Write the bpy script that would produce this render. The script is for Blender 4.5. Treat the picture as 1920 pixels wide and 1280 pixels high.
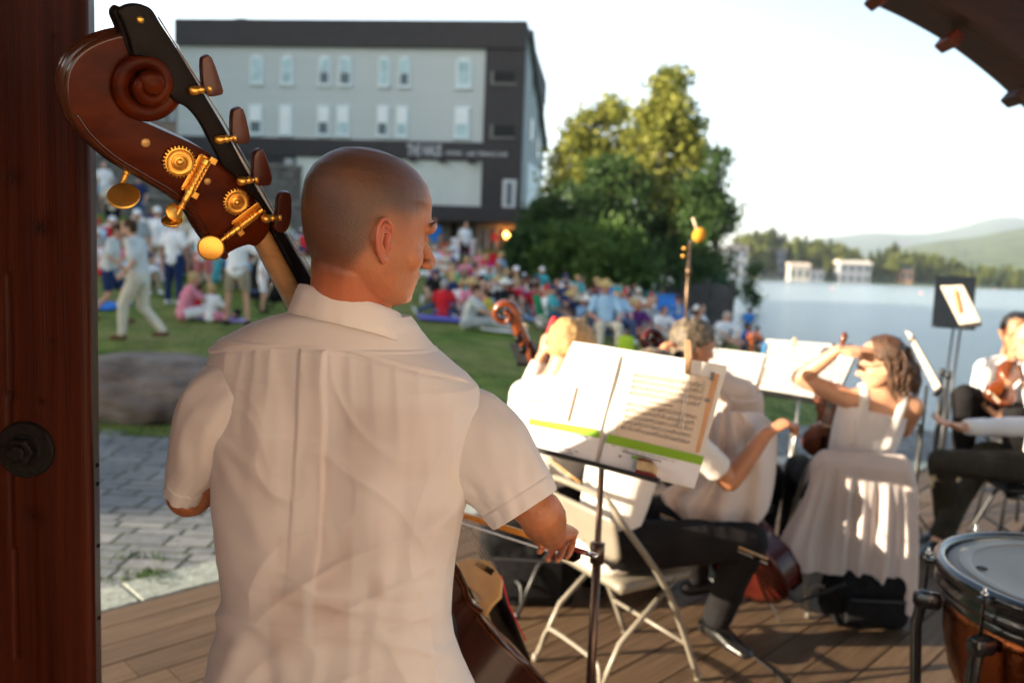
import bpy, bmesh, math, random
import numpy as np
from mathutils import Matrix, Vector, noise
R = math.radians
rnd = random.Random(7)
S = bpy.context.scene
for o in list(bpy.data.objects): bpy.data.objects.remove(o)
# ------------------------------------------------------------------ camera
CAMZ = 1.6; FPX = 1500.0; PITCH = 5.6; ROLL = 2.3
cd = bpy.data.cameras.new('camera'); cam = bpy.data.objects.new('camera', cd); S.collection.objects.link(cam)
_f = Vector((0, math.cos(R(PITCH)), -math.sin(R(PITCH))))
_r0 = Vector((1, 0, 0)); _u0 = _r0.cross(_f)
_r = _r0*math.cos(R(ROLL)) + _u0*math.sin(R(ROLL)); _u = _r.cross(_f)
cam.matrix_world = Matrix(((_r.x, _u.x, -_f.x, 0), (_r.y, _u.y, -_f.y, 0), (_r.z, _u.z, -_f.z, CAMZ), (0, 0, 0, 1)))
cd.sensor_width = 36; cd.lens = 36*FPX/1920; cd.clip_start = .05; cd.clip_end = 9000
cd.dof.use_dof = True; cd.dof.focus_distance = 1.16; cd.dof.aperture_fstop = 3.1; cd.dof.aperture_blades = 0
S.camera = cam
CP = Vector((0, 0, CAMZ))
def ray(px, py): return (_f + _r*((px-960)/FPX) - _u*((py-640)/FPX))
def P(px, py, Y):
    d = ray(px, py); return CP + d*(Y/d.y)
def G(px, py, z=0.0):
    d = ray(px, py); return CP + d*((z-CAMZ)/d.z)
def onplane(px, py, p0, n):
    d = ray(px, py); return CP + d*((p0-CP).dot(n)/d.dot(n))
def proj(p):
    v = Vector(p)-CP; w = v.dot(_f); return 960+FPX*v.dot(_r)/w, 640-FPX*v.dot(_u)/w, w
# ------------------------------------------------------------------ light
SUN_EL = 13.0
SUN_DIR = Vector((-0.975, -0.22, 0)).normalized()           # towards the sun on the ground plane
w = bpy.data.worlds.new('World'); S.world = w; w.use_nodes = True
nt = w.node_tree; nt.nodes.clear()
sky = nt.nodes.new('ShaderNodeTexSky'); sky.sky_type = 'NISHITA'; sky.sun_disc = False
sky.sun_elevation = R(SUN_EL); sky.sun_rotation = math.atan2(SUN_DIR.x, SUN_DIR.y)
sky.air_density = 1.0; sky.dust_density = 1.8; sky.ozone_density = 1.0
bg = nt.nodes.new('ShaderNodeBackground'); bg.inputs[1].default_value = .088
ow = nt.nodes.new('ShaderNodeOutputWorld')
# thin bright veil of evening haze low in the sky, strongest away towards the sunlit side
tcw = nt.nodes.new('ShaderNodeTexCoord'); sep = nt.nodes.new('ShaderNodeSeparateXYZ'); nt.links.new(tcw.outputs['Generated'], sep.inputs[0])
mr = nt.nodes.new('ShaderNodeMapRange'); mr.interpolation_type = 'SMOOTHSTEP'; mr.inputs['From Min'].default_value = .62; mr.inputs['From Max'].default_value = -.02; nt.links.new(sep.outputs['Z'], mr.inputs['Value'])
dp = nt.nodes.new('ShaderNodeVectorMath'); dp.operation = 'DOT_PRODUCT'; dp.inputs[1].default_value = (-.62, .78, 0); nt.links.new(tcw.outputs['Generated'], dp.inputs[0])
m2 = nt.nodes.new('ShaderNodeMapRange'); m2.interpolation_type = 'SMOOTHSTEP'; m2.inputs['From Min'].default_value = .25; m2.inputs['From Max'].default_value = 1.0; nt.links.new(dp.outputs['Value'], m2.inputs['Value'])
ml = nt.nodes.new('ShaderNodeMath'); ml.operation = 'MULTIPLY'; nt.links.new(mr.outputs[0], ml.inputs[0]); nt.links.new(m2.outputs[0], ml.inputs[1])
va = nt.nodes.new('ShaderNodeVectorMath'); va.operation = 'MULTIPLY_ADD'; va.inputs[1].default_value = (4.6, 4.65, 4.5); nt.links.new(ml.outputs[0], va.inputs[0]); nt.links.new(sky.outputs[0], va.inputs[2])
nt.links.new(va.outputs[0], bg.inputs[0]); nt.links.new(bg.outputs[0], ow.inputs[0])
ld = bpy.data.lights.new('sun', 'SUN'); ld.energy = 5.0; ld.angle = R(.55); ld.color = (1, .85, .64)
so = bpy.data.objects.new('sun', ld); S.collection.objects.link(so)
sv = Vector((SUN_DIR.x*math.cos(R(SUN_EL)), SUN_DIR.y*math.cos(R(SUN_EL)), math.sin(R(SUN_EL))))
so.rotation_euler = sv.to_track_quat('Z', 'Y').to_euler(); so.location = sv*30
S.view_settings.view_transform = 'Standard'; S.view_settings.look = 'None'; S.view_settings.gamma = 1
S.view_settings.exposure = 2.08
S.render.engine = 'CYCLES'; S.cycles.max_bounces = 10; S.cycles.diffuse_bounces = 6
# ------------------------------------------------------------------ materials
MATS = {}
def mat(name, col, rough=.6, metal=0, var=.12, scale=8, bump=0, bscale=60, sub=0, coat=0, emit=None, stretch=None, spec=.5, col2=None, sheen=0, trans=0, detail=6):
    if name in MATS: return MATS[name]
    m = bpy.data.materials.new(name); m.use_nodes = True; n = m.node_tree.nodes; l = m.node_tree.links
    b = n['Principled BSDF']
    b.inputs['Roughness'].default_value = rough; b.inputs['Metallic'].default_value = metal
    b.inputs['Specular IOR Level'].default_value = spec
    if sub: b.inputs['Subsurface Weight'].default_value = sub; b.inputs['Subsurface Radius'].default_value = (.012, .004, .002); b.inputs['Subsurface Scale'].default_value = 1
    if coat: b.inputs['Coat Weight'].default_value = coat; b.inputs['Coat Roughness'].default_value = .08
    if sheen: b.inputs['Sheen Weight'].default_value = sheen
    tc = n.new('ShaderNodeTexCoord'); mp = n.new('ShaderNodeMapping'); l.new(tc.outputs['Object'], mp.inputs[0])
    if stretch: mp.inputs['Scale'].default_value = stretch
    nz = n.new('ShaderNodeTexNoise'); nz.inputs['Scale'].default_value = scale; nz.inputs['Detail'].default_value = detail
    l.new(mp.outputs[0], nz.inputs['Vector'])
    cr = n.new('ShaderNodeValToRGB'); l.new(nz.outputs['Fac'], cr.inputs[0])
    c1 = [max(0, c*(1-var)) for c in col]; c2 = [min(1, c*(1+var)) for c in col] if col2 is None else col2
    cr.color_ramp.elements[0].color = (*c1, 1); cr.color_ramp.elements[1].color = (*c2, 1)
    cr.color_ramp.elements[0].position = .3; cr.color_ramp.elements[1].position = .7
    l.new(cr.outputs[0], b.inputs['Base Color'])
    if bump:
        bn = n.new('ShaderNodeTexNoise'); bn.inputs['Scale'].default_value = bscale; bn.inputs['Detail'].default_value = 5
        l.new(mp.outputs[0], bn.inputs['Vector'])
        bp = n.new('ShaderNodeBump'); bp.inputs['Strength'].default_value = bump; bp.inputs['Distance'].default_value = .01
        l.new(bn.outputs['Fac'], bp.inputs['Height']); l.new(bp.outputs[0], b.inputs['Normal'])
    if emit: b.inputs['Emission Color'].default_value = (*emit[:3], 1); b.inputs['Emission Strength'].default_value = emit[3]
    if trans:
        t = n.new('ShaderNodeBsdfTranslucent'); mx = n.new('ShaderNodeMixShader'); mx.inputs[0].default_value = trans
        l.new(cr.outputs[0], t.inputs[0]); out = n['Material Output']
        l.new(b.outputs[0], mx.inputs[1]); l.new(t.outputs[0], mx.inputs[2]); l.new(mx.outputs[0], out.inputs[0])
    MATS[name] = m; return m
def flatmat(name, col, rough=.7):
    if name in MATS: return MATS[name]
    return mat(name, col, rough, var=.08, scale=5)
# ------------------------------------------------------------------ objects
def tag(o, label=None, cat=None, group=None, kind=None):
    if label: o['label'] = label
    if cat: o['category'] = cat
    if group: o['group'] = group
    if kind: o['kind'] = kind
    return o
def thing(name, label, cat, loc=(0, 0, 0), rz=0, group=None):
    o = bpy.data.objects.new(name, None); S.collection.objects.link(o); o.empty_display_size = .1
    o.location = loc; o.rotation_euler = (0, 0, rz); return tag(o, label, cat, group)
def wmat(o):
    m = Matrix.Identity(4)
    while o is not None: m = o.matrix_basis @ m; o = o.parent
    return m
def link(name, me, mats, parent=None, smooth=True):
    if parent is not None: me.transform(wmat(parent).inverted())
    o = bpy.data.objects.new(name, me); S.collection.objects.link(o)
    for m in (mats if isinstance(mats, (list, tuple)) else [mats]): me.materials.append(m)
    if smooth: me.polygons.foreach_set('use_smooth', [True]*len(me.polygons))
    if parent is not None: o.parent = parent
    return o
def copy_tree(o, parent=None):
    c = o.copy(); S.collection.objects.link(c); c.parent = parent
    for ch in list(o.children): copy_tree(ch, c)
    return c
def V(*a): return Vector(a)
def frame(d, up=None):
    d = d.normalized(); up = Vector(up) if up is not None else Vector((0, 0, 1))
    if abs(d.dot(up.normalized())) > .98: up = Vector((0, 1, 0)) if abs(d.y) < .9 else Vector((1, 0, 0))
    s = up.cross(d).normalized(); u = d.cross(s).normalized(); return s, u, d
class MB:
    def __init__(s): s.v = []; s.f = []; s.m = []; s.cur = 0
    def add(s, vs, fs):
        b = len(s.v); s.v += [tuple(x) for x in vs]; s.f += [tuple(i+b for i in f) for f in fs]; s.m += [s.cur]*len(fs)
        return s
    def box(s, c, size, M=None, bev=0):
        hx, hy, hz = size[0]/2, size[1]/2, size[2]/2; c = Vector(c)
        if bev <= 0:
            vs = [Vector((x*hx, y*hy, z*hz)) for x in (-1, 1) for y in (-1, 1) for z in (-1, 1)]
            fs = [(0, 1, 3, 2), (4, 6, 7, 5), (0, 4, 5, 1), (2, 3, 7, 6), (0, 2, 6, 4), (1, 5, 7, 3)]
        else:
            bm = bmesh.new(); bmesh.ops.create_cube(bm, size=1)
            for v in bm.verts: v.co = Vector((v.co.x*size[0], v.co.y*size[1], v.co.z*size[2]))
            bmesh.ops.bevel(bm, geom=list(bm.edges), offset=bev, segments=2, affect='EDGES', profile=.5)
            vs = [v.co.copy() for v in bm.verts]; fs = [[v.index for v in f.verts] for f in bm.faces]; bm.free()
        if M is not None: vs = [M @ v for v in vs]
        return s.add([v+c for v in vs], fs)
    def tube(s, pts, rad, n=10, cap=True, side=None, closed=False, round_=False):
        pts = [Vector(p) for p in pts]; k = len(pts)
        if not isinstance(rad, (list, tuple)): rad = [rad]*k
        rad = [(r if isinstance(r, (list, tuple)) else (r, r)) for r in rad]
        if round_ and not closed:                       # rounded ends
            d0 = (pts[0]-pts[1]).normalized(); d1 = (pts[-1]-pts[-2]).normalized(); a, z = pts[0], pts[-1]; ra, rz = rad[0], rad[-1]
            A = []; B = []
            for t in (80, 55, 28):
                c_, s_ = math.cos(R(t)), math.sin(R(t)); A.append((a+d0*min(ra)*s_, (ra[0]*c_, ra[1]*c_)))
                B.insert(0, (z+d1*min(rz)*s_, (rz[0]*c_, rz[1]*c_)))
            if isinstance(side, list): side = [side[0]]*3+side+[side[-1]]*3
            pts = [x[0] for x in A]+pts+[x[0] for x in B]; rad = [x[1] for x in A]+rad+[x[1] for x in B]; k = len(pts)
        T = []
        for i in range(k):
            a = pts[i-1] if (i or closed) else pts[i]; b = pts[(i+1) % k] if (i < k-1 or closed) else pts[i]
            t = b-a; T.append(t.normalized() if t.length > 1e-9 else Vector((0, 0, 1)))
        sv_ = None; vs = []
        for i in range(k):
            if side is not None: q = Vector(side if not isinstance(side, list) else side[i])
            elif sv_ is None: q = frame(T[i])[0]
            else: q = sv_
            q = q - T[i]*q.dot(T[i])
            if q.length < 1e-6: q = frame(T[i])[0]
            q.normalize(); sv_ = q; u = T[i].cross(q)
            for j in range(n):
                a = 2*math.pi*j/n; vs.append(pts[i]+q*(math.cos(a)*rad[i][0])+u*(math.sin(a)*rad[i][1]))
        fs = []
        for i in range(k if closed else k-1):
            for j in range(n):
                i2 = (i+1) % k; fs.append((i*n+j, i*n+(j+1) % n, i2*n+(j+1) % n, i2*n+j))
        if cap and not closed: fs.append(tuple(range(n-1, -1, -1))); fs.append(tuple((k-1)*n+j for j in range(n)))
        return s.add(vs, fs)
    def lathe(s, prof, c, d=(0, 0, 1), n=32, closed=False):
        a, b, d = frame(Vector(d)); c = Vector(c); k = len(prof); vs = []
        for r, h in prof:
            for j in range(n):
                t = 2*math.pi*j/n; vs.append(c+d*h+a*(r*math.cos(t))+b*(r*math.sin(t)))
        fs = [(i*n+j, i*n+(j+1) % n, ((i+1) % k)*n+(j+1) % n, ((i+1) % k)*n+j) for i in range(k if closed else k-1) for j in range(n)]
        if not closed:
            if prof[0][0] > 1e-5: fs.append(tuple(range(n-1, -1, -1)))
            if prof[-1][0] > 1e-5: fs.append(tuple((k-1)*n+j for j in range(n)))
        return s.add(vs, fs)
    def ell(s, c, r, M=None, n=16, m=10):
        c = Vector(c); vs = []; fs = []
        for i in range(m+1):
            ph = math.pi*i/m
            for j in range(n):
                t = 2*math.pi*j/n; v = Vector((r[0]*math.sin(ph)*math.cos(t), r[1]*math.sin(ph)*math.sin(t), r[2]*math.cos(ph)))
                if M is not None: v = M @ v
                vs.append(c+v)
        for i in range(m):
            for j in range(n): fs.append((i*n+j, (i+1)*n+j, (i+1)*n+(j+1) % n, i*n+(j+1) % n))
        return s.add(vs, fs)
    def prism(s, pts, off):
        """closed outline of 3D points extruded by the vector off"""
        k = len(pts); vs = [Vector(p) for p in pts]+[Vector(p)+off for p in pts]
        fs = [tuple(range(k)), tuple(range(2*k-1, k-1, -1))]+[(i, i+k, (i+1) % k+k, (i+1) % k) for i in range(k)]
        return s.add(vs, fs)
    def grid(s, rows, cu=False, cv=False):
        nr = len(rows); nc = len(rows[0]); vs = [p for r in rows for p in r]
        fs = [(i*nc+j, i*nc+(j+1) % nc, ((i+1) % nr)*nc+(j+1) % nc, ((i+1) % nr)*nc+j) for i in range(nr if cv else nr-1) for j in range(nc if cu else nc-1)]
        return s.add(vs, fs)
    def quad(s, a, b, c, d): return s.add([a, b, c, d], [(0, 1, 2, 3)])
    def mesh(s, name='m', bevel=0, seg=2, fix=True):
        me = bpy.data.meshes.new(name); me.from_pydata(s.v, [], s.f)
        if s.m and max(s.m) > 0: me.polygons.foreach_set('material_index', s.m)
        if fix or bevel:
            bm = bmesh.new(); bm.from_mesh(me)
            bmesh.ops.remove_doubles(bm, verts=bm.verts, dist=1e-6)
            if fix: bmesh.ops.recalc_face_normals(bm, faces=bm.faces)
            if bevel:
                es = [e for e in bm.edges if len(e.link_faces) == 2 and e.calc_face_angle(0) > .6]
                bmesh.ops.bevel(bm, geom=es, offset=bevel, segments=seg, affect='EDGES', profile=.5, clamp_overlap=True)
            bm.to_mesh(me); bm.free()
        me.update(); return me
    def build(s, name, mats, parent=None, smooth=False, bevel=0, fix=True, seg=2):
        return link(name, s.mesh(name, bevel, fix=fix, seg=seg), mats, parent, smooth)
def autosmooth(o, ang=35):
    me = o.data; bm = bmesh.new(); bm.from_mesh(me)
    for e in bm.edges: e.smooth = not (len(e.link_faces) == 2 and e.calc_face_angle(0) > R(ang))
    for f in bm.faces: f.smooth = True
    bm.to_mesh(me); bm.free(); return o
def remesh(mb, voxel, sm=4, fac=.5, wire=None):
    """union of overlapping closed shapes as one continuous surface"""
    me = mb.mesh('tmp', fix=True) if isinstance(mb, MB) else mb
    o = bpy.data.objects.new('tmp', me); S.collection.objects.link(o)
    r = o.modifiers.new('r', 'REMESH'); r.mode = 'VOXEL'; r.voxel_size = voxel; r.adaptivity = 0
    if sm: q = o.modifiers.new('s', 'SMOOTH'); q.factor = fac; q.iterations = sm
    dg = bpy.context.evaluated_depsgraph_get(); ev = o.evaluated_get(dg)
    out = bpy.data.meshes.new_from_object(ev, depsgraph=dg); bpy.data.objects.remove(o)
    out.materials.clear(); return out
def getco(me): a = np.empty(len(me.vertices)*3); me.vertices.foreach_get('co', a); return a.reshape(-1, 3)
def setco(me, a): me.vertices.foreach_set('co', a.reshape(-1)); me.update()
def getno(me): a = np.empty(len(me.vertices)*3); me.vertices.foreach_get('normal', a); return a.reshape(-1, 3)
def vnoise(P_, sc=(1, 1, 1), seed=0.0, oct=2):
    """smooth value noise on an array of points"""
    tot = 0; amp = 1; nrm = 0; Q = P_*np.array(sc)+seed*17.31
    for o_ in range(oct):
        I = np.floor(Q).astype(np.int64); F = Q-I; F = F*F*(3-2*F); acc = 0
        for dx in (0, 1):
            for dy in (0, 1):
                for dz in (0, 1):
                    h = ((I[:, 0]+dx)*73856093) ^ ((I[:, 1]+dy)*19349663) ^ ((I[:, 2]+dz)*83492791)
                    h = (h ^ (h >> 13))*1274126177 & 0x7fffffff; val = (h % 10007)/10007.0*2-1
                    wt = (F[:, 0] if dx else 1-F[:, 0])*(F[:, 1] if dy else 1-F[:, 1])*(F[:, 2] if dz else 1-F[:, 2]); acc = acc+wt*val
        tot = tot+acc*amp; nrm += amp; amp *= .5; Q = Q*2.03+5.1
    return tot/nrm
def smoothpts(pts, n=6, closed=False):
    """Catmull-Rom through points"""
    pts = [Vector(p) for p in pts]; k = len(pts); out = []
    for i in range(k if closed else k-1):
        p0 = pts[i-1] if (i or closed) else pts[i]; p1 = pts[i]; p2 = pts[(i+1) % k]; p3 = pts[(i+2) % k] if (i+2 < k or closed) else p2
        for j in range(n):
            t = j/n; out.append(.5*((2*p1)+(p2-p0)*t+(2*p0-5*p1+4*p2-p3)*t*t+(3*p1-p0-3*p2+p3)*t**3))
    if not closed: out.append(pts[-1])
    return out
def interp(x, xs, ys): return float(np.interp(x, xs, ys))
# ================================================================== setting
TT = [-.9, -.6, -.4, -.2, 0, .15, .3, .45, .7]
YY = [5, 8, 12, 17, 22, 28, 34, 48, 90]
ZZ = [[-.04, .0, .35, .9, 1.9, 3.2, 4.3, 5.5, 7],
      [-.04, .0, .35, .7, 1.6, 2.9, 4.0, 5.0, 7],
      [-.04, .0, .30, .6, 1.2, 2.5, 3.4, 4.0, 6],
      [-.04, .0, .20, .35, .8, 1.6, 2.4, 3.1, 5],
      [-.04, .0, .10, .2, .4, .8, 1.35, 2.3, 3.5],
      [-.04, -.03, .0, .0, -.05, .1, .4, .8, 1.0],
      [-.04, -.06, -.12, -.25, -.45, -.9, -1.8, -3, -4],
      [-.04, -.10, -.7, -1.5, -2.2, -3, -3, -4, -5],
      [-.04, -.14, -1.2, -2.2, -3, -3, -3, -4, -5]]
ZZ = np.array(ZZ)
def hz(x, y):
    yy = max(y, 5.0); t = x/yy
    if y < 5 and x > -26: return -.04
    i = min(max(np.searchsorted(TT, t)-1, 0), len(TT)-2); j = min(max(np.searchsorted(YY, yy)-1, 0), len(YY)-2)
    a = min(max((t-TT[i])/(TT[i+1]-TT[i]), 0), 1); b = min(max((yy-YY[j])/(YY[j+1]-YY[j]), 0), 1)
    a = a*a*(3-2*a)*.5+a*.5; b = b*b*(3-2*b)*.5+b*.5
    z = (ZZ[i, j]*(1-a)+ZZ[i+1, j]*a)*(1-b)+(ZZ[i, j+1]*(1-a)+ZZ[i+1, j+1]*a)*b
    if x < -26:                                  # unseen bare hill, added on the left to shade lawn and hotel front
        k = min(1, (-26-x)/26)*min(1, max(0, (y+6.5)/2.2))*min(1, max(0, (66-y)/16)); q = min(1, max(0, (y-27)/7)); z += (15+17*q*q*(3-2*q))*k*k*(3-2*k)
    return z
def GT(px, py):
    """where the ray through a spot of the lawn meets the terrain"""
    d = ray(px, py); t = 3.0
    while t < 90:
        p = CP+d*t
        if p.z < hz(p.x, p.y): break
        t += .04
    return V(p.x, p.y, hz(p.x, p.y))
def vertcol(me, name, arr):
    a = me.color_attributes.new(name, 'FLOAT_COLOR', 'POINT'); c = np.ones((len(me.vertices), 4)); c[:, :3] = arr if arr.ndim == 2 else arr[:, None]
    a.data.foreach_set('color', c.reshape(-1))
# lawn material: mown grass, worn and clovered patches
def grass_mat():
    m = mat('grass', (.048, .105, .009), .9, var=.3, scale=2.2, bump=.9, bscale=55, col2=(.15, .21, .02)); n = m.node_tree.nodes; l = m.node_tree.links
    b = n['Principled BSDF']; src = b.inputs['Base Color'].links[0].from_socket
    tc = n.new('ShaderNodeTexCoord'); z = n.new('ShaderNodeTexNoise'); z.inputs['Scale'].default_value = .55; z.inputs['Detail'].default_value = 8; z.inputs['Roughness'].default_value = .7
    l.new(tc.outputs['Object'], z.inputs['Vector']); c = n.new('ShaderNodeValToRGB'); c.color_ramp.elements[0].position = .42; c.color_ramp.elements[1].position = .66
    l.new(z.outputs['Fac'], c.inputs[0]); mx = n.new('ShaderNodeMix'); mx.data_type = 'RGBA'
    l.new(c.outputs[0], mx.inputs['Factor']); l.new(src, mx.inputs['A']); mx.inputs['B'].default_value = (.20, .19, .06, 1)
    l.new(mx.outputs['Result'], b.inputs['Base Color']); b.inputs['Specular IOR Level'].default_value = .2
    return m
def lawn():
    ys = list(np.arange(-12, 5, .75))+list(np.arange(5, 14, .3))+list(np.arange(14, 50, 1.0))+[54, 60, 70, 85, 110]
    xs = [-160, -120, -90, -75]+list(np.arange(-64, -12, 2.5))+list(np.arange(-12, 12, .4))+list(np.arange(12, 40, 2.0))+[50, 70, 100]
    rows = []
    for y in ys:
        rows.append([V(x, y, hz(x, y)+(.03*noise.noise(V(x*.6, y*.6, 0)) if y > 8 else 0)) for x in xs])
    tag(MB().grid(rows).build('lawn', grass_mat(), smooth=True, fix=True), kind='structure')
lawn()
tag(MB().grid([[V(x, y, -6) for x in (-4000, -500, 500, 4000)] for y in (-4000, 0, 4500)]).build('ground', mat('lakebed', (.10, .12, .06), .9)), kind='structure')
def blades():
    mb = MB(); g = random.Random(3)
    for i in range(9000):
        y = 6.75+g.random()**1.7*7.5; x = g.uniform(-.62, .62)*y+g.uniform(-.2, .2)
        if x > .6 and y < 8.3: continue
        z = hz(x, y); h = g.uniform(.025, .07); a = g.random()*6.28; ww = .006+.004*g.random()
        dx, dy = math.cos(a)*ww, math.sin(a)*ww; lx, ly = g.gauss(0, .02), g.gauss(0, .02)
        mb.add([(x-dx, y-dy, z-.01), (x+dx, y+dy, z-.01), (x+lx, y+ly, z+h)], [(0, 1, 2)])
    tag(mb.build('grass_blades', mat('blade', (.05, .115, .012), .6, var=.4, scale=30), fix=False), 'short green grass blades covering the near lawn', 'grass', kind='stuff')
blades()
# ---------------------------------------------------------------- deck, stone edging, paving
def wood_mat(name, c1, c2, rough=.55, sc=1.0, ang=0):
    m = mat(name, c1, rough, var=.0, scale=3*sc, col2=c2, stretch=(.8, 14, 14), bump=.25, bscale=20, detail=8, spec=.12)
    mp = [n for n in m.node_tree.nodes if n.type == 'MAPPING'][0]; 
    if ang:
        r = m.node_tree.nodes.new('ShaderNodeMapping'); r.inputs['Rotation'].default_value = (0, 0, -ang)
        tc = [n for n in m.node_tree.nodes if n.type == 'TEX_COORD'][0]
        m.node_tree.links.new(tc.outputs['Object'], r.inputs[0]); m.node_tree.links.new(r.outputs[0], mp.inputs[0])
    return m
A45 = R(45)
DECKM = [wood_mat('deck_a', (.082, .050, .029), (.145, .092, .055), .5, ang=A45), wood_mat('deck_b', (.072, .044, .026), (.135, .086, .052), .55, ang=A45), wood_mat('deck_c', (.095, .060, .034), (.165, .105, .063), .5, ang=A45)]
DECK = [(-6, -.86), (1.5, 6.64), (7, 6.64), (10, 4), (10, -6), (-6, -6)]
def clip_line(poly, p, d):
    """interval of t where p+t*d is inside the convex polygon"""
    lo, hi = -1e9, 1e9; k = len(poly); area = sum(poly[i][0]*poly[(i+1) % k][1]-poly[(i+1) % k][0]*poly[i][1] for i in range(k)); sg = 1 if area > 0 else -1
    for i in range(k):
        ax, ay = poly[i]; bx, by = poly[(i+1) % k]; nx, ny = -(by-ay)*sg, (bx-ax)*sg
        q = (p[0]-ax)*nx+(p[1]-ay)*ny; r = d[0]*nx+d[1]*ny
        if abs(r) < 1e-9:
            if q < 0: return None
            continue
        t = -q/r
        if r > 0: lo = max(lo, t)
        else: hi = min(hi, t)
    return (lo, hi) if hi > lo else None
def deck():
    mb = MB(); g = random.Random(5); c, s = math.cos(A45), math.sin(A45); u = (c, s); v = (-s, c); W = .165
    vmax = 3.634; k = 0
    while True:
        v0 = vmax-W*(k+1)+.009; v1 = vmax-W*k; k += 1
        if v1 < -12: break
        cl = [clip_line(DECK, (v[0]*q, v[1]*q), u) for q in (v0, v1-.001)]
        if not cl[0] or not cl[1]: continue
        lo = [x[0] for x in cl]; hi = [x[1] for x in cl]; a = max(min(lo), -9); b = min(max(hi), 14)
        cuts = [a]; t = a+g.uniform(1, 4)
        while t < b-.6: cuts.append(t); t += g.uniform(2.4, 4.8)
        cuts.append(b)
        for t0, t1 in zip(cuts, cuts[1:]):
            mb.cur = g.randrange(3); zt = g.uniform(-.0015, 0); e0 = .002 if t0 > a else 0; e1 = .002 if t1 < b else 0
            A0 = lo[0] if t0 == a else t0+e0; A1 = lo[1] if t0 == a else t0+e0; B0 = hi[0] if t1 == b else t1-e1; B1 = hi[1] if t1 == b else t1-e1
            q = [V(u[0]*A0+v[0]*v0, u[1]*A0+v[1]*v0, zt), V(u[0]*B0+v[0]*v0, u[1]*B0+v[1]*v0, zt), V(u[0]*B1+v[0]*v1, u[1]*B1+v[1]*v1, zt), V(u[0]*A1+v[0]*v1, u[1]*A1+v[1]*v1, zt)]
            mb.prism(q, V(0, 0, -.035))
    tag(mb.build('deck', DECKM, fix=True), kind='structure')
    tag(MB().prism([V(x, y, -.036) for x, y in DECK], V(0, 0, -.1)).build('deck_base', mat('dark_gap', (.015, .01, .008), .9)), kind='structure')
deck()
def rough_box(mb, x0, x1, y0, y1, z, g, th=.05, tilt=.002, rot=None, bev=.004):
    """one stone: chamfered slab"""
    zs = [z+g.uniform(-tilt, tilt) for _ in range(4)]; b = bev
    o = [V(x0, y0, 0), V(x1, y0, 0), V(x1, y1, 0), V(x0, y1, 0)]; i_ = [V(x0+b, y0+b, 0), V(x1-b, y0+b, 0), V(x1-b, y1-b, 0), V(x0+b, y1-b, 0)]
    vs = [V(p.x, p.y, zs[k]) for k, p in enumerate(i_)]+[V(p.x, p.y, zs[k]-b) for k, p in enumerate(o)]+[V(p.x, p.y, z-th) for p in o]
    if rot: vs = [V(p.x*rot[0]-p.y*rot[1]+rot[2], p.x*rot[1]+p.y*rot[0]+rot[3], p.z) for p in vs]
    fs = [(0, 1, 2, 3)]+[(i, i+4, (i+1) % 4+4, (i+1) % 4) for i in range(4)]+[(i+4, i+8, (i+1) % 4+8, (i+1) % 4+4) for i in range(4)]
    mb.add(vs, fs)
def edging():
    g = random.Random(9); mb = MB(); c, s = math.cos(A45), math.sin(A45)
    t = -4.5
    while t < 5.2:
        L = g.uniform(.35, .8); mb.cur = g.randrange(2)
        ox, oy = -s*3.645, c*3.645
        rough_box(mb, t, t+L-.012, 0, .27+g.uniform(-.01, .02), .002, g, rot=(c, s, ox, oy), bev=.005, tilt=.003); t += L
    x = 1.55
    while x < 8:
        L = g.uniform(.4, .8); mb.cur = g.randrange(2); rough_box(mb, x, x+L-.01, 6.66, 6.93, .002, g, bev=.005); x += L
    tag(mb.build('stone_edging', [mat('edge_stone', (.27, .29, .25), .85, var=.35, scale=22, bump=.8, bscale=70), mat('edge_stone2', (.32, .33, .285), .85, var=.3, scale=25, bump=.8, bscale=60)]), kind='structure')
    mb = MB(); y = 2.6
    def inside(x, y): return (y-x) > 5.14 or y > 6.66
    while y < 8.7:
        H = g.choice([.10, .13, .17, .23]); x = -6.5
        while x < 8.5:
            L = g.uniform(.14, .38)
            lim = 6.75+.25*math.sin(x*1.3) if x < .3 else 8.5
            if inside(x, y+H) and y+H < lim and x < 8:
                if H > .2 and g.random() < .6:
                    h2 = H*g.uniform(.4, .6); mb.cur = g.randrange(3); rough_box(mb, x, x+L-.016, y, y+h2-.008, -.012, g); mb.cur = g.randrange(3); rough_box(mb, x, x+L-.016, y+h2+.008, y+H-.016, -.012, g)
                else: mb.cur = g.randrange(3); rough_box(mb, x, x+L-.016, y, y+H-.016, -.012, g)
            x += L
        y += H
    pm = [mat('paver%d' % i, c, .8, var=.22, scale=14, bump=.6, bscale=60) for i, c in enumerate([(.155, .16, .162), (.185, .185, .182), (.13, .136, .14)])]
    tag(mb.build('paving', pm), kind='structure')
    rows = [[V(x, y, -.0145) for x in np.arange(-7, 9.1, 1)] for y in np.arange(2, 9.0, .5)]
    tag(MB().grid(rows).build('paving_bed', mat('joint', (.035, .035, .025), .95, var=.5, scale=5, col2=(.03, .05, .012))), kind='structure')
edging()
def moss():
    g = random.Random(12); mb = MB()
    for px, py in ((283, 1078), (232, 1040), (262, 1072), (300, 1090), (215, 1085), (300, 1040), (1500, 850)):
        c = G(px, py)
        for i in range(120 if px == 283 else 14):
            x, y = c.x+g.gauss(0, .05), c.y+g.gauss(0, .03); h = g.uniform(.01, .035); a = g.random()*6.28
            mb.add([(x-.006*math.cos(a), y-.006*math.sin(a), -.02), (x+.006*math.cos(a), y+.006*math.sin(a), -.02), (x+g.gauss(0, .015), y+g.gauss(0, .015), h)], [(0, 1, 2)])
    tag(mb.build('moss', mat('moss', (.05, .10, .015), .9), fix=False), 'tufts of moss growing in the paving joints', 'moss', kind='stuff')
moss()
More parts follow.
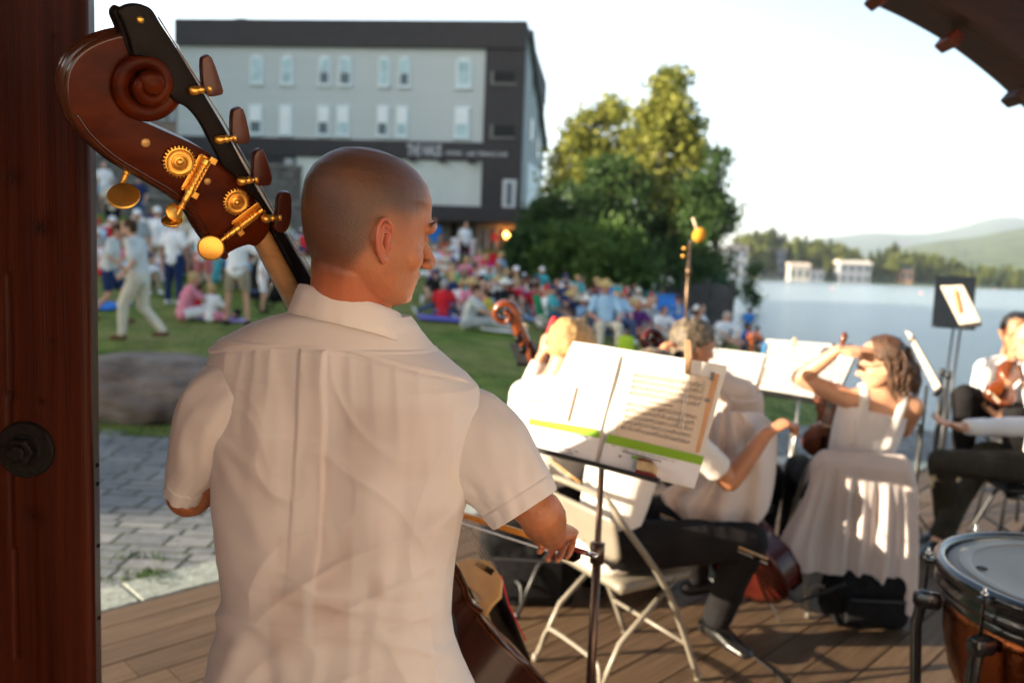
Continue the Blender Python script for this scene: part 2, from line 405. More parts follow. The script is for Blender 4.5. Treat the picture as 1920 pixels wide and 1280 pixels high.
def boulder(name, label, c, r, seed):
    bm = bmesh.new(); bmesh.ops.create_icosphere(bm, subdivisions=6, radius=1)
    for v in bm.verts:
        n = v.co.normalized(); d = 1+.16*noise.noise(n*1.3+V(seed, 0, 0))+.10*noise.noise(n*3.1+V(0, seed, 0))+.022*noise.noise(n*9)+.01*noise.noise(n*24)
        z = n.z*d; z = z*.82 if z > 0 else z
        v.co = V(n.x*d*r[0], n.y*d*r[1], z*r[2])+Vector(c)
    me = bpy.data.meshes.new(name); bm.to_mesh(me); bm.free()
    m = mat('boulder', (.11, .068, .045), .9, var=.55, scale=2.4, bump=.9, bscale=26, col2=(.20, .165, .14), detail=10)
    return tag(link(name, me, m), label, 'boulder')
b0 = P(275, 752, 7.6)
boulder('boulder', 'large brown grey boulder between the paving and the lawn beside the wooden post', (b0.x-.15, 7.75, .19), (1.3, .62, .46), 3.3)
# ---------------------------------------------------------------- lake, far shore, hills
def lake():
    m = mat('lake', (.26, .31, .33), .2, var=.1, scale=.02, spec=.6); n = m.node_tree.nodes; l = m.node_tree.links; b = n['Principled BSDF']  # base colour kept pale to carry the glare of the sky
    b.inputs['IOR'].default_value = 1.33
    tc = n.new('ShaderNodeTexCoord'); mp = n.new('ShaderNodeMapping'); mp.inputs['Scale'].default_value = (.35, 1.1, 1); l.new(tc.outputs['Object'], mp.inputs[0])
    z = n.new('ShaderNodeTexNoise'); z.inputs['Scale'].default_value = 2.2; z.inputs['Detail'].default_value = 7; z.inputs['Roughness'].default_value = .62; l.new(mp.outputs[0], z.inputs['Vector'])
    bp = n.new('ShaderNodeBump'); bp.inputs['Strength'].default_value = .55; bp.inputs['Distance'].default_value = .28; l.new(z.outputs['Fac'], bp.inputs['Height']); l.new(bp.outputs[0], b.inputs['Normal'])
    rows = [[V(x, y, -1.3) for x in (-60, 0, 20, 60, 200, 600, 2500)] for y in (-400, 6, 12, 30, 100, 300, 800, 3000)]
    tag(MB().grid(rows).build('lake', m), kind='structure')
lake()
def shore_h(x, y):
    e = y-358-6*math.sin(x*.03)
    return -1.9+min(e*.12, 4)+max(0, min(14, (y-395)*.05))
rows = [[V(x, y, shore_h(x, y)) for x in range(40, 900, 8)] for y in (350, 356, 362, 370, 385, 400, 450, 550, 700)]
tag(MB().grid(rows).build('far_shore', mat('shore_grass', (.10, .15, .04), .9, var=.4, scale=.15), smooth=True), kind='structure')
def ridge(name, pts, Y, m, depth, seed, amp):
    """pts: skyline given as (px, py)"""
    top = [P(a, b, Y) for a, b in pts]; top = smoothpts(top, 14); rows = []
    for k in range(13):
        f = k/12; row = []
        for i, t in enumerate(top):
            j = (noise.noise(V(i*.09, f*4, seed))+.5*noise.noise(V(i*.33, f*9, seed)))*amp
            zz = (t.z+8)*f**.85-8
            row.append(V(t.x*(1-(1-f)*depth/Y)+j, Y-depth*(1-f)+j*1.5, zz+j*.35*math.sin(f*3.1)))
        rows.append(row)
    rows.append([p+V(0, depth, -t.z) for p, t in zip(rows[-1], top)])
    tag(MB().grid(rows).build(name, m, smooth=True), kind='structure')
ridge('mountain', [(1500, 452), (1585, 441), (1640, 436), (1690, 438), (1745, 436), (1790, 428), (1840, 414), (1888, 406), (1935, 412), (2050, 430), (2300, 455)], 3600, mat('far_mountain', (.05, .085, .055), .95, var=.4, scale=.008, detail=9), 1500, 2.2, 28)
ridge('hillside', [(1560, 500), (1640, 478), (1700, 462), (1760, 452), (1820, 446), (1880, 434), (1925, 426), (2000, 412), (2200, 400)], 1500, mat('forest_hill', (.030, .060, .014), .95, var=.6, scale=.05, col2=(.085, .125, .03), bump=1, bscale=.4, detail=10), 700, 5.1, 14)
# ---------------------------------------------------------------- trees
LEAF = {}
def leafmat(name, c, c2):
    return mat(name, c, .55, var=.0, scale=1.1, col2=c2, trans=.35, spec=.25)
BARK = mat('bark', (.10, .075, .055), .9, var=.4, scale=9, bump=.8, bscale=30)
def tree(name, label, base, blobs, nleaf, size, lm, seed, group=None, trunk_r=.16, limbs=7, cat='tree', twig=True):
    """blobs: crown volumes (x, y, z, rx, ry, rz) relative to the base"""
    g = random.Random(seed); root = thing(name, label, cat, base, group=group); B = Vector(base)
    top = max(b[2] for b in blobs); tr = MB()
    pts = [B+V(g.gauss(0, .05), g.gauss(0, .05), -.2)]+[B+V(g.gauss(0, .12), g.gauss(0, .12), top*t) for t in (.2, .45, .7, .95)]
    tr.tube(pts, [trunk_r*1.25, trunk_r, trunk_r*.8, trunk_r*.5, trunk_r*.2], 9)
    for i in range(limbs):
        b = blobs[i % len(blobs)]; t = g.uniform(.2, .7); a = B+V(0, 0, top*t*.75); e = B+V(b[0]+g.uniform(-.6, .6)*b[3], b[1]+g.uniform(-.6, .6)*b[4], b[2]+g.uniform(-.4, .5)*b[5])
        mid = a.lerp(e, .5)+V(0, 0, -.12*(e-a).length+.2); tr.tube([a, mid, e], [trunk_r*.45, trunk_r*.3, trunk_r*.08], 6)
    tr.build('trunk', BARK, root, smooth=True)
    vol = [b[3]*b[4]*b[5] for b in blobs]; tot = sum(vol); vs = []; fs = []
    for b, vv in zip(blobs, vol):
        n = int(nleaf*vv/tot); nc = max(6, n//26)
        for _ in range(nc):
            while True:
                q = V(g.uniform(-1, 1), g.uniform(-1, 1), g.uniform(-1, 1)); L = q.length
                if L <= 1 and L > .12 and g.random() < .25+.75*L: break
            q *= .72+.42*noise.noise(V(q.x*2.1+seed, q.y*2.1, q.z*2.1))+.18
            cc = B+V(b[0]+q.x*b[3], b[1]+q.y*b[4], b[2]+q.z*b[5]); cr = g.uniform(.5, 1.3)*size*3.2
            if noise.noise(cc*.55+V(seed, 0, 0)) < -.17: continue
            for _ in range(26):
                p = cc+V(g.gauss(0, 1), g.gauss(0, 1), g.gauss(0, .75))*cr*.55; s = size*g.uniform(.6, 1.3)
                a = V(g.gauss(0, 1), g.gauss(0, 1), g.gauss(0, 1)).normalized(); c = a.cross(V(g.gauss(0, 1), g.gauss(0, 1), g.gauss(0, 1))).normalized()
                k = len(vs); vs += [p-a*s, p-c*s*.45, p+a*s, p+c*s*.45]; fs.append((k, k+1, k+2, k+3))
    me = bpy.data.meshes.new('crown'); me.from_pydata([tuple(v) for v in vs], [], fs); link('crown', me, lm, root, False)
    return root
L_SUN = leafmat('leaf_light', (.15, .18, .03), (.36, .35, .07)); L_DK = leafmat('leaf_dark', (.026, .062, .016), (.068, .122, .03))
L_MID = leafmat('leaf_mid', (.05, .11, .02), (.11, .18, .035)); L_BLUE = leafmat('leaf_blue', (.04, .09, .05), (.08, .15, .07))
def tpos(px, Y, py=520): x = P(px, py, Y).x; return V(x, Y, hz(x, Y))
def blobs_px(base, lst, Y):
    """crown volumes from (px, py, half width, half height) seen at their own depth Y+dy"""
    out = []
    for px, py, wx, wy, dy in lst:
        c = P(px, py, Y+dy); k = (Y+dy)/FPX; out.append((c.x-base[0], c.y-base[1], c.z-base[2], wx*k, wx*k*1.0, wy*k))
    return out
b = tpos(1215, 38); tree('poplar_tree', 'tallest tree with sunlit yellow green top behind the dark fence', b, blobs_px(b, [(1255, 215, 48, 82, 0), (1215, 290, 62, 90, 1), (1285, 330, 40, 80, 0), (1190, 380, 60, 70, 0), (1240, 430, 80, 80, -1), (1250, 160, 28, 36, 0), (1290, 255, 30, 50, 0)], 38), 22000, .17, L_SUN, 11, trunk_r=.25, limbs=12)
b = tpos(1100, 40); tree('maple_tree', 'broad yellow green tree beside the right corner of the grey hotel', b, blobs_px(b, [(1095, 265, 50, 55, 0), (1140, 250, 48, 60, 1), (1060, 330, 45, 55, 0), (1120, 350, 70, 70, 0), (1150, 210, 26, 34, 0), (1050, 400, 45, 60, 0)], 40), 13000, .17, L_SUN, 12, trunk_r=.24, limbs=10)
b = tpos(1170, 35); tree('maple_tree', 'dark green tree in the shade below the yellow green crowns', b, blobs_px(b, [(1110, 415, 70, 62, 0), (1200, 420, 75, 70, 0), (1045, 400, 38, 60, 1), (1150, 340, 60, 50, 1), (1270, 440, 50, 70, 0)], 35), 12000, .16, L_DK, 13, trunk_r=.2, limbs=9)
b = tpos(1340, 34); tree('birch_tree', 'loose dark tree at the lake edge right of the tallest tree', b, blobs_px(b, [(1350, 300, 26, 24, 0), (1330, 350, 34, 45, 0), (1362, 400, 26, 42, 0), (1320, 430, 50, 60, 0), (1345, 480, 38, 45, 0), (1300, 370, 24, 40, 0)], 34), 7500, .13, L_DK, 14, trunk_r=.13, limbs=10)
for i, (px, py, wx, wy, Y, lm, lab) in enumerate([
    (985, 478, 42, 52, 32, L_DK, 'dark shrub in front of the hotel door canopy'), (1060, 470, 62, 62, 31, L_MID, 'leafy green shrub at the left end of the bushes behind the crowd'),
    (1150, 480, 72, 62, 30, L_MID, 'big rounded green bush behind the crowd and left of the fence'), (1235, 490, 55, 50, 32, L_DK, 'dark bush rising over the wooden fence'),
    (1300, 500, 50, 42, 33, L_DK, 'dark bush behind the middle of the wooden fence'), (1340, 535, 30, 32, 32.5, L_BLUE, 'blue green bush by the lake end of the fence'), (1020, 410, 36, 46, 36, L_DK, 'upright dark shrub against the hotel side wall')]):
    b = tpos(px, Y); tree('shrub', lab, b, blobs_px(b, [(px, py, wx, wy, 0), (px-wx*.4, py+wy*.4, wx*.7, wy*.6, -.4), (px+wx*.5, py+wy*.35, wx*.6, wy*.55, .3)], Y), 5200, .13, lm, 30+i, cat='shrub', trunk_r=.07, limbs=6)
b = tpos(1413, 60); tree('pine_tree', 'small dark tree standing over the water right of the fence', V(b.x, 60, -1.5), [(0, 0, 2.0, .9, .9, .9), (.1, 0, 3.0, .75, .8, .8), (-.2, 0, 1.0, .7, .7, .5)], 2500, .15, L_DK, 44, trunk_r=.08, limbs=5)
tag(tree('maple_tree', 'green tree on the terrace seen under the bass scroll', tpos(445, 52), [(0, 0, 2.5, 2.2, 2, 2.2), (2, 0, 2, 1.6, 1.6, 1.6)], 4000, .18, L_MID, 45, trunk_r=.15, limbs=5))
# far treeline: a few tree meshes, every tree its own object
def far_trees():
    g = random.Random(21); protos = []
    fm = [leafmat('far_leaf_a', (.10, .13, .025), (.22, .24, .05)), leafmat('far_leaf_b', (.05, .08, .02), (.11, .14, .035))]
    for k in range(5):
        root = thing('lakeside_tree', None, None, (0, 0, 0)); mb = MB(); H = 12.0
        MB().tube([V(0, 0, -1), V(0, 0, H*.5), V(0, 0, H*.95)], [.35, .22, .05], 6).build('trunk', BARK, root)
        conif = k in (1, 3)
        for i in range(1500):
            if conif:
                h = g.random()**.8; r = (1-h)*2.3*(.45+.55*g.random())+.1; a = g.random()*6.28; p = V(r*math.cos(a), r*math.sin(a), H*(.12+h*.9))
            else:
                q = V(g.gauss(0, 1), g.gauss(0, 1), g.gauss(0, 1)).normalized()*g.uniform(.5, 1); q *= .8+.45*noise.noise(q*2+V(k*3, 0, 0))
                p = V(q.x*3.6, q.y*3.6, H*.58+q.z*5)
            s = g.uniform(.3, .6); a = V(g.gauss(0, 1), g.gauss(0, 1), g.gauss(0, 1)).normalized(); c = a.cross(V(0, .3, 1)).normalized()
            mb.add([p-a*s, p-c*s*.6, p+a*s, p+c*s*.6], [(0, 1, 2, 3)])
        mb.build('crown', fm[1 if conif else 0], root, fix=False); protos.append(root)
    used = set(); i = 0; allt = []
    spots = []
    for px in np.arange(1368, 1930, 6.2):
        spots.append((px+g.uniform(-2, 2), g.uniform(363, 378), 0)); spots.append((px+g.uniform(-3, 3), g.uniform(385, 425), 1))
    for px, Y, row in spots:
        top = np.interp(px, [1368, 1400, 1430, 1470, 1500, 1530, 1560, 1610, 1660, 1700, 1750, 1800, 1860, 1930], [432, 424, 420, 438, 428, 446, 440, 470, 452, 462, 468, 486, 492, 498])
        if row == 0: top += g.uniform(12, 40)
        else: top += g.uniform(-4, 16)
        k = g.randrange(5); p = protos[k]
        o = p if k not in used else copy_tree(p); used.add(k)
        x = (px-960)/FPX*Y; z = shore_h(x, Y); zt = P(px, top, Y).z; s = max(4, zt-z)/12.6
        o.location = (x, Y, z-.1); o.scale = (s*g.uniform(.75, 1.05),)*2+(s,); o.rotation_euler.z = g.random()*6
        tag(o, None, 'tree', 'trees along the far lake shore'); allt.append((px, row, k in (1, 3), o))
    marks = [(1381, 'the tall pale lakeside house'), (1451, 'the grey blue block'), (1499, 'the white boathouse'), (1603, 'the long roofed lakeside house'), (1700, 'the brown cabin'), (1790, 'the empty black music stand'), (1905, 'the far violinist')]
    cnt = {}; nth = ['first', 'second', 'third', 'fourth', 'fifth', 'sixth', 'seventh', 'eighth', 'ninth', 'tenth', 'eleventh', 'twelfth', 'thirteenth', 'fourteenth', 'fifteenth']
    for px, row, con, o in sorted(allt, key=lambda a: abs(a[0]-min(marks, key=lambda m: abs(m[0]-a[0]))[0])):
        m = min(marks, key=lambda m: abs(m[0]-px)); key = (m[1], px > m[0], row, con); cnt[key] = cnt.get(key, 0)+1
        o['label'] = '%s %s %s of %s %s' % (nth[min(14, cnt[key]-1)], 'dark pointed conifer' if con else 'rounded yellow green tree', 'right' if px > m[0] else 'left', m[1], 'in the front row' if row == 0 else 'in the rear row')
far_trees()
# far houses
def house(label, px0, px1, pyt, pyb, Y, wallc, roofc, rows_, cols, flat=False):
    a = P(px0, pyb, Y); b_ = P(px1, pyb, Y); t = P((px0+px1)/2, pyt, Y); wd = b_.x-a.x; c = (a+b_)/2; zb = shore_h(c.x, Y)-.5; H = t.z-zb
    root = thing('lakeside_house', label, 'house', (c.x, Y, zb)); D = wd*.6
    MB().box((c.x, Y+D/2, zb+H*.42), (wd, D, H*.84)).build('wall', mat(wallc[0], wallc[1], .8), root)
    if flat: MB().box((c.x, Y+D/2, zb+H*.9), (wd*1.06, D*1.06, H*.1)).build('roof', mat(roofc[0], roofc[1], .8), root)
    else:
        e = wd*.05; z0 = zb+H*.84; z1 = zb+H; pts = [V(c.x-wd/2-e, Y-e, z0), V(c.x-wd/2-e, Y+D+e, z0), V(c.x-wd/2-e, Y+D/2, z1)]
        MB().prism(pts, V(wd+2*e, 0, 0)).build('roof', mat(roofc[0], roofc[1], .8), root)
    for i in range(rows_):
        for j in range(cols):
            x = c.x-wd/2+wd*(j+.5)/cols; z = zb+H*.84*(i+.55)/rows_; fw = wd/cols*.5; fh = H*.84/rows_*.5
            w_ = MB().box((x, Y-.03, z), (fw, .1, fh)).build('window', mat('far_glass', (.06, .08, .10), .15), root)
WH = ('far_white', (.42, .40, .36)); GR = ('far_grey', (.22, .24, .27)); RF = ('far_roof', (.12, .11, .11))
house('tall pale house partly behind the lakeside tree', 1362, 1400, 458, 512, 357, GR, RF, 3, 3)
house('grey blue block with rows of windows among the far trees', 1430, 1472, 462, 500, 366, GR, RF, 3, 4, True)
house('bright white boathouse at the water edge across the lake', 1480, 1518, 492, 522, 357, WH, ('far_roof2', (.6, .5, .4)), 1, 3)
house('low grey shed right of the white boathouse', 1519, 1545, 503, 524, 357, GR, RF, 1, 2)
house('white house with a long roof facing the sun across the lake', 1574, 1632, 488, 524, 358, GR, ('far_roof3', (.7, .62, .52)), 2, 4)
house('brown cabin half hidden by trees on the far shore', 1688, 1712, 500, 516, 362, ('far_brown', (.35, .2, .12)), RF, 1, 2)
for px, py, c in ((1610, 530, 'orange'), (1665, 533, 'orange'), (1560, 541, 'pink'), (1727, 550, 'pink'), (1864, 543, 'red')):
    p = G(px, py, -1.3); s = .9 if py < 536 else .35
    tag(MB().lathe([(0, -.3*s), (s*.8, -.1*s), (s, .25*s), (s*.5, .6*s), (0, .7*s)], p, n=12).build('buoy', mat('buoy_'+c, {'orange': (.8, .25, .05), 'pink': (.75, .25, .2), 'red': (.7, .08, .04)}[c], .5), smooth=True),
        'small %s buoy floating %s' % (c, {1610: 'below the white lakeside house', 1665: 'left of the music stands off the far shore', 1560: 'in the middle of the left water', 1727: 'near the black speaker on its pole', 1864: 'off the far shore at the right end of the lake'}[px]), 'buoy', 'buoys on the lake')
# ================================================================== hotel and structures on the slope
BD = V(.9939, -.1103, 0); BN = V(-.1103, -.9939, 0); BC = V(.10, 46, 0)      # along the front, outward, right front corner
def bp(s, z, o=0): return BC - BD*s + BN*o + V(0, 0, z)                # s metres left of the right corner
def bs(px, py=250):                                                   # which s is seen at this column of the front
    d = ray(px, py); t = d.x/d.y; return (BC.x-t*BC.y)/(BD.x-t*BD.y)
COL = 2.45
def bz(py, s):
    z = 6.0
    for _ in range(4): p = bp(s, z); z = P(proj(p)[0], py, p.y).z
    return z
def bbox(mb, s0, s1, z0, z1, o0, o1):
    q = [bp(s0, z0, o0), bp(s1, z0, o0), bp(s1, z0, o1), bp(s0, z0, o1)]; return mb.prism(q, V(0, 0, z1-z0))
def hotel():
    r = thing('hotel_building', 'four storey grey hotel with a dark roof band and sign beside the lawn', 'building', (BC.x-10, 46, 2))
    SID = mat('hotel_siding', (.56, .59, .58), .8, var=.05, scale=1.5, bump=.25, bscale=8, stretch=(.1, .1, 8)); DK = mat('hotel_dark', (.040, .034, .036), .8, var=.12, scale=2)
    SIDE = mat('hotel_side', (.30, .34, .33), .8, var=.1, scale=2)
    WD = bs(331, 60)-.05; COL = bs(912, 95); zt, z1, z2, z3, z4, z5 = bz(42, 0), bz(92, 3), bz(267, 4), bz(303, 2), bz(391, 2), bz(421, .3); zq = 15.6-zt; print('hotel z', WD, zt, z1, z2, z3, z4, z5)
    m = MB(); bbox(m, COL, WD, z2, z1, 0, -15); m.build('upper_wall', SID, r)
    m = MB(); bbox(m, -.05, WD+.05, z1, zt, .25, -15.2); m.build('roof_band', DK, r)
    m = MB(); bbox(m, 0, COL, z4, z1, .12, -15); m.build('corner_wall', DK, r)
    m = MB(); bbox(m, COL, WD, z3, z2, .14, -14.9); m.build('sign_band', DK, r)
    m = MB(); bbox(m, COL, bs(556), z4, z3, 0, -14.8); m.build('lower_wall', mat('hotel_panel', (.64, .67, .63), .8, var=.06, scale=1), r)
    m = MB(); bbox(m, bs(556), WD, 1.0, z3, .02, -14.7); m.build('base_wall', DK, r)
    m = MB(); bbox(m, .3, bs(556), 1.0, z4, -.9, -14.7); m.build('ground_floor_wall', mat('hotel_stone', (.22, .20, .18), .85, var=.3, scale=2, bump=.5, bscale=6), r)
    m = MB(); bbox(m, bs(990, 405), bs(800, 405), z5, z4, 1.6, -1.0); m.build('canopy', DK, r, bevel=.05)
    # side wing seen past the right corner, with its sloping eave
    sd = -BN
    def sp(d, z, o=0): return BC + sd*d + BD*o + V(0, 0, z)
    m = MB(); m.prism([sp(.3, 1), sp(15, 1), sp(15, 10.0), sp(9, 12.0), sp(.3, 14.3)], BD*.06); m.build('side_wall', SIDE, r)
    m = MB(); m.prism([sp(15.3, 9.9, .05), sp(15.3, 10.2, .05), sp(.3, 14.6, .05), sp(.3, 14.25, .05)], BD*.35); m.build('side_eave', mat('hotel_eave', (.12, .13, .12), .8), r)
    m = MB(); m.prism([sp(3, 4.9), sp(13, 4.9), sp(13, 8.2), sp(3, 7.7)], BD*.12); m.build('side_panel', mat('hotel_sidepanel', (.62, .70, .70), .6), r)
    for d_, z_ in ((4, 12), (9, 10.5), (4, 9.2), (9, 8.8)):
        m = MB(); m.prism([sp(d_, z_), sp(d_+1.2, z_), sp(d_+1.2, z_+1.3), sp(d_, z_+1.3)], BD*.1); m.build('window', mat('hotel_glass_dark', (.06, .08, .09), .2), r)
    m = MB(); bbox(m, bs(448, 35), bs(427, 35), zt, zt+.42, -1, -2); m.build('chimney', DK, r)
    FR = mat('window_frame', (.74, .82, .84), .6); GL = mat('hotel_glass', (.44, .60, .62), .5, var=.25, scale=2); BL = mat('window_blind', (.90, .95, .95), .8); GD = mat('hotel_glass_dim', (.10, .14, .16), .5)
    def window(px, w, py0, py1, arch, lower):
        s = bs(px, (py0+py1)/2); hw = w*46/FPX/2; za, zb_ = bz(py1, s), bz(py0, s); out = MB()
        if arch:
            k = 10; pts = [bp(s+hw, za, .0), bp(s-hw, za, .0)]+[bp(s-hw*math.cos(math.pi*i/k), zb_-hw*.75+hw*.75*math.sin(math.pi*i/k), 0) for i in range(k+1)]
            out.prism(pts, BN*.1)
        else: bbox(out, s-hw, s+hw, za, zb_, 0, .10)
        fr = out.build('window', FR, r)
        zm = za+(zb_-za)*.42; q = MB(); bbox(q, s-hw*.72, s+hw*.72, zm+.04, zb_-(hw*.55 if arch else .09), .1, .115); q.build('pane', GL if arch else (BL if lower != 2 else GL), fr)
        q = MB(); bbox(q, s-hw*.72, s+hw*.72, za+.08, zm, .1, .112); q.build('pane', (GD if lower else GL) if lower != 3 else BL, fr)
        q = MB(); bbox(q, s-hw*1.15, s+hw*1.15, za-.1, za-.01, .0, .16); q.build('sill', FR, fr)
    for px, w, lo in ((482, 25, 0), (539, 24, 0), (609, 22, 1), (648, 24, 1), (721, 22, 0), (759, 20, 1), (870, 29, 0)): window(px, w, 104+(px-482)*.011, 157+(px-482)*.02, True, lo)
    for px, w, lo in ((480, 27, 1), (536, 25, 3), (607, 24, 1), (644, 24, 0), (718, 22, 1), (754, 22, 0), (866, 28, 0)): window(px, w, 197+(px-480)*.01, 251+(px-480)*.02, False, lo)
    BK = mat('balcony_dark', (.012, .012, .012), .9); RL = mat('balcony_rail', (.16, .15, .14), .6)
    for a, b_, c, d in ((916, 966, 136, 161), (919, 966, 236, 262)):
        m = MB(); bbox(m, bs(b_, c), bs(a, c), bz(d, 1.2), bz(c, 1.2), .122, .15); q = m.build('balcony', BK, r)
        m = MB(); bbox(m, bs(b_), bs(a), bz(d, 1.2), bz(d, 1.2)+.12, .15, .22); bbox(m, bs(a)-.2, bs(a), bz(d, 1.2)+.12, bz(c, 1.2), .15, .22); m.build('balcony_rail', RL, q)
    m = MB(); s0, s1 = bs(968, 365), bs(943, 365); za, zb_ = bz(392, .8), bz(337, .8); bbox(m, s0, s1, za, zb_, .12, .22); q = m.build('window', mat('white_frame', (.62, .64, .66), .6), r)
    m = MB(); bbox(m, s0+.22, s1-.22, za+.2, zb_-.2, .22, .235); m.build('pane', GD, q)
    # entrance: glazed doors between white posts
    s0, s1 = bs(962, 445), bs(893, 445); m = MB()
    for k in range(5): s = s0+(s1-s0)*k/4; bbox(m, s-.06, s+.06, 1.6, 3.75, -.9, -.74)
    bbox(m, s0, s1, 3.55, 3.75, -.9, -.75); dr = m.build('entrance', mat('door_frame', (.5, .48, .45), .6), r)
    m = MB(); bbox(m, s0+.1, s1-.1, 1.6, 3.5, -.9, -.86); m.build('door_glass', mat('door_glass', (.09, .045, .03), .2), dr)
    m = MB(); bbox(m, bs(937), bs(925), 2.85, 3.25, -.74, -.7); m.build('red_notice', mat('red_notice', (.7, .03, .03), .5), dr)
    m = MB(); bbox(m, bs(858), bs(846), 1.0, 3.8, -.9, -.8); m.build('doorway', BK, r)
    # sign lettering, raised from the band
    def text(body, px0, px1, py_mid, H, ext, name, m_):
        cu = bpy.data.curves.new(name, 'FONT'); cu.body = body; cu.size = 1; cu.extrude = .5; cu.offset = .012; o = bpy.data.objects.new(name, cu); S.collection.objects.link(o)
        bpy.context.view_layer.update(); dg = bpy.context.evaluated_depsgraph_get(); me = bpy.data.meshes.new_from_object(o.evaluated_get(dg)); bpy.data.objects.remove(o)
        co = getco(me); lo, hi = co.min(0), co.max(0); s0, s1 = bs(px0, py_mid), bs(px1, py_mid); zc = bz(py_mid, (s0+s1)/2)
        for i, v in enumerate(me.vertices):
            a = (v.co.x-lo[0])/(hi[0]-lo[0]); c = (v.co.y-lo[1])/(hi[1]-lo[1])-.5; e = (v.co.z-lo[2])/(hi[2]-lo[2])
            v.co = bp(s0+(s1-s0)*a, zc+c*H, .15+e*ext)
        link(name, me, m_, r, False)
    LT = mat('sign_letter', (.62, .62, .64), .6)
    text('THE HAUS', 765, 829, 283, .66, .08, 'sign_name', LT); text('LODGING', 837, 867, 288, .24, .05, 'sign_word', LT)
    text('LAKE TERRACE CAFE', 875, 952, 290, .24, .05, 'sign_word', LT)
    for px in (777, 833, 888):
        s = bs(px); m = MB(); bbox(m, s-.18, s+.18, z3-.15, z3+.02, .14, .5); m.build('sign_lamp', DK, r)
    m = MB(); bbox(m, bs(553), bs(538), 6.75, 7.1, .1, .3); m.build('wall_light_box', mat('vent_white', (.4, .42, .43), .6), r)
    # a warm lamp burning beside the door
    lp = bp(bs(955), 3.15, -.5); m = MB().ell(lp, (.16, .16, .2)); m.build('porch_lamp', mat('porch_glow', (1, .5, .15), .4, emit=(1, .33, .06, 9)), r, smooth=True)
hotel()
def brick_block():
    r = thing('brick_building', 'distant red and white block left of the hotel behind the bass scroll', 'building', (-30, 66, 4))
    a = P(170, 190, 66); b_ = P(345, 190, 66); MB().box(((a.x+b_.x)/2, 70, 9.5), (b_.x-a.x, 8, 11.6)).build('wall', mat('old_brick', (.38, .27, .22), .85, var=.2, scale=3), r)
    MB().box(((a.x+b_.x)/2, 70, 15.5), (b_.x-a.x+.6, 8.6, .6)).build('roof', mat('pale_cornice', (.5, .48, .46), .8), r)
    for i in range(9):
        for z in (6, 9.3, 12.5):
            x = a.x+.6+i*.86; MB().box((x, 65.95, z), (.5, .2, 1.3)).build('window', mat('pale_window', (.5, .55, .58), .3), r)
brick_block()
# retaining walls of the terraces on the left of the slope
def wall(label, px0, px1, Y0, Y1, z0, z1, c):
    a = V((px0-960)/FPX*Y0, Y0, 0); b_ = V((px1-960)/FPX*Y1, Y1, 0); d = (b_-a).normalized(); nrm = V(d.y, -d.x, 0); L = (b_-a).length
    r = thing('retaining_wall', label, 'wall', ((a+b_)/2)+V(0, 0, z0)); mb = MB(); g = random.Random(int(px0)); z = z0
    while z < z1-.05:
        h = min(g.uniform(.2, .34), z1-z); t = 0
        while t < L:
            l_ = min(g.uniform(.35, .9), L-t); o = g.uniform(-.03, .03); p = a+d*t+nrm*o; mb.prism([p+V(0, 0, z), p+d*(l_-.03)+V(0, 0, z), p+d*(l_-.03)-nrm*.5+V(0, 0, z), p-nrm*.5+V(0, 0, z)], V(0, 0, h-.02)); t += l_
        z += h
    mb.build('stone_courses', mat('wall_stone', c, .9, var=.35, scale=3, bump=.6, bscale=14), r)
    p = a-nrm*.28; MB().prism([a+nrm*.06+V(0, 0, z1), b_+nrm*.06+V(0, 0, z1), b_-nrm*.5+V(0, 0, z1), a-nrm*.5+V(0, 0, z1)], V(0, 0, .1)).build('coping', mat('wall_cope', (.20, .19, .17), .9, var=.2), r)
wall('lower stone retaining wall behind the crowd on the left lawn', 90, 600, 27.5, 30, 2.0, 3.35, (.13, .12, .11))
wall('upper stone retaining wall below the hotel', 60, 560, 33, 35, 3.2, 5.3, (.11, .10, .095))
wall('low stone wall under the hotel canopy', 780, 900, 42, 42, 1.6, 2.3, (.12, .11, .10))
def fence():
    r = thing('wooden_fence', 'dark weathered wooden fence behind the crowd at the lake side', 'fence', P(1250, 590, 31)); g = random.Random(2)
    mb = MB(); n = 46
    for i in range(n):
        px = 1128+(1368-1128)*i/n; px2 = 1128+(1368-1128)*(i+.92)/n; Y = 32.5-1.5*i/n
        tp = P(px, 533+g.uniform(-1, 1)+4*math.sin(i*.3), Y).z; a = V((px-960)/FPX*Y, Y, 0); b_ = V((px2-960)/FPX*Y, Y-.03, 0)
        z0 = min(hz(a.x, a.y), -.4)-.6; mb.prism([a+V(0, 0, z0), b_+V(0, 0, z0), b_+V(0, .03, z0), a+V(0, .03, z0)], V(0, 0, tp-z0))
    mb.build('boards', mat('fence_wood', (.075, .07, .072), .9, var=.3, scale=3), r)
    for i in range(6):
        px = 1128+240*i/5; Y = 32.4-1.5*i/5; a = V((px-960)/FPX*Y, Y-.1, 0); MB().box((a.x, a.y, 0), (.12, .12, 2.6)).build('post', mat('fence_post', (.06, .055, .055), .9), r)
    Y = 31; e = V((1368-960)/FPX*Y, Y, 0); mb = MB()
    for i in range(14): mb.box((e.x-.02, Y+.2+i*.28, -.6), (.03, .25, 2.9))
    mb.build('end_boards', mat('fence_end', (.035, .032, .033), .9), r)
fence()
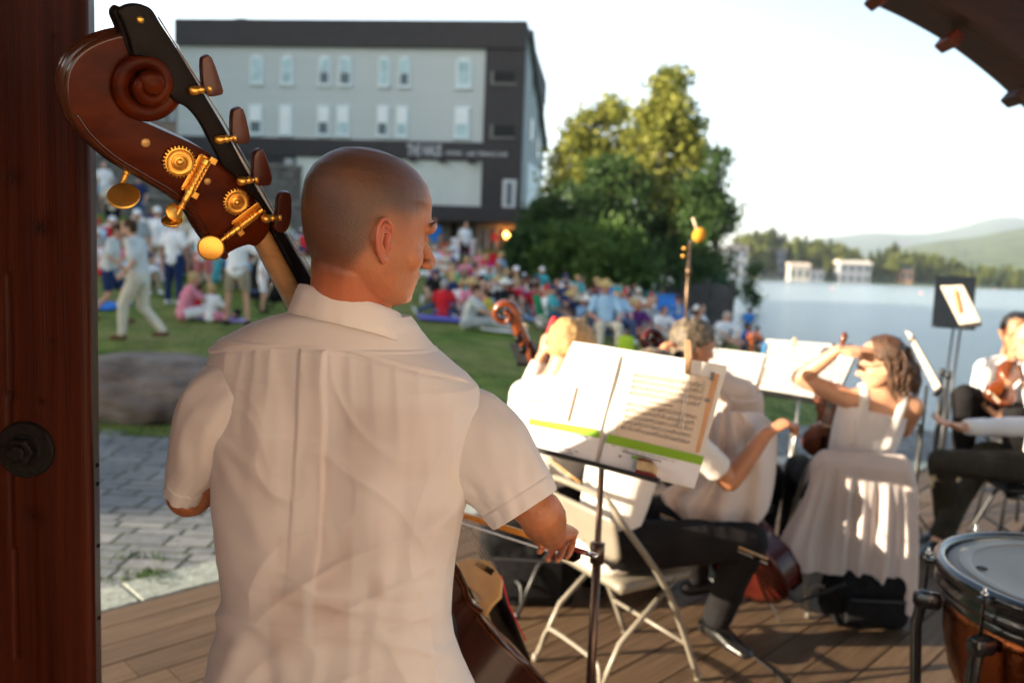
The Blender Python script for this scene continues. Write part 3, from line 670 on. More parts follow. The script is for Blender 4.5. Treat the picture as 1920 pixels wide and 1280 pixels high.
# ---------------------------------------------------------------- pavilion
REDW = mat('pavilion_wood', (.075, .010, .003), .38, var=0, scale=2.6, col2=(.15, .026, .007), stretch=(22, 22, .6), bump=.22, bscale=18, detail=7, coat=.0, spec=.25)
REDP = mat('post_wood', (.024, .0038, .0014), .45, var=0, scale=2.4, col2=(.060, .0115, .0036), stretch=(20, 20, .5), bump=.2, bscale=16, detail=7, spec=.12)
def knot_color():
    n = REDP.node_tree.nodes; l = REDP.node_tree.links; b = n['Principled BSDF']; src = b.inputs['Base Color'].links[0].from_socket; at = n.new('ShaderNodeAttribute'); at.attribute_name = 'knot'
    mx = n.new('ShaderNodeMix'); mx.data_type = 'RGBA'; l.new(at.outputs['Fac'], mx.inputs['Factor']); l.new(src, mx.inputs['A']); mx.inputs['B'].default_value = (.012, .0025, .001, 1); l.new(mx.outputs['Result'], b.inputs['Base Color'])
knot_color()
REDR = mat('pavilion_dark', (.022, .005, .003), .6, var=0, scale=3, col2=(.045, .010, .005), stretch=(1, 12, 12), bump=.2, bscale=12)
PX = P(166, 640, 1.30).x; PXF = P(184, 640, 1.60).x
def knots(me):
    """sunken knots in the face of the post"""
    co = getco(me)
    for px, py, r in ((22, 330, .018), (75, 425, .024), (20, 740, .012), (75, 755, .01), (60, 970, .02), (100, 70, .008), (98, 640, .008)):
        c = P(px, py, 1.3); d = np.hypot(co[:, 0]-c.x, co[:, 2]-c.z); m = np.abs(co[:, 1]-1.3) < .01
        co[:, 1] += m*.0022*np.exp(-(d/(r*.7))**2)
    kn = 0
    for px, py, r in ((22, 330, .018), (75, 425, .024), (20, 740, .012), (75, 755, .01), (60, 970, .02), (100, 70, .008), (98, 640, .008)):
        c = P(px, py, 1.3); a_ = np.arctan2(co[:, 2]-c.z, co[:, 0]-c.x); d = np.hypot((co[:, 0]-c.x)/1.0, (co[:, 2]-c.z)/.7); kn = kn+(np.abs(co[:, 1]-1.3) < .02)*np.exp(-(d/r)**2)*(.6+.4*np.sin(d*900+2*np.sin(a_*3)))
    setco(me, co); vertcol(me, 'knot', np.clip(kn, 0, 1))
def post():
    r = thing('pavilion_post', 'massive reddish brown timber post at the left edge with an iron bolt', 'post', (PX-.2, 1.5, 0))
    rows = []; xs = np.concatenate([np.linspace(PX-.40, PX-.010, 90), [PX-.006, PX-.002, PX]]); zs = np.linspace(0, 4.2, 840)
    g = MB(); rows = []
    for z in zs:
        row = []
        for x in xs:
            e = max(0, x-(PX-.012)); y = 1.30+(.012-math.sqrt(max(0, .012**2-e*e)))
            cr = 0
            if x < PX-.1 and abs(x-(P(18, 640, 1.3).x)-.003*math.sin(z*9)) < .0022 and .9 < z < 1.55: cr = .006
            row.append(V(x+.0015*noise.noise(V(0, 0, z*4)), y+cr+.0012*noise.noise(V(x*60, 0, z*2.0)), z))
        rows.append(row+[V(PX+(PXF-PX)*.08+.0012*noise.noise(V(3, 0, z*5)), 1.33, z), V(PXF, 1.60, z), V(PXF-.45, 1.60, z)])
    g.grid(rows, cu=True); me = g.mesh('timber'); knots(me); link('timber', me, REDP, r, True)
    c = P(50, 842, 1.3); iron = mat('iron_black', (.008, .007, .006), .6, metal=.1, spec=.2, bump=.3, bscale=90)
    w_ = MB().lathe([(0, 0), (.0475, 0), (.0475, .004), (.045, .0075), (.028, .008), (.0265, .010), (0, .010)], c+V(0, .0, 0), (0, -1, 0), 40).build('washer', iron, r, smooth=True); autosmooth(w_)
    q = c+V(.0, -.010, 0); n_ = MB().lathe([(.0235, 0), (.0235, .012), (.0205, .014), (.014, .014), (.0135, .020), (.0115, .022), (.009, .0215), (.008, .0195), (0, .0195)], q, (0, -1, 0), 6).build('bolt_nut', iron, w_)
    MB().lathe([(.0135, .0), (.0135, .020), (.011, .023), (.0, .0235)], q, (0, -1, 0), 24).build('bolt_end', iron, w_)
    # small screw heads on the edge
    for py in (870, 905, 1020, 1155): 
        a = P(182+(py-870)*.012, py, 1.35); MB().ell((PX+(PXF-PX)*.1+.003, 1.345, a.z), (.003, .004, .004)).build('screw', iron, r)
post()
def pavilion():
    r = thing('pavilion_roof', 'dark red arched timber roof structure over the stage', 'roof', (2, 1, 3))
    # arched brace in the upper right
    lo = [(1500, -88), (1570, -38), (1635, 6), (1700, 38), (1770, 78), (1838, 128), (1895, 178), (1960, 245), (2040, 340)]
    up = [(1500, -300), (1600, -190), (1700, -98), (1790, -30), (1850, 38), (1900, 62), (1960, 110), (2060, 210), (2150, 320)]
    Y = 3.0; L_ = smoothpts([P(a, b, Y) for a, b in lo], 6); U = smoothpts([P(a, b, Y) for a, b in up], 6)
    m = MB(); rows = [[a, b] for a, b in zip(L_, U)]
    m.grid([[a, b, b+V(0, -.16, 0), a+V(0, -.16, 0)] for a, b in zip(L_, U)], cu=True); m.build('arched_beam', REDR, r)
    m = MB(); m.grid([[a+V(0, -.21, -.0), a.lerp(b, .3)+V(0, -.21, 0), a.lerp(b, .3)+V(0, -.163, 0), a+V(0, -.163, 0)] for a, b in zip(L_, U)], cu=True); m.build('beam_flange', REDR, r)
    for px, py in ((1648, 2), (1782, 82), (1908, 186)):
        c = P(px-2, py-4, 2.88); M = Matrix.Rotation(R(38), 3, 'Y'); m = MB(); m.box(c, (.045, .10, .05), M, bev=.008); m.build('beam_block', REDW if px != 1908 else REDR, r)
    m = MB(); q = [P(a, b, 3.3) for a, b in ((1838, -120), (1862, 28), (1880, 60), (2100, 250), (2400, 250), (2400, -300), (1838, -300))]
    m.prism(q, V(0, .1, 0)); m.build('gable_boards', REDR, r)
    m = MB(); q = [P(a, b, 3.15) for a, b in ((1700, -200), (1828, -10), (1838, -14), (1858, -200))]; m.prism(q, V(0, .08, 0)); m.build('strut', REDR, r)
    # roof deck overhead (out of the picture, it shades the players)
    m = MB(); m.prism([V(-2.6, -5, 4.25), V(6, -5, 4.25), V(6, 2.7, 4.25), V(-2.6, 2.7, 4.25)], V(0, 0, .08)); m.build('ceiling', mat('ceiling_wood', (.30, .13, .055), .6, var=.2, scale=3), r)
    MB().box((-2.62, .2, 3.75), (.06, 7.2, 1.1)).build('sun_baffle', REDR, r)  # unseen board added to keep low sun off the arched beam
    for i in range(9):
        y = -4.5+i*.85; MB().box((1.7, y, 4.17), (8.6, .1, .15)).build('rafter', REDR, r)
pavilion()
def side_wall():  # unseen wall added to hold bassist and post in shade
    r = thing('added_shade_wall', 'added unseen board wall keeping the sun off the bassist', 'wall', (-1.2, .6, 0)); mb = MB()
    for i in range(7): y0 = -.35+i*.25; h = 3.0 if i > 4 else 2.02; mb.box((-1.2-.012*(i % 2), y0+.125, h/2), (.03, .27, h))
    mb.build('boards', mat('shade_boards', (.30, .12, .05), .6, var=.2, scale=4, stretch=(8, 8, 1)), r)
    # added unseen panel, its curve cut to cast the arc of shade on the sheet
    pts = [V(-1.2, 1.3+a, b) for a, b in ((.05, .45), (.25, .62), (.42, .82), (.50, 1.0), (.52, 1.12), (.50, 1.25), (.43, 1.44), (.347, 1.62), (.26, 1.76), (.15, 1.90), (.05, 1.98))]
    MB().prism(pts, V(.05, 0, 0)).build('shade_brace', REDR, r)
side_wall()
def bounce_wall():  # unseen reflector added behind the camera for warm bounce on the shirt
    r = thing('bounce_panel', 'added unseen pale panel bouncing warm sunlight onto the bassist', 'wall', (3, -2, 0)); mb = MB()
    for i in range(22):
        a = i/22; b_ = (i+1)/22; f = lambda t: V(.15+2.35*t, -2.35+2.4*t, 0); p, q = f(a), f(b_)
        mb.prism([p, q, q+V(0, 0, 4), p+V(0, 0, 4)], V(.03, -.03, 0))
    mb.build('boards', mat('bounce_boards', (.92, .73, .62), .7, var=.04, scale=3, stretch=(6, 6, 1)), r)
bounce_wall()
# ================================================================== people: shared anatomy
def head_rows(n=40, m=36):
    """face to +Y, right ear +X, centre between the ears at eye level; metres, head 0.24 tall"""
    U = [.1195, .118, .112, .100, .082, .060, .035, .010, -.014, -.036, -.055, -.072, -.086, -.098, -.104]
    Fr = [-.010, .008, .036, .061, .079, .090, .0935, .092, .0885, .088, .0865, .085, .083, .077, .062]
    Bk = [-.020, -.036, -.060, -.080, -.0955, -.105, -.1055, -.1025, -.097, -.088, -.076, -.060, -.040, -.012, .010]
    Wd = [.005, .020, .038, .053, .0665, .0755, .0785, .0775, .0750, .0725, .0690, .0630, .0545, .043, .030]
    ts = np.linspace(0, 1, m); uu = np.interp(ts, np.linspace(0, 1, len(U)), U); rows = []
    for t, u in zip(ts, uu):
        x = np.linspace(0, 1, len(U)); f, b, w_ = (float(np.interp(t, x, A)) for A in (Fr, Bk, Wd)); c = (f+b)/2; h = (f-b)/2; row = []
        for j in range(n):
            a = 2*math.pi*j/n; ca, sa = math.cos(a), math.sin(a)
            wx = w_*(1-.16*max(0, sa)**1.2*(1 if u < .05 else .6))        # face narrower than the back of the skull
            row.append((math.copysign(abs(ca)**.92, ca)*wx, c+math.copysign(abs(sa)**.92, sa)*h, u))
        rows.append(row)
    return rows
def head_mb(detail=True, ears=True):
    mb = MB(); rows = head_rows(); k = len(rows); n = len(rows[0])
    mb.grid([[V(*p) for p in r] for r in rows], cu=True); mb.f.append(tuple(range(n-1, -1, -1))); mb.m.append(0); mb.f.append(tuple((k-1)*n+j for j in range(n))); mb.m.append(0)
    # nose, brow, lips, chin, jaw
    mb.tube([(0, .082, .012), (0, .093, -.002), (0, .104, -.018), (0, .112, -.030)], [.0075, .0080, .0095, .0105], 12, round_=True)
    mb.ell((0, .109, -.033), (.0115, .0125, .0100)); mb.ell((.0115, .101, -.036), (.0072, .011, .0075)); mb.ell((-.0115, .101, -.036), (.0072, .011, .0075))
    for s in (-1, 1):
        mb.tube([(s*.008, .0915, .018), (s*.026, .091, .024), (s*.046, .078, .018)], [.0085, .0095, .0075], 10, round_=True)
        mb.ell((s*.043, .046, -.028), (.022, .026, .028))
        mb.tube([(s*.058, .008, -.045), (s*.052, .022, -.066), (s*.030, .054, -.087), (0, .064, -.091)], [.010, .010, .012, .013], 10, round_=True)
        mb.ell((s*.030, .0775, .004), (.0120, .0110, .009))
    mb.tube([(-.022, .080, -.0575), (-.008, .0895, -.0535), (0, .0895, -.055), (.008, .0895, -.0535), (.022, .080, -.0575)], [.004, .0058, .0055, .0058, .004], 10, round_=True)
    mb.tube([(-.020, .079, -.065), (0, .0875, -.066), (.020, .079, -.065)], [.0045, .0070, .0045], 10, round_=True)
    mb.ell((0, .072, -.089), (.020, .0155, .013))
    if ears:
        for s in (-1, 1): ear(mb, s, detail)
    return mb
def ear(mb, s, detail):
    """s: +1 right. The ear leans back and stands out from the skull"""
    def E(y, z, o): y *= .92; z *= .92; return V(s*(.0725+o+.38*max(0, -y+.004)), y-.012-.12*z, z-.012)     # y forward, z up, o outwards
    if not detail: mb.ell(E(-.004, 0, .006), (.008, .018, .031)); return
    mb.tube([E(.006, .012, -.004), E(.004, 0, -.004), E(.004, -.014, -.004)], [(.010, .007), (.012, .007), (.009, .006)], 10, round_=True)
    helix = [E(.010, .004, .001), E(.012, .016, .004), E(.008, .028, .006), E(-.002, .034, .008), E(-.013, .031, .009), E(-.0205, .019, .010), E(-.022, .004, .010), E(-.019, -.010, .008), E(-.012, -.021, .006), E(-.004, -.028, .004), E(.004, -.028, .002)]
    mb.tube(smoothpts(helix, 4), .0031, 8, round_=True)
    lay = [E(.006, .020, .001), E(-.006, .024, .003), E(-.014, .012, .004), E(-.015, -.002, .004), E(-.010, -.014, .003), E(-.002, -.022, .002)]
    mb.tube(smoothpts(lay, 3), [(.0060, .0030)]*16, 8, round_=True) if False else mb.tube(smoothpts(lay, 3), .0048, 8, round_=True)
    mb.tube(smoothpts([E(.004, .014, .003), E(-.007, .015, .0065), E(-.0125, .004, .008), E(-.010, -.008, .0075), E(-.003, -.015, .006)], 3), .0028, 8, round_=True)   # antihelix
    mb.ell(E(.0085, -.006, .004), (.0035, .0042, .0058)); mb.ell(E(.001, -.0275, .003), (.0045, .0070, .0075))                        # tragus, lobe
    mb.tube([E(-.013, .02, -.006), E(-.016, 0, -.004), E(-.008, -.018, -.006)], [.006, .0065, .005], 8, round_=True)
def sculpt_face(co):
    """soft hollows of the face in head coordinates"""
    d = np.zeros_like(co); x, y, z = co[:, 0], co[:, 1], co[:, 2]
    for s in (-1, 1):
        g = np.exp(-(((x-s*.031)/.013)**2+((z-.008)/.009)**2))*(y > .05); d[:, 1] -= .0075*g
        g = np.exp(-(((x-s*.060)/.018)**2+((z-.035)/.028)**2+((y-.050)/.03)**2)); d[:, 0] -= s*.004*g
        g = np.exp(-(((x-s*.055)/.02)**2+((z+.060)/.02)**2+((y-.040)/.03)**2)); d[:, 0] -= s*.0045*g
    g = np.exp(-((x/.008)**2+((z-.008)/.008)**2))*(y > .05); d[:, 1] -= .003*g
    return co+d
def hmat(c, yaw, pitch, roll=0, s=1.0):
    """yaw: degrees the face turns from +Y towards +X; pitch: degrees looking down"""
    return Matrix.Translation(c) @ Matrix.Rotation(R(-yaw), 4, 'Z') @ Matrix.Rotation(R(roll), 4, 'Y') @ Matrix.Rotation(R(-pitch), 4, 'X') @ Matrix.Diagonal((s, s, s, 1))
def put(mb, src, M):
    return mb.add([M @ Vector(v) for v in src.v], src.f)
def hand(mb, wrist, d, palm, curl=(.5, .5, .5, .5), thumb=.5, right=True, s=1.0, spread=.08, tips=None):
    """wrist point, direction of the hand, palm normal (out of the palm). Five tapering fingers rooted in the palm"""
    w = Vector(wrist); d = Vector(d).normalized(); n = Vector(palm); n = (n-d*n.dot(d)).normalized(); side = d.cross(n)*(1 if right else -1)    # towards the thumb
    f = lambda a, b, c=0: w+(d*a+side*b+n*c)*s
    mb.tube([f(-.012, 0), f(.02, .0), f(.055, 0), f(.088, -.001)], [(.021*s, .016*s), (.030*s, .0155*s), (.038*s, .0145*s), (.037*s, .011*s)], 14, side=side, round_=True)
    L = [(.044, .026, .022), (.050, .031, .024), (.046, .029, .023), (.036, .022, .020)]; B = [.030, .0105, -.0095, -.028]; rr = [.0092, .0096, .0090, .0078]
    for i in range(4):
        p = f(.088-(.006 if i in (0, 3) else 0)-(.006 if i == 3 else 0), B[i]); base = f(.060, B[i]*.85); c = curl[i]; ang = c*.9; pts = [base, p]; q = p; r_ = rr[i]*s
        dd = (d+side*(B[i]*spread*30)).normalized()
        for k in range(3):
            v = dd*math.cos(ang)+n*math.sin(ang); q = q+v*(L[i][k]*s); pts.append(q); ang += c*1.25 if k == 0 else c*.8
        mb.tube(pts, [r_*1.05, r_*1.08, r_*.98, r_*.88, r_*.72], 10, round_=True)
    p0 = f(.018, .018, .004); p1 = f(.045, .040, .010+.012*thumb); p2 = f(.072, .050-.012*thumb, .016+.022*thumb); p3 = f(.094, .048-.022*thumb, .018+.030*thumb)
    mb.tube([p0, p1, p2, p3], [.0155*s, .0130*s, .0105*s, .0082*s], 10, round_=True)
def arm(mb, sh, el, wr, r=(.050, .041, .040, .027), s=1.0):
    sh, el, wr = Vector(sh), Vector(el), Vector(wr)
    mb.tube([sh, sh.lerp(el, .35), sh.lerp(el, .8), el], [r[0]*s, r[0]*.98*s, r[1]*s, r[1]*.98*s], 14, round_=True)
    mb.tube([el, el.lerp(wr, .25), el.lerp(wr, .6), el.lerp(wr, .9), wr], [r[2]*s, r[2]*1.04*s, r[2]*.86*s, r[3]*s, r[3]*.95*s], 14, round_=True)
# ================================================================== the double bassist
SKIN = mat('skin_warm', (.50, .215, .125), .48, var=.10, scale=18, bump=.12, bscale=260, sub=.12, col2=(.58, .26, .155))
def skin_hair(base):
    """shaved hair: a stubble colour carried by a mask on the scalp"""
    m = mat('skin_shaved', (.40, .145, .060), .42, var=.10, scale=16, bump=.22, bscale=420, sub=.08, col2=(.48, .185, .080)); n = m.node_tree.nodes; l = m.node_tree.links
    b = n['Principled BSDF']; src = b.inputs['Base Color'].links[0].from_socket
    at = n.new('ShaderNodeAttribute'); at.attribute_name = 'scalp'; tc = n.new('ShaderNodeTexCoord')
    v = n.new('ShaderNodeTexNoise'); v.inputs['Scale'].default_value = 520; v.inputs['Detail'].default_value = 8; v.inputs['Roughness'].default_value = .8; l.new(tc.outputs['Object'], v.inputs['Vector'])
    cr = n.new('ShaderNodeValToRGB'); cr.color_ramp.elements[0].color = (.022, .013, .010, 1); cr.color_ramp.elements[1].color = (.100, .055, .036, 1); cr.color_ramp.elements[0].position = .35; cr.color_ramp.elements[1].position = .68; l.new(v.outputs['Fac'], cr.inputs[0])
    mx = n.new('ShaderNodeMix'); mx.data_type = 'RGBA'; l.new(at.outputs['Fac'], mx.inputs['Factor']); l.new(src, mx.inputs['A']); l.new(cr.outputs[0], mx.inputs['B']); 
    # freckles
    vo = n.new('ShaderNodeTexVoronoi'); vo.inputs['Scale'].default_value = 75; l.new(tc.outputs['Object'], vo.inputs['Vector']); fr = n.new('ShaderNodeValToRGB')
    fr.color_ramp.elements[0].color = (.55, .4, .35, 1); fr.color_ramp.elements[0].position = .05; fr.color_ramp.elements[1].color = (1, 1, 1, 1); fr.color_ramp.elements[1].position = .13; l.new(vo.outputs['Distance'], fr.inputs[0])
    m2 = n.new('ShaderNodeMix'); m2.data_type = 'RGBA'; m2.blend_type = 'MULTIPLY'; m2.inputs['Factor'].default_value = .35; l.new(mx.outputs['Result'], m2.inputs['A']); l.new(fr.outputs[0], m2.inputs['B'])
    at2 = n.new('ShaderNodeAttribute'); at2.attribute_name = 'flush'; m3 = n.new('ShaderNodeMix'); m3.data_type = 'RGBA'; l.new(at2.outputs['Fac'], m3.inputs['Factor']); l.new(m2.outputs['Result'], m3.inputs['A']); m3.inputs['B'].default_value = (.52, .10, .055, 1)
    l.new(m3.outputs['Result'], b.inputs['Base Color']); return m
SHIRT = mat('shirt_cotton', (.80, .76, .74), .82, var=.02, scale=4, bump=.10, bscale=900, trans=.22, sheen=.15)
TS = 1.25/FPX                                   # metres per pixel at the bassist's back
bassist = thing('person', 'double bass player with shaved head in a white short sleeved shirt seen from behind', 'person', (-.2, 1.32, 0))
HC = P(692, 434, 1.27); HY, HP = 53, 6
HM = hmat(HC, HY, HP, 4, 1.055)
ELR = P(1012, 960, 1.32); SHR = P(850, 800, 1.345); WRR = P(1036, 1004, 1.51)
SHL = P(420, 768, 1.35); ELL = P(356, 926, 1.45); WRL = V(-.37, 1.50, 1.44)
def bassist_body():
    mb = MB(); put(mb, head_mb(ears=False), HM)
    nb = P(664, 650, 1.33); nt = HM @ V(0, -.022, -.05)
    mb.tube([nb, nb.lerp(nt, .5)+V(-.004, 0, 0), nt, HM @ V(0, -.020, 0)], [(.073, .068), (.064, .066), (.060, .064), (.05, .055)], 24, round_=True)
    mb.tube([HM @ V(.050, -.018, -.05), P(728, 606, 1.29)], [.012, .013], 10, round_=True)               # neck muscle
    mb.tube([V(-.27, 1.38, .92), V(-.27, 1.38, 1.1), V(-.26, 1.36, 1.28), V(-.25, 1.36, 1.38)], [(.15, .10), (.135, .09), (.16, .10), (.13, .07)], 20, round_=True, side=(1, .3, 0))
    mb.tube([SHL, P(668, 690, 1.36), SHR], [.05, .06, .05], 12, round_=True)
    arm(mb, SHR, ELR, WRR, (.050, .039, .040, .029)); arm(mb, SHL, ELL, WRL, (.052, .042, .043, .029))
    # right hand closed round the frog of the bow
    hand(mb, WRR, V(.22, .80, -.10), V(-.15, .10, -1), (1.05, 1.0, 1.0, 1.0), .9, True, 1.0, .03)
    hand(mb, WRL, V(.05, .25, .75), V(.7, -.5, 0), (.6, .65, .7, .75), .6, False, 1.0)
    for s in (-1, 1):
        hp = V(-.27+s*.095, 1.40, .93); mb.tube([hp, hp+V(s*.02, .02, -.42), hp+V(s*.03, .0, -.80)], [.085, .06, .045], 12, round_=True)
    me = remesh(mb, .0024, 5); co = getco(me); Mi = np.array(HM.inverted())
    L = co@Mi[:3, :3].T+Mi[:3, 3]; near = (np.abs(L[:, 0]) < .12) & (np.abs(L[:, 1]) < .15) & (np.abs(L[:, 2]) < .16)
    L2 = L.copy(); L2[near] = sculpt_face(L[near]); Mh = np.array(HM); co[near] = (L2@Mh[:3, :3].T+Mh[:3, 3])[near]
    # creases where the nape meets the skull
    setco(me, co)
    x, y, z = L[:, 0], L[:, 1], L[:, 2]; nz = vnoise(L, (70, 70, 70), 2)*.006
    hair_front = .058-.30*np.clip(z-.075, 0, 1)-.9*np.clip(.05-z, 0, .1)*(z < .05)
    line_low = np.where(y > -.02, .012+(y+.02)*.35, -.070-0*z) + np.where((y <= -.02), np.clip((y+.055)/.035, 0, 1)*.075, 0)
    m = 1/(1+np.exp(-(hair_front-y+nz)/.005)); m2 = 1/(1+np.exp(-(z-line_low+nz)/.008)); mask = m*m2
    mask *= 1-np.exp(-(((np.abs(x)-.085)/.02)**2+((y+.014)/.03)**2+((z+.008)/.040)**2)**2)*.9
    mask = np.where(near & (np.abs(x) < .0845), mask, 0)*(.88+.12*vnoise(L, (30, 30, 30), 4))
    vertcol(me, 'scalp', mask)
    ear_ = np.exp(-(((np.abs(x)-.088)/.016)**2+((y+.016)/.028)**2+((z+.010)/.036)**2))*near; nape = .35*np.exp(-(((z+.10)/.04)**2))*(y < .02)*near
    cheek = .08*np.exp(-(((y-.06)/.03)**2+((z+.04)/.035)**2))*near; hd = co-np.array(WRR); hk = .25*np.exp(-(np.sum(hd**2, 1)/.02))
    vertcol(me, 'flush', np.clip(0*ear_+nape+cheek+hk, 0, .85))
    return link('body', me, skin_hair(SKIN), bassist)
BODY = bassist_body()
for s_ in (-1, 1):
    mb = MB(); e_ = MB(); ear(e_, s_, True); put(mb, e_, HM); me = remesh(mb, .0010, 3); o = link('ear', me, mat('ear_skin', (.50, .12, .065), .45, var=.12, scale=60, bump=.1, bscale=300, sub=.35, col2=(.50, .18, .09)), BODY)
# eyes closed by brows: small dark lash line and eyebrow hairs
def brows():
    mb = MB(); g = random.Random(4)
    for s in (-1, 1):
        for i in range(150):
            t = g.random(); a = HM @ V(s*(.012+.034*t), .0965-.022*t*t-.002*t, .0225+.005*math.sin(t*3)+g.uniform(-.003, .003)); b_ = a+HM.to_3x3() @ V(s*.006, .001, .002)
            mb.tube([a, b_], [.00035, .0001], 3, cap=False)
    mb.build('eyebrows', mat('brow_hair', (.10, .05, .025), .6), BODY, fix=False)
brows()
# ---------------------------------------------------------------- shirt
PROF = [  # py, left px, right px of the torso of the shirt
    (588, 545, 768), (598, 505, 778), (612, 466, 790), (626, 440, 804), (645, 407, 824), (664, 388, 852), (684, 379, 880), (708, 375, 900), (740, 375, 906), (790, 380, 902),
    (840, 384, 895), (900, 384, 886), (960, 387, 874), (1020, 391, 866), (1080, 396, 861), (1130, 400, 858), (1170, 397, 864), (1210, 385, 880), (1260, 370, 905), (1330, 352, 932), (1420, 340, 950)]
YAW = R(14)
def torso_pt(a, py, off=0):
    """a: angle round the body (0 = right, -pi/2 = back), py: level"""
    pys = [p[0] for p in PROF]; l = interp(py, pys, [p[1] for p in PROF]); r_ = interp(py, pys, [p[2] for p in PROF]); Yc = interp(py, [588, 612, 645, 700], [1.305, 1.325, 1.348, 1.36])
    cx = (l+r_)/2; c = P(cx, py, Yc); hw = (r_-l)/2*Yc/FPX*1.0
    dep = interp(py, [588, 612, 645, 700, 800, 1000, 1150, 1420], [.080, .092, .105, .12, .125, .115, .115, .135])
    e = .86 if py > 640 else .95; ca, sa = math.cos(a), math.sin(a)
    x = math.copysign(abs(ca)**e, ca)*hw; y = math.copysign(abs(sa)**e, sa)*dep
    # rotate about the vertical, keeping the half width seen from here
    k = hw/math.sqrt((hw*math.cos(YAW))**2+(dep*math.sin(YAW))**2); x *= k
    X = x*math.cos(YAW)+y*math.sin(YAW); Yy = -x*math.sin(YAW)+y*math.cos(YAW)
    return V(c.x+X, Yc+Yy, c.z), V(math.cos(YAW)*ca/hw+math.sin(YAW)*sa/dep, -math.sin(YAW)*ca/hw+math.cos(YAW)*sa/dep, 0).normalized()
def sm(x, a, b): t = min(1, max(0, (x-a)/(b-a))); return t*t*(3-2*t)
def ga(x, c, w_): return math.exp(-((x-c)/w_)**2)
def yoke_py(px): return 652+ (px-640)**2*.00022 + max(0, px-640)*.19 + 8*math.sin((px-600)*.01) + 2.5
def fold(px, py):
    """height of the cloth (metres) at a place of the back, described on the cloth itself"""
    u = (px-640)/500.0; v = (py-660)/600.0; d = 0
    yk = yoke_py(px); below = sm(py, yk-2, yk+3)
    n1 = noise.noise(V(u*5.5+1.0*noise.noise(V(u*2, v*2, 4)), v*1.9, 1.3)); n2 = noise.noise(V(u*17+1.2*noise.noise(V(u*3, v*3, 9)), v*2.6, 5.1)); n3 = noise.noise(V(u*5, v*6+u*3, 8.8))
    cr = lambda q: max(0, 1-abs(q)*5)**1.5
    r1 = cr(noise.noise(V(u*2.6+v*1.7, v*2.2-u*1.1, 12.3))); r2 = cr(noise.noise(V(u*3.4-v*2.6, v*2.8+u*.8, 31.7))); r3 = cr(noise.noise(V(u*1.3+3, v*6+u*1.6, 7.7)))
    d += below*(.0050*n1+.0022*n2)*(1-.3*sm(v, .5, 1))+.004*n3*sm(v, .15, .6)+below*(.0026*r1+.0024*r2)+.0032*r3*sm(v, .35, .7)
    d += .0012*noise.noise(V(u*6, v*9, 2.2))*(1-below)
    # yoke edge stitched over the gathered back
    d += .0026*(1-sm(py, yk-2, yk+2))*sm(py, yk-60, yk-8) - .0014*ga(py, yk+3, 4)
    d += .0008*ga(py, yk-7, 2.2)
    # box pleat: two folds falling from the middle of the yoke
    ln = max(0, 1-v*1.15)
    c1 = 563-38*v; c2 = 612-30*v
    d += below*(.0062*(sm(px, c1-3, c1+4)-sm(px, c1+10, c1+80))*ln + .0075*(sm(-px, -c2-5, -c2+3)-sm(-px, -c2+8, -c2+75))*ln - .0045*ga(px, (c1+c2)/2, 20)*ln)
    for k in range(9):                      # gathers hanging from the yoke on both sides
        gx = 425+k*28 if k < 4 else 655+(k-4)*42
        d += below*.0018*ga(px, gx+(gx-600)*.10*v*3, 7+10*v)*max(0, 1-v*3.0)
    # drag lines to the right armpit
    for ang, off, A, w_ in ((.95, 0, .0055, 13), (.62, 22, .0045, 12), (1.35, -16, .0045, 12), (.35, 40, .003, 11)):
        dx, dy = 872-px, py-(905+off); t = dx*math.cos(ang)+dy*math.sin(ang); q = -dx*math.sin(ang)+dy*math.cos(ang)
        d += A*ga(q, 12*math.sin(t*.012), w_+t*.03)*sm(t, -5, 25)*(1-sm(t, 90, 240))
    dx, dy = px-392, py-800
    for ang, A in ((1.15, .0045), (.75, .0032)):
        t = dx*math.cos(ang)+dy*math.sin(ang); q = -dx*math.sin(ang)+dy*math.cos(ang); d += A*ga(q, 0, 12+t*.03)*sm(t, 0, 30)*(1-sm(t, 90, 260))
    # the shirt sags into bunches above the belt
    for k, (cy, A, fr) in enumerate(((1085, .004, .011), (1125, .0055, .008), (1165, .007, .0065), (1215, .006, .009))):
        d += A*ga(py, cy+20*math.sin(px*fr+k*1.7)+.05*(px-640), 13)*(.55+.45*math.sin(px*.009+k*2.1))
    d += .010*ga(px, 455-(py-1180)*.35, 22)*sm(py, 1150, 1240)-.006*ga(px, 500, 24)*sm(py, 1180, 1260)
    # spine hollow and shoulder blades
    d += -.010*ga(px, 600, 60)*sm(py, 700, 820)*(1-sm(py, 1000, 1120))+.007*ga(px, 500, 60)*ga(py, 770, 80)+.009*ga(px, 770, 60)*ga(py, 800, 85)
    return d
def cling_mat():
    m = SHIRT.copy(); m.name = 'shirt_cotton_damp'; n = m.node_tree.nodes; l = m.node_tree.links; b = n['Principled BSDF']; src = b.inputs['Base Color'].links[0].from_socket
    at = n.new('ShaderNodeAttribute'); at.attribute_name = 'cling'; mx = n.new('ShaderNodeMix'); mx.data_type = 'RGBA'; l.new(at.outputs['Fac'], mx.inputs['Factor']); l.new(src, mx.inputs['A']); mx.inputs['B'].default_value = (.66, .53, .48, 1)
    l.new(mx.outputs['Result'], b.inputs['Base Color']); t = [q for q in n if q.type == 'BSDF_TRANSLUCENT'][0]; l.new(mx.outputs['Result'], t.inputs[0]); return m
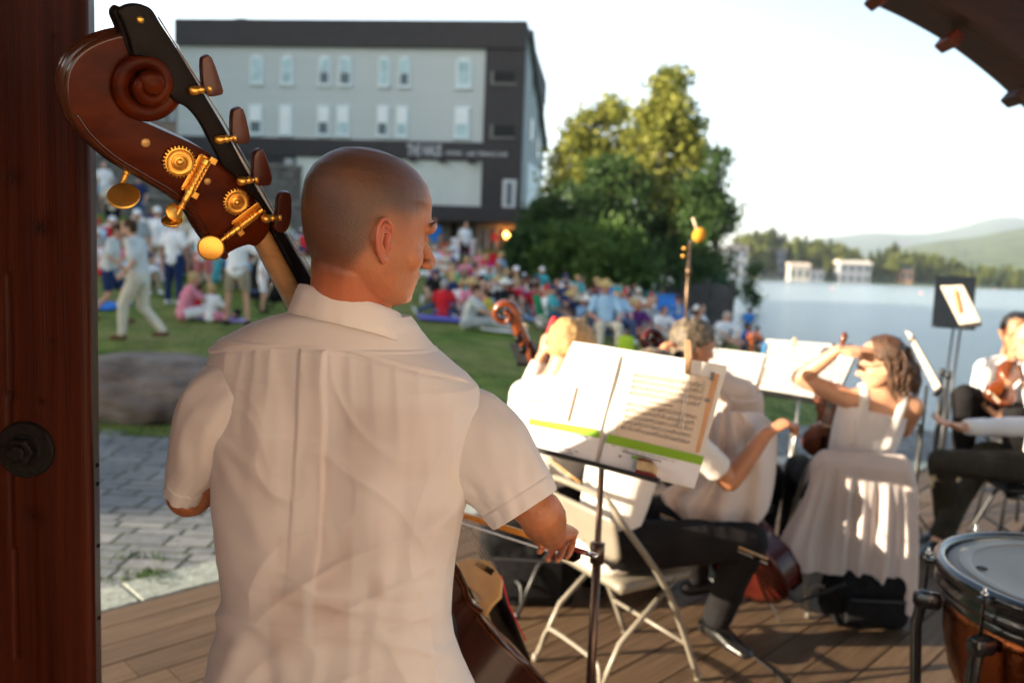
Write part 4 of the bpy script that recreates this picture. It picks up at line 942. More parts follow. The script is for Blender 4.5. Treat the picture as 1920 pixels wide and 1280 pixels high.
def make_shirt():
    nth, nr = 560, 380; rows = []; pys = np.concatenate([np.linspace(588, 720, 120), np.linspace(722, 1420, nr-120)])
    for py in pys:
        row = []
        for j in range(nth):
            # denser at the back
            t = j/nth; a = 2*math.pi*t-math.pi/2; p, nrm = torso_pt(a, py); px, yy, _ = proj(p)
            bk = sm(-math.sin(a), -.15, .35); f = fold(px, yy) if bk > 0 else 0
            f = f*bk+(1-bk)*.006*noise.noise(V(p.x*18, p.z*5, 1))
            row.append(p+nrm*f)
        rows.append(row)
    sh = MB().grid(rows, cu=True).mesh('shirt', fix=False); cl = []
    for row in rows:                                     # where the damp cotton clings and skin shows through
        for p in row:
            px, yy, _ = proj(p); n_ = noise.noise(V(px*.012, yy*.012, 3)); k = 0
            for x0, x1, y0, y1, a_ in ((590, 660, 985, 1110, .9), (505, 570, 1095, 1235, .8), (585, 655, 1120, 1215, 1.), (520, 600, 1005, 1095, .45), (598, 625, 850, 985, .5), (690, 720, 1080, 1120, .7), (408, 520, 830, 960, .35), (650, 850, 760, 900, .45), (700, 850, 950, 1050, .3)):
                k = max(k, a_*sm(px, x0-7, x0+7)*(1-sm(px, x1-7, x1+7))*sm(yy, y0-16, y0+16)*(1-sm(yy, y1-16, y1+16)))
            cl.append(min(1, max(0, .85*k*(.7+.8*n_)+.18*noise.noise(V(px*.006, yy*.004, 8)))) if p.y < 1.36 else 0)
    vertcol(sh, 'cling', np.array(cl)); shirt = link('shirt', sh, cling_mat(), bassist)
    def sleeve(name, path, rad, sd, seed, hem):
        pts = smoothpts(path, 14); k = len(pts); mb = MB(); n = 130; rw = []
        rr = [(np.interp(i/(k-1), np.linspace(0, 1, len(rad)), [r_[0] for r_ in rad]), np.interp(i/(k-1), np.linspace(0, 1, len(rad)), [r_[1] for r_ in rad])) for i in range(k)]
        pts = [pts[0].lerp(pts[0], 0)]+pts[1:]; q = None
        idx = list(range(k)); fine = []
        for i in np.linspace(0, k-1, 120): fine.append(i)
        for i in fine:
            a = int(min(i, k-2)); t = i-a; c = pts[a].lerp(pts[a+1], t); T = (pts[a+1]-pts[a]).normalized(); r0 = rr[a][0]*(1-t)+rr[min(a+1, k-1)][0]*t; r1 = rr[a][1]*(1-t)+rr[min(a+1, k-1)][1]*t
            s_ = Vector(sd); s_ = (s_-T*s_.dot(T)).normalized(); u_ = T.cross(s_); row = []; v = i/(k-1)
            for j in range(n):
                th = 2*math.pi*j/n; f = .0050*noise.noise(V(math.cos(th)*1.7+seed, math.sin(th)*1.7, v*2.0))+.0032*noise.noise(V(math.cos(th)*3.5+v*2, math.sin(th)*3.5+seed, v*5))
                f += .0012*(sm(v, .845, .86))*hem-.0012*ga(v, .85, .006)
                row.append(c+s_*(math.cos(th)*(r0+f))+u_*(math.sin(th)*(r1+f)))
            rw.append(row)
        # the hem turns in and a short way back up inside
        last = rw[-1]; cen = sum(last, Vector())/n; T = (pts[-1]-pts[-2]).normalized()
        rw.append([cen+(p-cen)*.985+T*.001 for p in last]); rw.append([cen+(p-cen)*.965-T*.001 for p in last]); rw.append([cen+(p-cen)*.95-T*.05 for p in last])
        mb.grid(rw, cu=True); return link(name, mb.mesh(name, fix=False), SHIRT, shirt)
    cf = P(985, 955, 1.30)
    sleeve('sleeve', [P(838, 818, 1.345), P(880, 832, 1.335), P(916, 860, 1.325), P(954, 905, 1.315), cf+V(.0, .004, 0)], [(.094, .068), (.094, .070), (.086, .068), (.072, .062), (.060, .052)], V(.75, 0, .65).normalized(), 3.1, 1)
    sleeve('sleeve', [P(480, 725, 1.36), P(425, 765, 1.37), P(392, 815, 1.39), P(366, 868, 1.42), P(349, 914, 1.44)], [(.075, .080), (.078, .082), (.066, .076), (.050, .066), (.036, .056)], V(-1, 0, -.35).normalized(), 7.7, 1)
    # armhole seam: a slim welt lying on the cloth
    # collar: stand and fall round the neck
    cb = P(655, 572, 1.295); rows = []; n = 140
    for i in range(n+1):
        a = R(-262)+R(345)*i/n+R(-8); ca, sa = math.cos(a), math.sin(a)
        x, y = ca*.0840, sa*.078; X = x*math.cos(YAW*1.7)+y*math.sin(YAW*1.7); Y_ = -x*math.sin(YAW*1.7)+y*math.cos(YAW*1.7); fr = .5+.5*sa      # front 1
        drop = -.030*fr**1.3-.16*X; wob = .0012*noise.noise(V(ca*4, sa*4, 1)); c = cb+V(X*.98, Y_+.004, drop+.005)
        out = V(X, Y_, 0).normalized(); rows.append([c-out*.005+V(0, 0, -.02), c-out*.006+V(0, 0, .012), c-out*.004+V(0, 0, .0165), c-out*.0015+V(0, 0, .018+wob), c+out*.0015+V(0, 0, .0165+wob), c+out*(.0062+wob)+V(0, 0, .006), c+out*(.0125+2*wob)+V(0, 0, -.012), c+out*(.0185+3*wob)+V(0, 0, -.0270-.012*fr), c+out*(.0175+3*wob)+V(0, 0, -.0280-.012*fr), c+out*(.012)+V(0, 0, -.020-.010*fr)])
    mb = MB().grid(rows); link('collar', mb.mesh('collar', fix=False), mat('collar_cotton', (.82, .76, .71), .8, var=.02, scale=5, bump=.12, bscale=700, trans=.12), shirt)
    return shirt
SHIRT_O = make_shirt()
def legs():
    T = mat('black_trousers', (.012, .012, .014), .75, var=.3, scale=9, bump=.2, bscale=30, spec=.1); mb = MB()
    mb.tube([V(-.27, 1.39, 1.02), V(-.27, 1.39, .86)], [(.165, .125), (.17, .135)], 20, side=(1, .2, 0), round_=True)
    for s in (-1, 1):
        hp = V(-.27+s*.09, 1.40, .92); mb.tube([hp, hp+V(s*.02, .02, -.42), hp+V(s*.03, .0, -.84)], [.105, .080, .066], 14, round_=True)
    link('trousers', remesh(mb, .008, 4), T, bassist)
    for s in (-1, 1):
        c = V(-.27+s*.12, 1.46, .04); mb = MB(); mb.tube([c+V(0, -.09, .01), c+V(0, 0, .012), c+V(s*.02, .13, -.004), c+V(s*.02, .18, -.01)], [(.038, .045), (.045, .05), (.048, .032), (.035, .022)], 14, side=(1, 0, 0), round_=True)
        mb.box(c+V(s*.01, .04, -.033), (.09, .29, .012)); link('shoe', remesh(mb, .006, 3), mat('black_shoe', (.012, .011, .010), .3, var=.2), bassist)
legs()
# ================================================================== the double bass and its bow
BV = mat('bass_varnish', (.034, .0035, .001), .33, var=0, scale=9, col2=(.105, .016, .0022), stretch=(1, 1, 3), coat=.0, spec=.10, bump=.06, bscale=30)
BVD = mat('bass_varnish_dark', (.045, .011, .005), .2, var=.3, scale=6, coat=.5)
EBONY = mat('ebony', (.006, .004, .004), .38, var=.3, scale=10, spec=.12)
BRASS = mat('brass', (.88, .46, .09), .34, metal=.92, var=.12, scale=22, bump=.03, bscale=120)
NECKW = mat('neck_maple', (.44, .215, .075), .42, var=0, scale=6, col2=(.60, .33, .13), stretch=(2, 2, 9), coat=.2)
STR = mat('string_steel', (.42, .36, .32), .3, metal=.9, var=.3, scale=60)
BP0 = P(300, 230, 1.17); BN_ = V(.9, -1, -.43).normalized()                     # plane of the near cheek of the pegbox, facing the camera
BACK = -BN_
def B_(px, py, o=0): return onplane(px, py, BP0, BN_)+BN_*o                     # o: metres out of the cheek towards the viewer
bass = thing('double_bass', 'dark varnished double bass with brass tuning gears leaning beside its player', 'double bass', (-.1, 1.7, 0))
SCROLL = [(262, 66), (235, 69), (205, 76), (172, 90), (150, 107), (135, 128), (128, 152), (129, 184), (139, 219), (160, 250), (187, 277), (217, 301), (249, 320), (284, 341), (316, 360), (343, 380), (366, 406), (382, 434), (398, 458), (420, 481),
          (431, 473), (447, 465), (466, 459), (483, 460), (506, 428), (489, 391), (467, 359), (440, 332), (412, 304), (385, 283), (354, 267), (323, 253), (287, 237), (256, 223), (236, 208), (258, 213), (280, 212), (302, 204), (320, 189), (325, 165), (318, 132), (302, 96), (284, 74)]
def poly_fill(pts3, off, bev=.0035):
    """solid plate with a rounded rim: outline extruded by off"""
    bm = bmesh.new(); vs = [bm.verts.new(p) for p in pts3]; f = bm.faces.new(vs); r = bmesh.ops.extrude_face_region(bm, geom=[f]); bmesh.ops.translate(bm, vec=off, verts=[v for v in r['geom'] if isinstance(v, bmesh.types.BMVert)])
    bmesh.ops.recalc_face_normals(bm, faces=bm.faces)
    caps = [q for q in bm.faces if len(q.verts) > 8]; es = list({e for q in caps for e in q.edges})
    if bev: bmesh.ops.bevel(bm, geom=es, offset=bev, segments=3, affect='EDGES', profile=.5, clamp_overlap=True)
    bmesh.ops.triangulate(bm, faces=[q for q in bm.faces if len(q.verts) > 4]); me = bpy.data.meshes.new('plate'); bm.to_mesh(me); bm.free(); return me
def resample(lst, n=4): return [(p.x, p.y) for p in smoothpts([V(a, b, 0) for a, b in lst], n, closed=True)]
def plate(name, lst, o, th, m, parent, bev=.0035, n=4, ang=40):
    me = poly_fill([B_(a, b, o) for a, b in resample(lst, n)], BACK*th, bev); ob = link(name, me, m, parent); autosmooth(ob, ang); return ob
def scroll():
    s = plate('scroll', SCROLL, 0, .058, BV, bass, .004)
    # fluted back edge: three raised ribs running round the back of the scroll
    back = smoothpts([V(a, b, 0) for a, b in SCROLL[0:20]], 5)
    for o, r_ in ((-.006, .0062), (-.029, .0085), (-.052, .0062)):
        mb = MB(); pts = [B_(p.x+3, p.y+1, o) for p in back]; mb.tube(pts, [r_]*len(pts), 10, round_=True); mb.build('flute', BVD, s, smooth=True)
    # volute: spiral steps rising towards the eye
    c = V(271, 156, 0); turns = []; mb = MB()
    for i in range(90):
        t = i/89; a = R(-60)+t*R(620); r_ = 56*(1-t)**.75*.92+13; turns.append((c.x+r_*math.cos(a)*.98, c.y+r_*math.sin(a), .002+.020*t))
    pts = [B_(x, y, o-.004) for x, y, o in turns]; rad = [(.0135*(1-.35*i/89), .009) for i in range(90)]
    mb.tube(pts, rad, 12, side=[((Vector(p)-B_(c.x, c.y)).normalized()) for p in pts], round_=True); mb.build('volute', BV, s, smooth=True)
    MB().lathe([(0, .030), (.012, .030), (.0155, .027), (.017, .020), (.017, -.004), (0, -.004)], B_(277, 150, 0), BN_, 28).build('eye', BV, s, smooth=True)
    # chamfer line along the edge of the cheek
    mb = MB(); e = smoothpts([V(a+6, b-3, 0) for a, b in SCROLL[8:20]], 5); mb.tube([B_(p.x, p.y, .0) for p in e], .0016, 6, round_=True); mb.build('edge_bead', BVD, s, smooth=True)
    mb = MB(); e = smoothpts([V(a, b, 0) for a, b in SCROLL[24:35]], 5); mb.tube([B_(p.x-2, p.y+2, -.002) for p in e], .0022, 6, round_=True); mb.build('edge_bead', BVD, s, smooth=True)
    for px, py, r_ in ((273, 268, .0066), (389, 340, .0056)): MB().lathe([(0, .0016), (r_*.85, .0014), (r_, 0), (r_, -.002)], B_(px, py, .0), BN_, 24).build('brass_plug', mat('brass_matt', (.62, .36, .12), .5, metal=.5, var=.1), s, smooth=True)
    # the volute goes round on the far cheek too, the throat cut between the cheeks
    return s
SC = scroll()
EXT = [(217, 24), (220, 14), (233, 7), (250, 5), (267, 9), (280, 18), (295, 43), (319, 79), (345, 122), (370, 164), (412, 234), (452, 309), (491, 375), (530, 436), (600, 562), (575, 562), (548, 505), (520, 452), (505, 425), (491, 391), (463, 359), (436, 329), (412, 309), (402, 290), (388, 264), (373, 234), (358, 212), (342, 197), (325, 189), (313, 176), (311, 156), (303, 133), (284, 113), (256, 103), (245, 102), (237, 74), (226, 44)]
def extension():
    e = plate('low_extension', EXT, .016, .014, EBONY, bass, .003)
    mb = MB(); q = [(218, 26), (226, 46), (236, 76), (246, 103), (249, 102), (240, 72), (229, 40), (224, 22), (222, 16)]
    me = poly_fill([B_(a, b, .001) for a, b in resample([(214, 30), (223, 52), (233, 84), (243, 108), (256, 108), (250, 80), (240, 40), (228, 14), (217, 18)], 3)], BACK*.03, .003); link('extension_side', me, EBONY, e)
    MB().lathe([(0, .003), (.003, .0032), (.0048, .0015), (.005, -.001)], B_(256, 35, .016), BN_, 20).build('brass_screw', BRASS, e, smooth=True)
    # white binding and strings along the playing edge
    a0, a1 = (318, 84), (588, 545)
    mb = MB(); mb.tube([B_(326, 92, .004), B_(597, 556, .004)], [(.0016, .005)]*2, 8, side=BN_); mb.build('nut_edge', mat('bone', (.62, .58, .52), .35), e)
    mb = MB(); mb.tube([B_(291, 30, .012), B_(322, 78, .010), B_(412, 219, .009), B_(593, 540, .008)], .0011, 8); mb.build('string', STR, bass, smooth=True)
    mb = MB(); mb.tube([B_(540, 436, .004), B_(608, 546, .006)], .0010, 8); mb.build('string', STR, bass, smooth=True)
    # four latches: a brass knob and a wooden key each
    WK = mat('latch_wood', (.07, .012, .005), .35, var=.25, scale=20, coat=.1)
    L = [((356, 165), [(367, 112), (371, 103), (385, 103), (405, 158), (406, 167), (403, 172), (381, 175), (371, 160), (368, 140)]),
         ((404, 256), [(424, 210), (428, 200), (444, 199), (456, 245), (456, 258), (450, 262), (430, 262), (424, 250), (423, 230)]),
         ((446, 333), [(465, 286), (470, 277), (482, 276), (497, 318), (497, 332), (492, 340), (471, 340), (464, 330), (463, 305)]),
         ((491, 403), [(510, 366), (518, 354), (530, 354), (534, 362), (534, 400), (527, 422), (515, 428), (503, 420), (503, 410), (508, 392)])]
    for (kx, ky), out in L:
        me = poly_fill([B_(a, b, .026) for a, b in resample(out, 3)], BACK*.014, .0015); k = link('latch', me, WK, e); autosmooth(k, 30)
        c = B_(kx, ky, .020); ax = (B_(kx+30, ky-4, .022)-c).normalized()
        MB().lathe([(0, -.009), (.0045, -.0085), (.0068, -.004), (.0070, .001), (.0056, .0045), (.0046, .006), (.0060, .0075), (.0060, .0105), (.0042, .012), (.0040, .017), (.0066, .018), (.0066, .022), (.0030, .023), (.003, .034)], c, ax, 24).build('latch_knob', BRASS, k, smooth=True)
extension()
def gear(c, R_, teeth, parent):
    prof = MB(); n = teeth*4; o = 0.0095; rows = []
    def rad(j): return R_ if (j % 4) in (0, 1) else R_*.885
    ax, bx, d = frame(BN_)
    def ring(rf, h): return [c+d*h+(ax*math.cos(2*math.pi*(j+.5*(0 if j % 4 in (1, 3) else 0))/n)+bx*math.sin(2*math.pi*j/n))*rf(j) for j in range(n)]
    rows = [ring(lambda j: R_*.2, -.002), ring(rad, -.002), ring(rad, .0035), ring(lambda j: R_*.86, .0048)]+[ring(lambda j, q=q: R_*q, h) for q, h in ((.80, .0050), (.74, .0036), (.60, .0030), (.50, .0034), (.46, .0052), (.40, .0056), (.33, .0040), (.22, .0044), (.20, .0075), (.13, .0088), (.02, .0092))]
    g = MB().grid(rows, cu=True).build('gear', BRASS, parent, smooth=True); autosmooth(g, 32); return g
def tuner(cx, cy, rpx, w0, w1, key, kr, kax):
    t = MB().lathe([(0, .0), (.010, .0), (.010, .004), (0, .004)], B_(cx, cy, -.002), BN_, 16).build('tuning_machine', BRASS, bass, smooth=True)
    gear(B_(cx, cy, .003), rpx*1.16/FPX, 26 if rpx > 29 else 24, t)
    a, b = B_(w0[0], w0[1], .010), B_(w1[0], w1[1], .010); L = (b-a).length; d = (b-a)/L
    # bearing plate under the worm
    s_ = d.cross(BN_).normalized(); m = MB(); c = a.lerp(b, .28)-BN_*.0075; M = Matrix((s_, d, BN_)).transposed(); m.box(c, (.022, L*.62, .0025), M, bev=.0008)
    for q in (-.30, .30): m.box(a.lerp(b, .28)+d*L*q-s_*.009, (.012, .010, .003), M, bev=.001)
    m.build('bearing_plate', BRASS, t, smooth=False)
    for q in (-.32, .33):
        for s2 in (-1, 1): MB().lathe([(0, .0024), (.0022, .002), (.0026, 0)], a.lerp(b, .28)+d*L*q*.92+s_*s2*.0085-BN_*.006, BN_, 12).build('screw', BRASS, t, smooth=True)
    prof = [(0, 0), (.0052, .0), (.0062, .001), (.0062, .0085), (.0050, .0095)]
    x = .0105
    for i in range(6): prof += [(.0042, x), (.0046, x+.0004), (.0066, x+.0011), (.0066, x+.0020), (.0046, x+.0027)]; x += L*.42/6
    prof += [(.0052, x), (.0062, x+.001), (.0062, x+.008), (.0050, x+.009), (.0050, x+.018), (.0044, x+.019), (.0042, L*.80), (.0052, L*.81), (.0052, L*.84), (.0034, L*.855), (.0030, L)]
    wk = MB().lathe(prof, a, d, 22).build('worm_shaft', BRASS, t, smooth=True); autosmooth(wk, 30)
    kk(key, kr, kax, t)
    return t
def kk(key, kr, kax, t):
    c = B_(key[0], key[1], .010); n = Vector(kax).normalized(); a, b, n = frame(n); rows = []; th = .0022
    for q, h in ((.0, -th), (.85, -th), (.97, -th*.6), (1.0, 0), (.97, th*.6), (.85, th), (0, th)): rows.append([c+n*h+(a*math.cos(2*math.pi*j/48)+b*math.sin(2*math.pi*j/48))*kr*q for j in range(48)])
    o = MB().grid(rows, cu=True).build('tuning_key', BRASS, t, smooth=True); autosmooth(o, 50)
tuner(334, 302, 31, (384, 296), (326, 402), (322, 394), .0135, V(.80, -.60, .1))
kk((318, 410), .0150, V(.15, -.62, .75), bass.children[-1])
tuner(441, 377, 28, (487, 389), (406, 450), (391, 461), .0205, V(.45, -.85, -.2))
q = MB(); a, b = B_(250, 318, -.020), B_(236, 352, -.020); L = (b-a).length
q.lathe([(0, -.005), (.0055, -.005), (.0055, .002), (.0045, .003), (.0045, L*.3), (.0056, L*.33), (.0056, L*.4), (.0042, L*.45), (.0036, L)], a, b-a, 20); kq = q.build('worm_shaft', BRASS, bass, smooth=True); autosmooth(kq)
BP0_, = (BP0,); kk((228, 364), .0225, V(.2, -.85, .55), kq)
MB().tube([B_(266, 205, -.03), B_(277, 231, -.03)], .0011, 6).build('string', BRASS, bass)
# neck: rounded maple below the black fingerboard
NA, NBm = B_(494, 438, -.012), B_(566, 560, -.012)
BRG = P(902, 1072, 1.95)                                     # top of the bridge
dirn = (BRG-B_(560, 500, 0)).normalized()
def neck():
    rows = []; K = 26; w0 = B_(483, 461, -.03); w1 = B_(510, 426, -.03)
    L0, R0 = [(480, 459), (488, 470), (497, 483), (515, 520), (540, 566), (560, 604), (610, 696)], [(503, 424), (510, 436), (517, 449), (540, 490), (566, 536), (590, 580), (640, 670)]
    Lp = smoothpts([V(a, b, 0) for a, b in L0], 8); Rp = smoothpts([V(a, b, 0) for a, b in R0], 8)
    for l, r_ in zip(Lp, Rp):
        a, b = B_(l.x, l.y, -.028), B_(r_.x+4, r_.y, -.028); c = (a+b)/2; h = (b-a)/2; row = []
        for j in range(28): t = 2*math.pi*j/28; row.append(c+h*(math.copysign(abs(math.cos(t))**.9, math.cos(t)))+BN_*(.027*math.copysign(abs(math.sin(t))**.8, math.sin(t))))
        rows.append(row)
    MB().grid(rows, cu=True).build('neck', NECKW, bass, smooth=True)
    m = MB(); q = [(505, 424), (530, 434), (600, 562), (640, 632), (616, 640), (575, 562)]
    me = poly_fill([B_(a, b, .014) for a, b in q], BACK*.062, .003); link('fingerboard', me, EBONY, bass)
neck()
def bass_body():
    """body behind the player: the front turns to the right, the ribs and the near edge show beside the shirt"""
    D = V(.337, .60, -.725).normalized(); N = V(.57, .48, .665); N = (N-D*N.dot(D)).normalized(); W = D.cross(N).normalized()
    if W.y > 0: W = -W                                                   # W towards the camera
    O = BRG-N*.12-D*.12                                                       # on the axis, at the level of the top plate
    half = [(-.52, .06), (-.50, .13), (-.46, .19), (-.38, .240), (-.28, .250), (-.19, .225), (-.12, .190), (-.075, .180), (-.06, .205), (-.045, .185), (0, .165), (.06, .165), (.12, .185), (.155, .215), (.175, .25), (.19, .245), (.25, .285), (.34, .325), (.44, .33), (.53, .28), (.59, .18), (.61, .0)]
    half = [(x, y*.86) for x, y in half]
    L = [O+D*x+W*y for x, y in half]; Rr = [O+D*x-W*y for x, y in half[::-1][1:]]; out = [p for p in L]+Rr
    def P2(x, y, n): return O+D*x+W*y+N*n
    ring = [(x, y) for x, y in half]+[(x, -y) for x, y in half[::-1][1:]]
    T = mat('bass_top', (.11, .034, .010), .3, var=.3, scale=9, coat=.15, stretch=(6, 6, 1)); RB = mat('bass_rib', (.030, .008, .004), .3, var=.5, scale=5, coat=.15, spec=.25)
    m = MB(); m.grid([[P2(x, y, h) for x, y in ring] for h in (-.185, -.12, -.06, 0)], cu=True); b = m.build('body', RB, bass, smooth=True)
    def pl(h0, arch, nm, mt):
        m = MB(); rows = []
        for s_, f in ((1.03, 0), (1.035, .006), (.97, .008), (.85, .012+arch*.35), (.6, .012+arch*.75), (.3, .012+arch*.97), (.02, .012+arch)):
            sg = 1 if h0 == 0 else -1; rows.append([P2(x*s_ if abs(x) < .5 else x*s_*.99, y*s_, h0+sg*f) for x, y in ring])
        m.grid(rows, cu=True); return m.build(nm, mt, bass, smooth=True)
    pl(0, .022, 'top_plate', T); pl(-.185, .012, 'back_plate', RB)
    for sg in (1,):
        for h in (.008, -.193): MB().tube([P2(x*1.035, y*1.035, h) for x, y in ring], .0055, 8, closed=True).build('binding', BVD, b, smooth=True)
    # bridge with feet, tailpiece, strings to the scroll
    br = [(-.085, .0), (-.055, .0), (-.045, .05), (-.012, .06), (.012, .06), (.045, .05), (.055, 0), (.085, 0), (.080, .05), (.085, .09), (.06, .135), (0, .165), (-.06, .135), (-.085, .09), (-.080, .05)]
    me = poly_fill([P2(.12, y, h*.8+.025) for y, h in br], D*.014, .002); link('bridge', me, mat('bridge_maple', (.62, .36, .14), .45, var=.12, scale=20), bass)
    me = poly_fill([P2(x, y, .13-(x-.1)*.18) for x, y in ((.12, .03), (.5, .055), (.52, 0), (.5, -.055), (.12, -.03))], N*.016, .003); link('tailpiece', me, EBONY, bass)
    MB().tube([P2(.125, .05, .14), P2(.22, .06, .11), P2(.38, .07, .09)], .0022, 6).build('red_string', mat('red_silk', (.7, .02, .03), .5), bass)
    for i in range(4):
        y = .03-.02*i; MB().tube([P2(.12, y, .15), P2(.12, y, .15).lerp(B_(590+4*i, 560-10*i, -.01*i), .999)], .0013, 6).build('string', STR, bass)
    me = poly_fill([P2(x, y, h) for x, y, h in ((-.25, .03, .085), (-.25, -.03, .085), (-.55, -.022, .06), (-.55, .022, .06))], N*.02, 0); link('fingerboard', me, EBONY, bass)
    for s_ in (-1, 1):
        MB().tube([P2(-.07+.012*math.sin(t*6.28), s_*(.10+.02*math.cos(t*3.14)), .026) if 0 else P2(-.09+.18*t, s_*(.105+.018*math.cos(t*3.14)), .033) for t in np.linspace(0, 1, 9)], [(.004, .002)]*9, 6).build('f_hole', mat('hole_black', (.004, .003, .003), .9), bass)
    e = P2(.61, 0, -.09); MB().tube([e, V(e.x+.04, e.y+.03, 0)], [.006, .004], 8).build('endpin', mat('steel', (.5, .5, .52), .3, metal=1), bass)
    return O, D, W, N
BO, BDD, BW, BNN = bass_body()
def bow():
    a = P(872, 966, 1.82); e = P(1121, 1043, 1.60); d = (e-a).normalized()
    r = thing('bass_bow', 'bass bow with black frog and white hair held in the player right hand', 'bow', e)
    st = mat('bow_stick', (.80, .26, .03), .3, var=.2, scale=16, coat=.4, col2=(.88, .36, .05)); st2 = mat('bow_stick_dark', (.16, .020, .015), .25, coat=.6)
    far = a-d*.42
    MB().tube([far, a, e-d*.075], [.0055, .0072, .0075], 10).build('stick', st, r, smooth=True)
    MB().tube([e-d*.085, e-d*.024], [.0066, .0058], 12).build('stick_end', st2, r, smooth=True)
    MB().lathe([(0, 0), (.0056, 0), (.0058, .007), (.0062, .008), (.0062, .016), (.0058, .017), (.0060, .022), (.004, .0245), (0, .025)], e-d*.025, d, 18).build('screw_button', mat('silver', (.75, .74, .72), .2, metal=1, var=.1), r, smooth=True)
    dn = V(0, 0, -1); dn = (dn-d*dn.dot(d)).normalized(); s_ = d.cross(dn).normalized(); c0 = e-d*.068
    pts = [c0-d*.022+dn*.004, c0+d*.024+dn*.004, c0+d*.024+dn*.018, c0+d*.014+dn*.026, c0-d*.018+dn*.026, c0-d*.026+dn*.016]
    me = poly_fill([p-s_*.008 for p in pts], s_*.016, .0015) if False else MB().prism([p-s_*.008 for p in pts], s_*.016).mesh('frog', .002)
    fr = link('frog', me, EBONY, r, False); MB().lathe([(0, .001), (.0038, .001), (.004, 0)], c0+dn*.015-s_*.0082*(1 if s_.y > 0 else -1), V(0, -1, 0), 20).build('eye_inlay', mat('pearl', (.5, .45, .42), .3), fr, smooth=True)
    q = MB().prism([c0-d*.026+dn*.002-s_*.007, c0+d*.004+dn*.002-s_*.007, c0+d*.004-dn*.009-s_*.007, c0-d*.026-dn*.009-s_*.007], s_*.014).build('thumb_grip', mat('amber', (.45, .10, .015), .2, coat=.8), r, bevel=.002)
    f0 = c0-d*.026+dn*.021; MB().lathe([(.0, 0), (.006, 0), (.006, .010), (.0, .010)], f0-d*.010, d, 14).build('ferrule', mat('silver', (.7, .7, .7), .2), r, smooth=True)
    he = far+dn*.020; mb = MB(); mb.box((f0+he)/2, ((f0-he).length, .007, .0022), Matrix(((he-f0).normalized(), s_, (he-f0).normalized().cross(s_))).transposed())
    mb.build('hair', mat('bow_hair', (.85, .80, .72), .5, var=.06, scale=200), r)
    MB().tube([far, he], [.005, .006], 8).build('bow_tip', st, r)
bow()
# ================================================================== chairs, stands, bags, drum
IVORY = mat('chair_paint', (.215, .19, .15), .38, var=.06, scale=14, coat=.1); BLK = mat('black_metal', (.018, .018, .019), .4, var=.2, scale=20)
STEEL = mat('brushed_steel', (.45, .43, .40), .35, metal=1, var=.15, scale=30); PAPER = mat('paper_white', (.80, .78, .74), .75, var=.02, scale=5, trans=.15)
def folding_chair(label, c, f, m, group=None, hb=.76):
    """metal folding chair: c = centre of the seat on the floor, f = the way it faces"""
    f = V(f[0], f[1], 0).normalized(); s = V(f.y, -f.x, 0); c = V(c[0], c[1], 0); r = thing('folding_chair', label, 'chair', c, 0, group)
    T = lambda a, b, z: c+s*a+f*b+V(0, 0, z)
    w = .225; fr = MB(); pts = [T(-w, .22, .01), T(-w, .03, .40), T(-w+.005, -.19, hb-.09), T(-w+.035, -.225, hb-.025), T(-w+.09, -.235, hb), T(w-.09, -.235, hb), T(w-.035, -.225, hb-.025), T(w-.005, -.19, hb-.09), T(w, .03, .40), T(w, .22, .01)]
    fr.tube(smoothpts(pts, 4), .0125, 10); fr.build('back_frame', m, r, smooth=True)
    g = MB(); w2 = w-.03; pts = [T(-w2, -.27, .01), T(-w2, -.16, .22), T(-w2, .10, .425), T(w2, .10, .425), T(w2, -.16, .22), T(w2, -.27, .01)]
    g.tube([pts[0], pts[1], pts[2]], .011, 10); q = g.build('rear_leg', m, r, smooth=True); MB().tube([pts[3], pts[4], pts[5]], .011, 10).build('rear_leg', m, r, smooth=True); MB().tube([pts[2]+s*-.01, pts[3]+s*.01], .008, 8).build('seat_rail', m, r, smooth=True)
    MB().tube(smoothpts([T(-w2, -.245, .06), T(-w2+.02, -.235, .125), T(-w2+.07, -.23, .145), T(w2-.07, -.23, .145), T(w2-.02, -.235, .125), T(w2, -.245, .06)], 4), .009, 8).build('stretcher', m, r, smooth=True)
    MB().tube([T(-w, .145, .165), T(w, .145, .165)], .008, 8).build('stretcher', m, r, smooth=True)
    rows = []; n = 12
    for i in range(n+1):
        row = []
        for j in range(n+1):
            a = -1+2*j/n; b = -1+2*i/n; k = 1-.10*(abs(b)**4 if b > 0 else 0); row.append(T(a*.20*k, b*.195+.02, .445-.010*(1-a*a)*(1-b*b)-(.012 if abs(a) > .98 or abs(b) > .98 else 0)))
        rows.append(row)
    me = MB().grid(rows).mesh('seat'); o = link('seat', me, m, r); md = o.modifiers.new('t', 'SOLIDIFY'); md.thickness = .028; md.offset = -1
    rows = []
    for i in range(9):
        z = hb-.235+.185*i/8; row = []
        for j in range(15):
            a = -1+2*j/14; e = (1-.14*max(0, abs(i/4-1))**6); row.append(T(a*(w-.008)*e, -.185-.045*(i/8)-.018*(1-a*a), z-.012*(a*a)*(1 if i == 8 else 0)))
        rows.append(row)
    me = MB().grid(rows).mesh('backrest'); o = link('backrest', me, m, r); md = o.modifiers.new('t', 'SOLIDIFY'); md.thickness = .010
    for a, b in ((-w, .22), (w, .22), (-w2, -.27), (w2, -.27)): MB().lathe([(0, 0), (.014, 0), (.013, .03), (0, .03)], T(a, b, 0), n=10).build('rubber_foot', m, q if b < 0 else r, smooth=True)
    return r
CHF = V(.85, .52, 0).normalized(); CHA = V(.19, 3.17, 0); CHB = CHA+V(CHF.y, -CHF.x, 0)*.45; CHC = (CHA+CHB)/2+CHF*.20
folding_chair('beige metal folding chair holding the seated cellist in front of the sheet music', CHC, CHF, IVORY, hb=.765)
folding_chair('pale folding chair under the white cardigan', (1.66, 3.86), (.12, .99), IVORY, hb=.785)
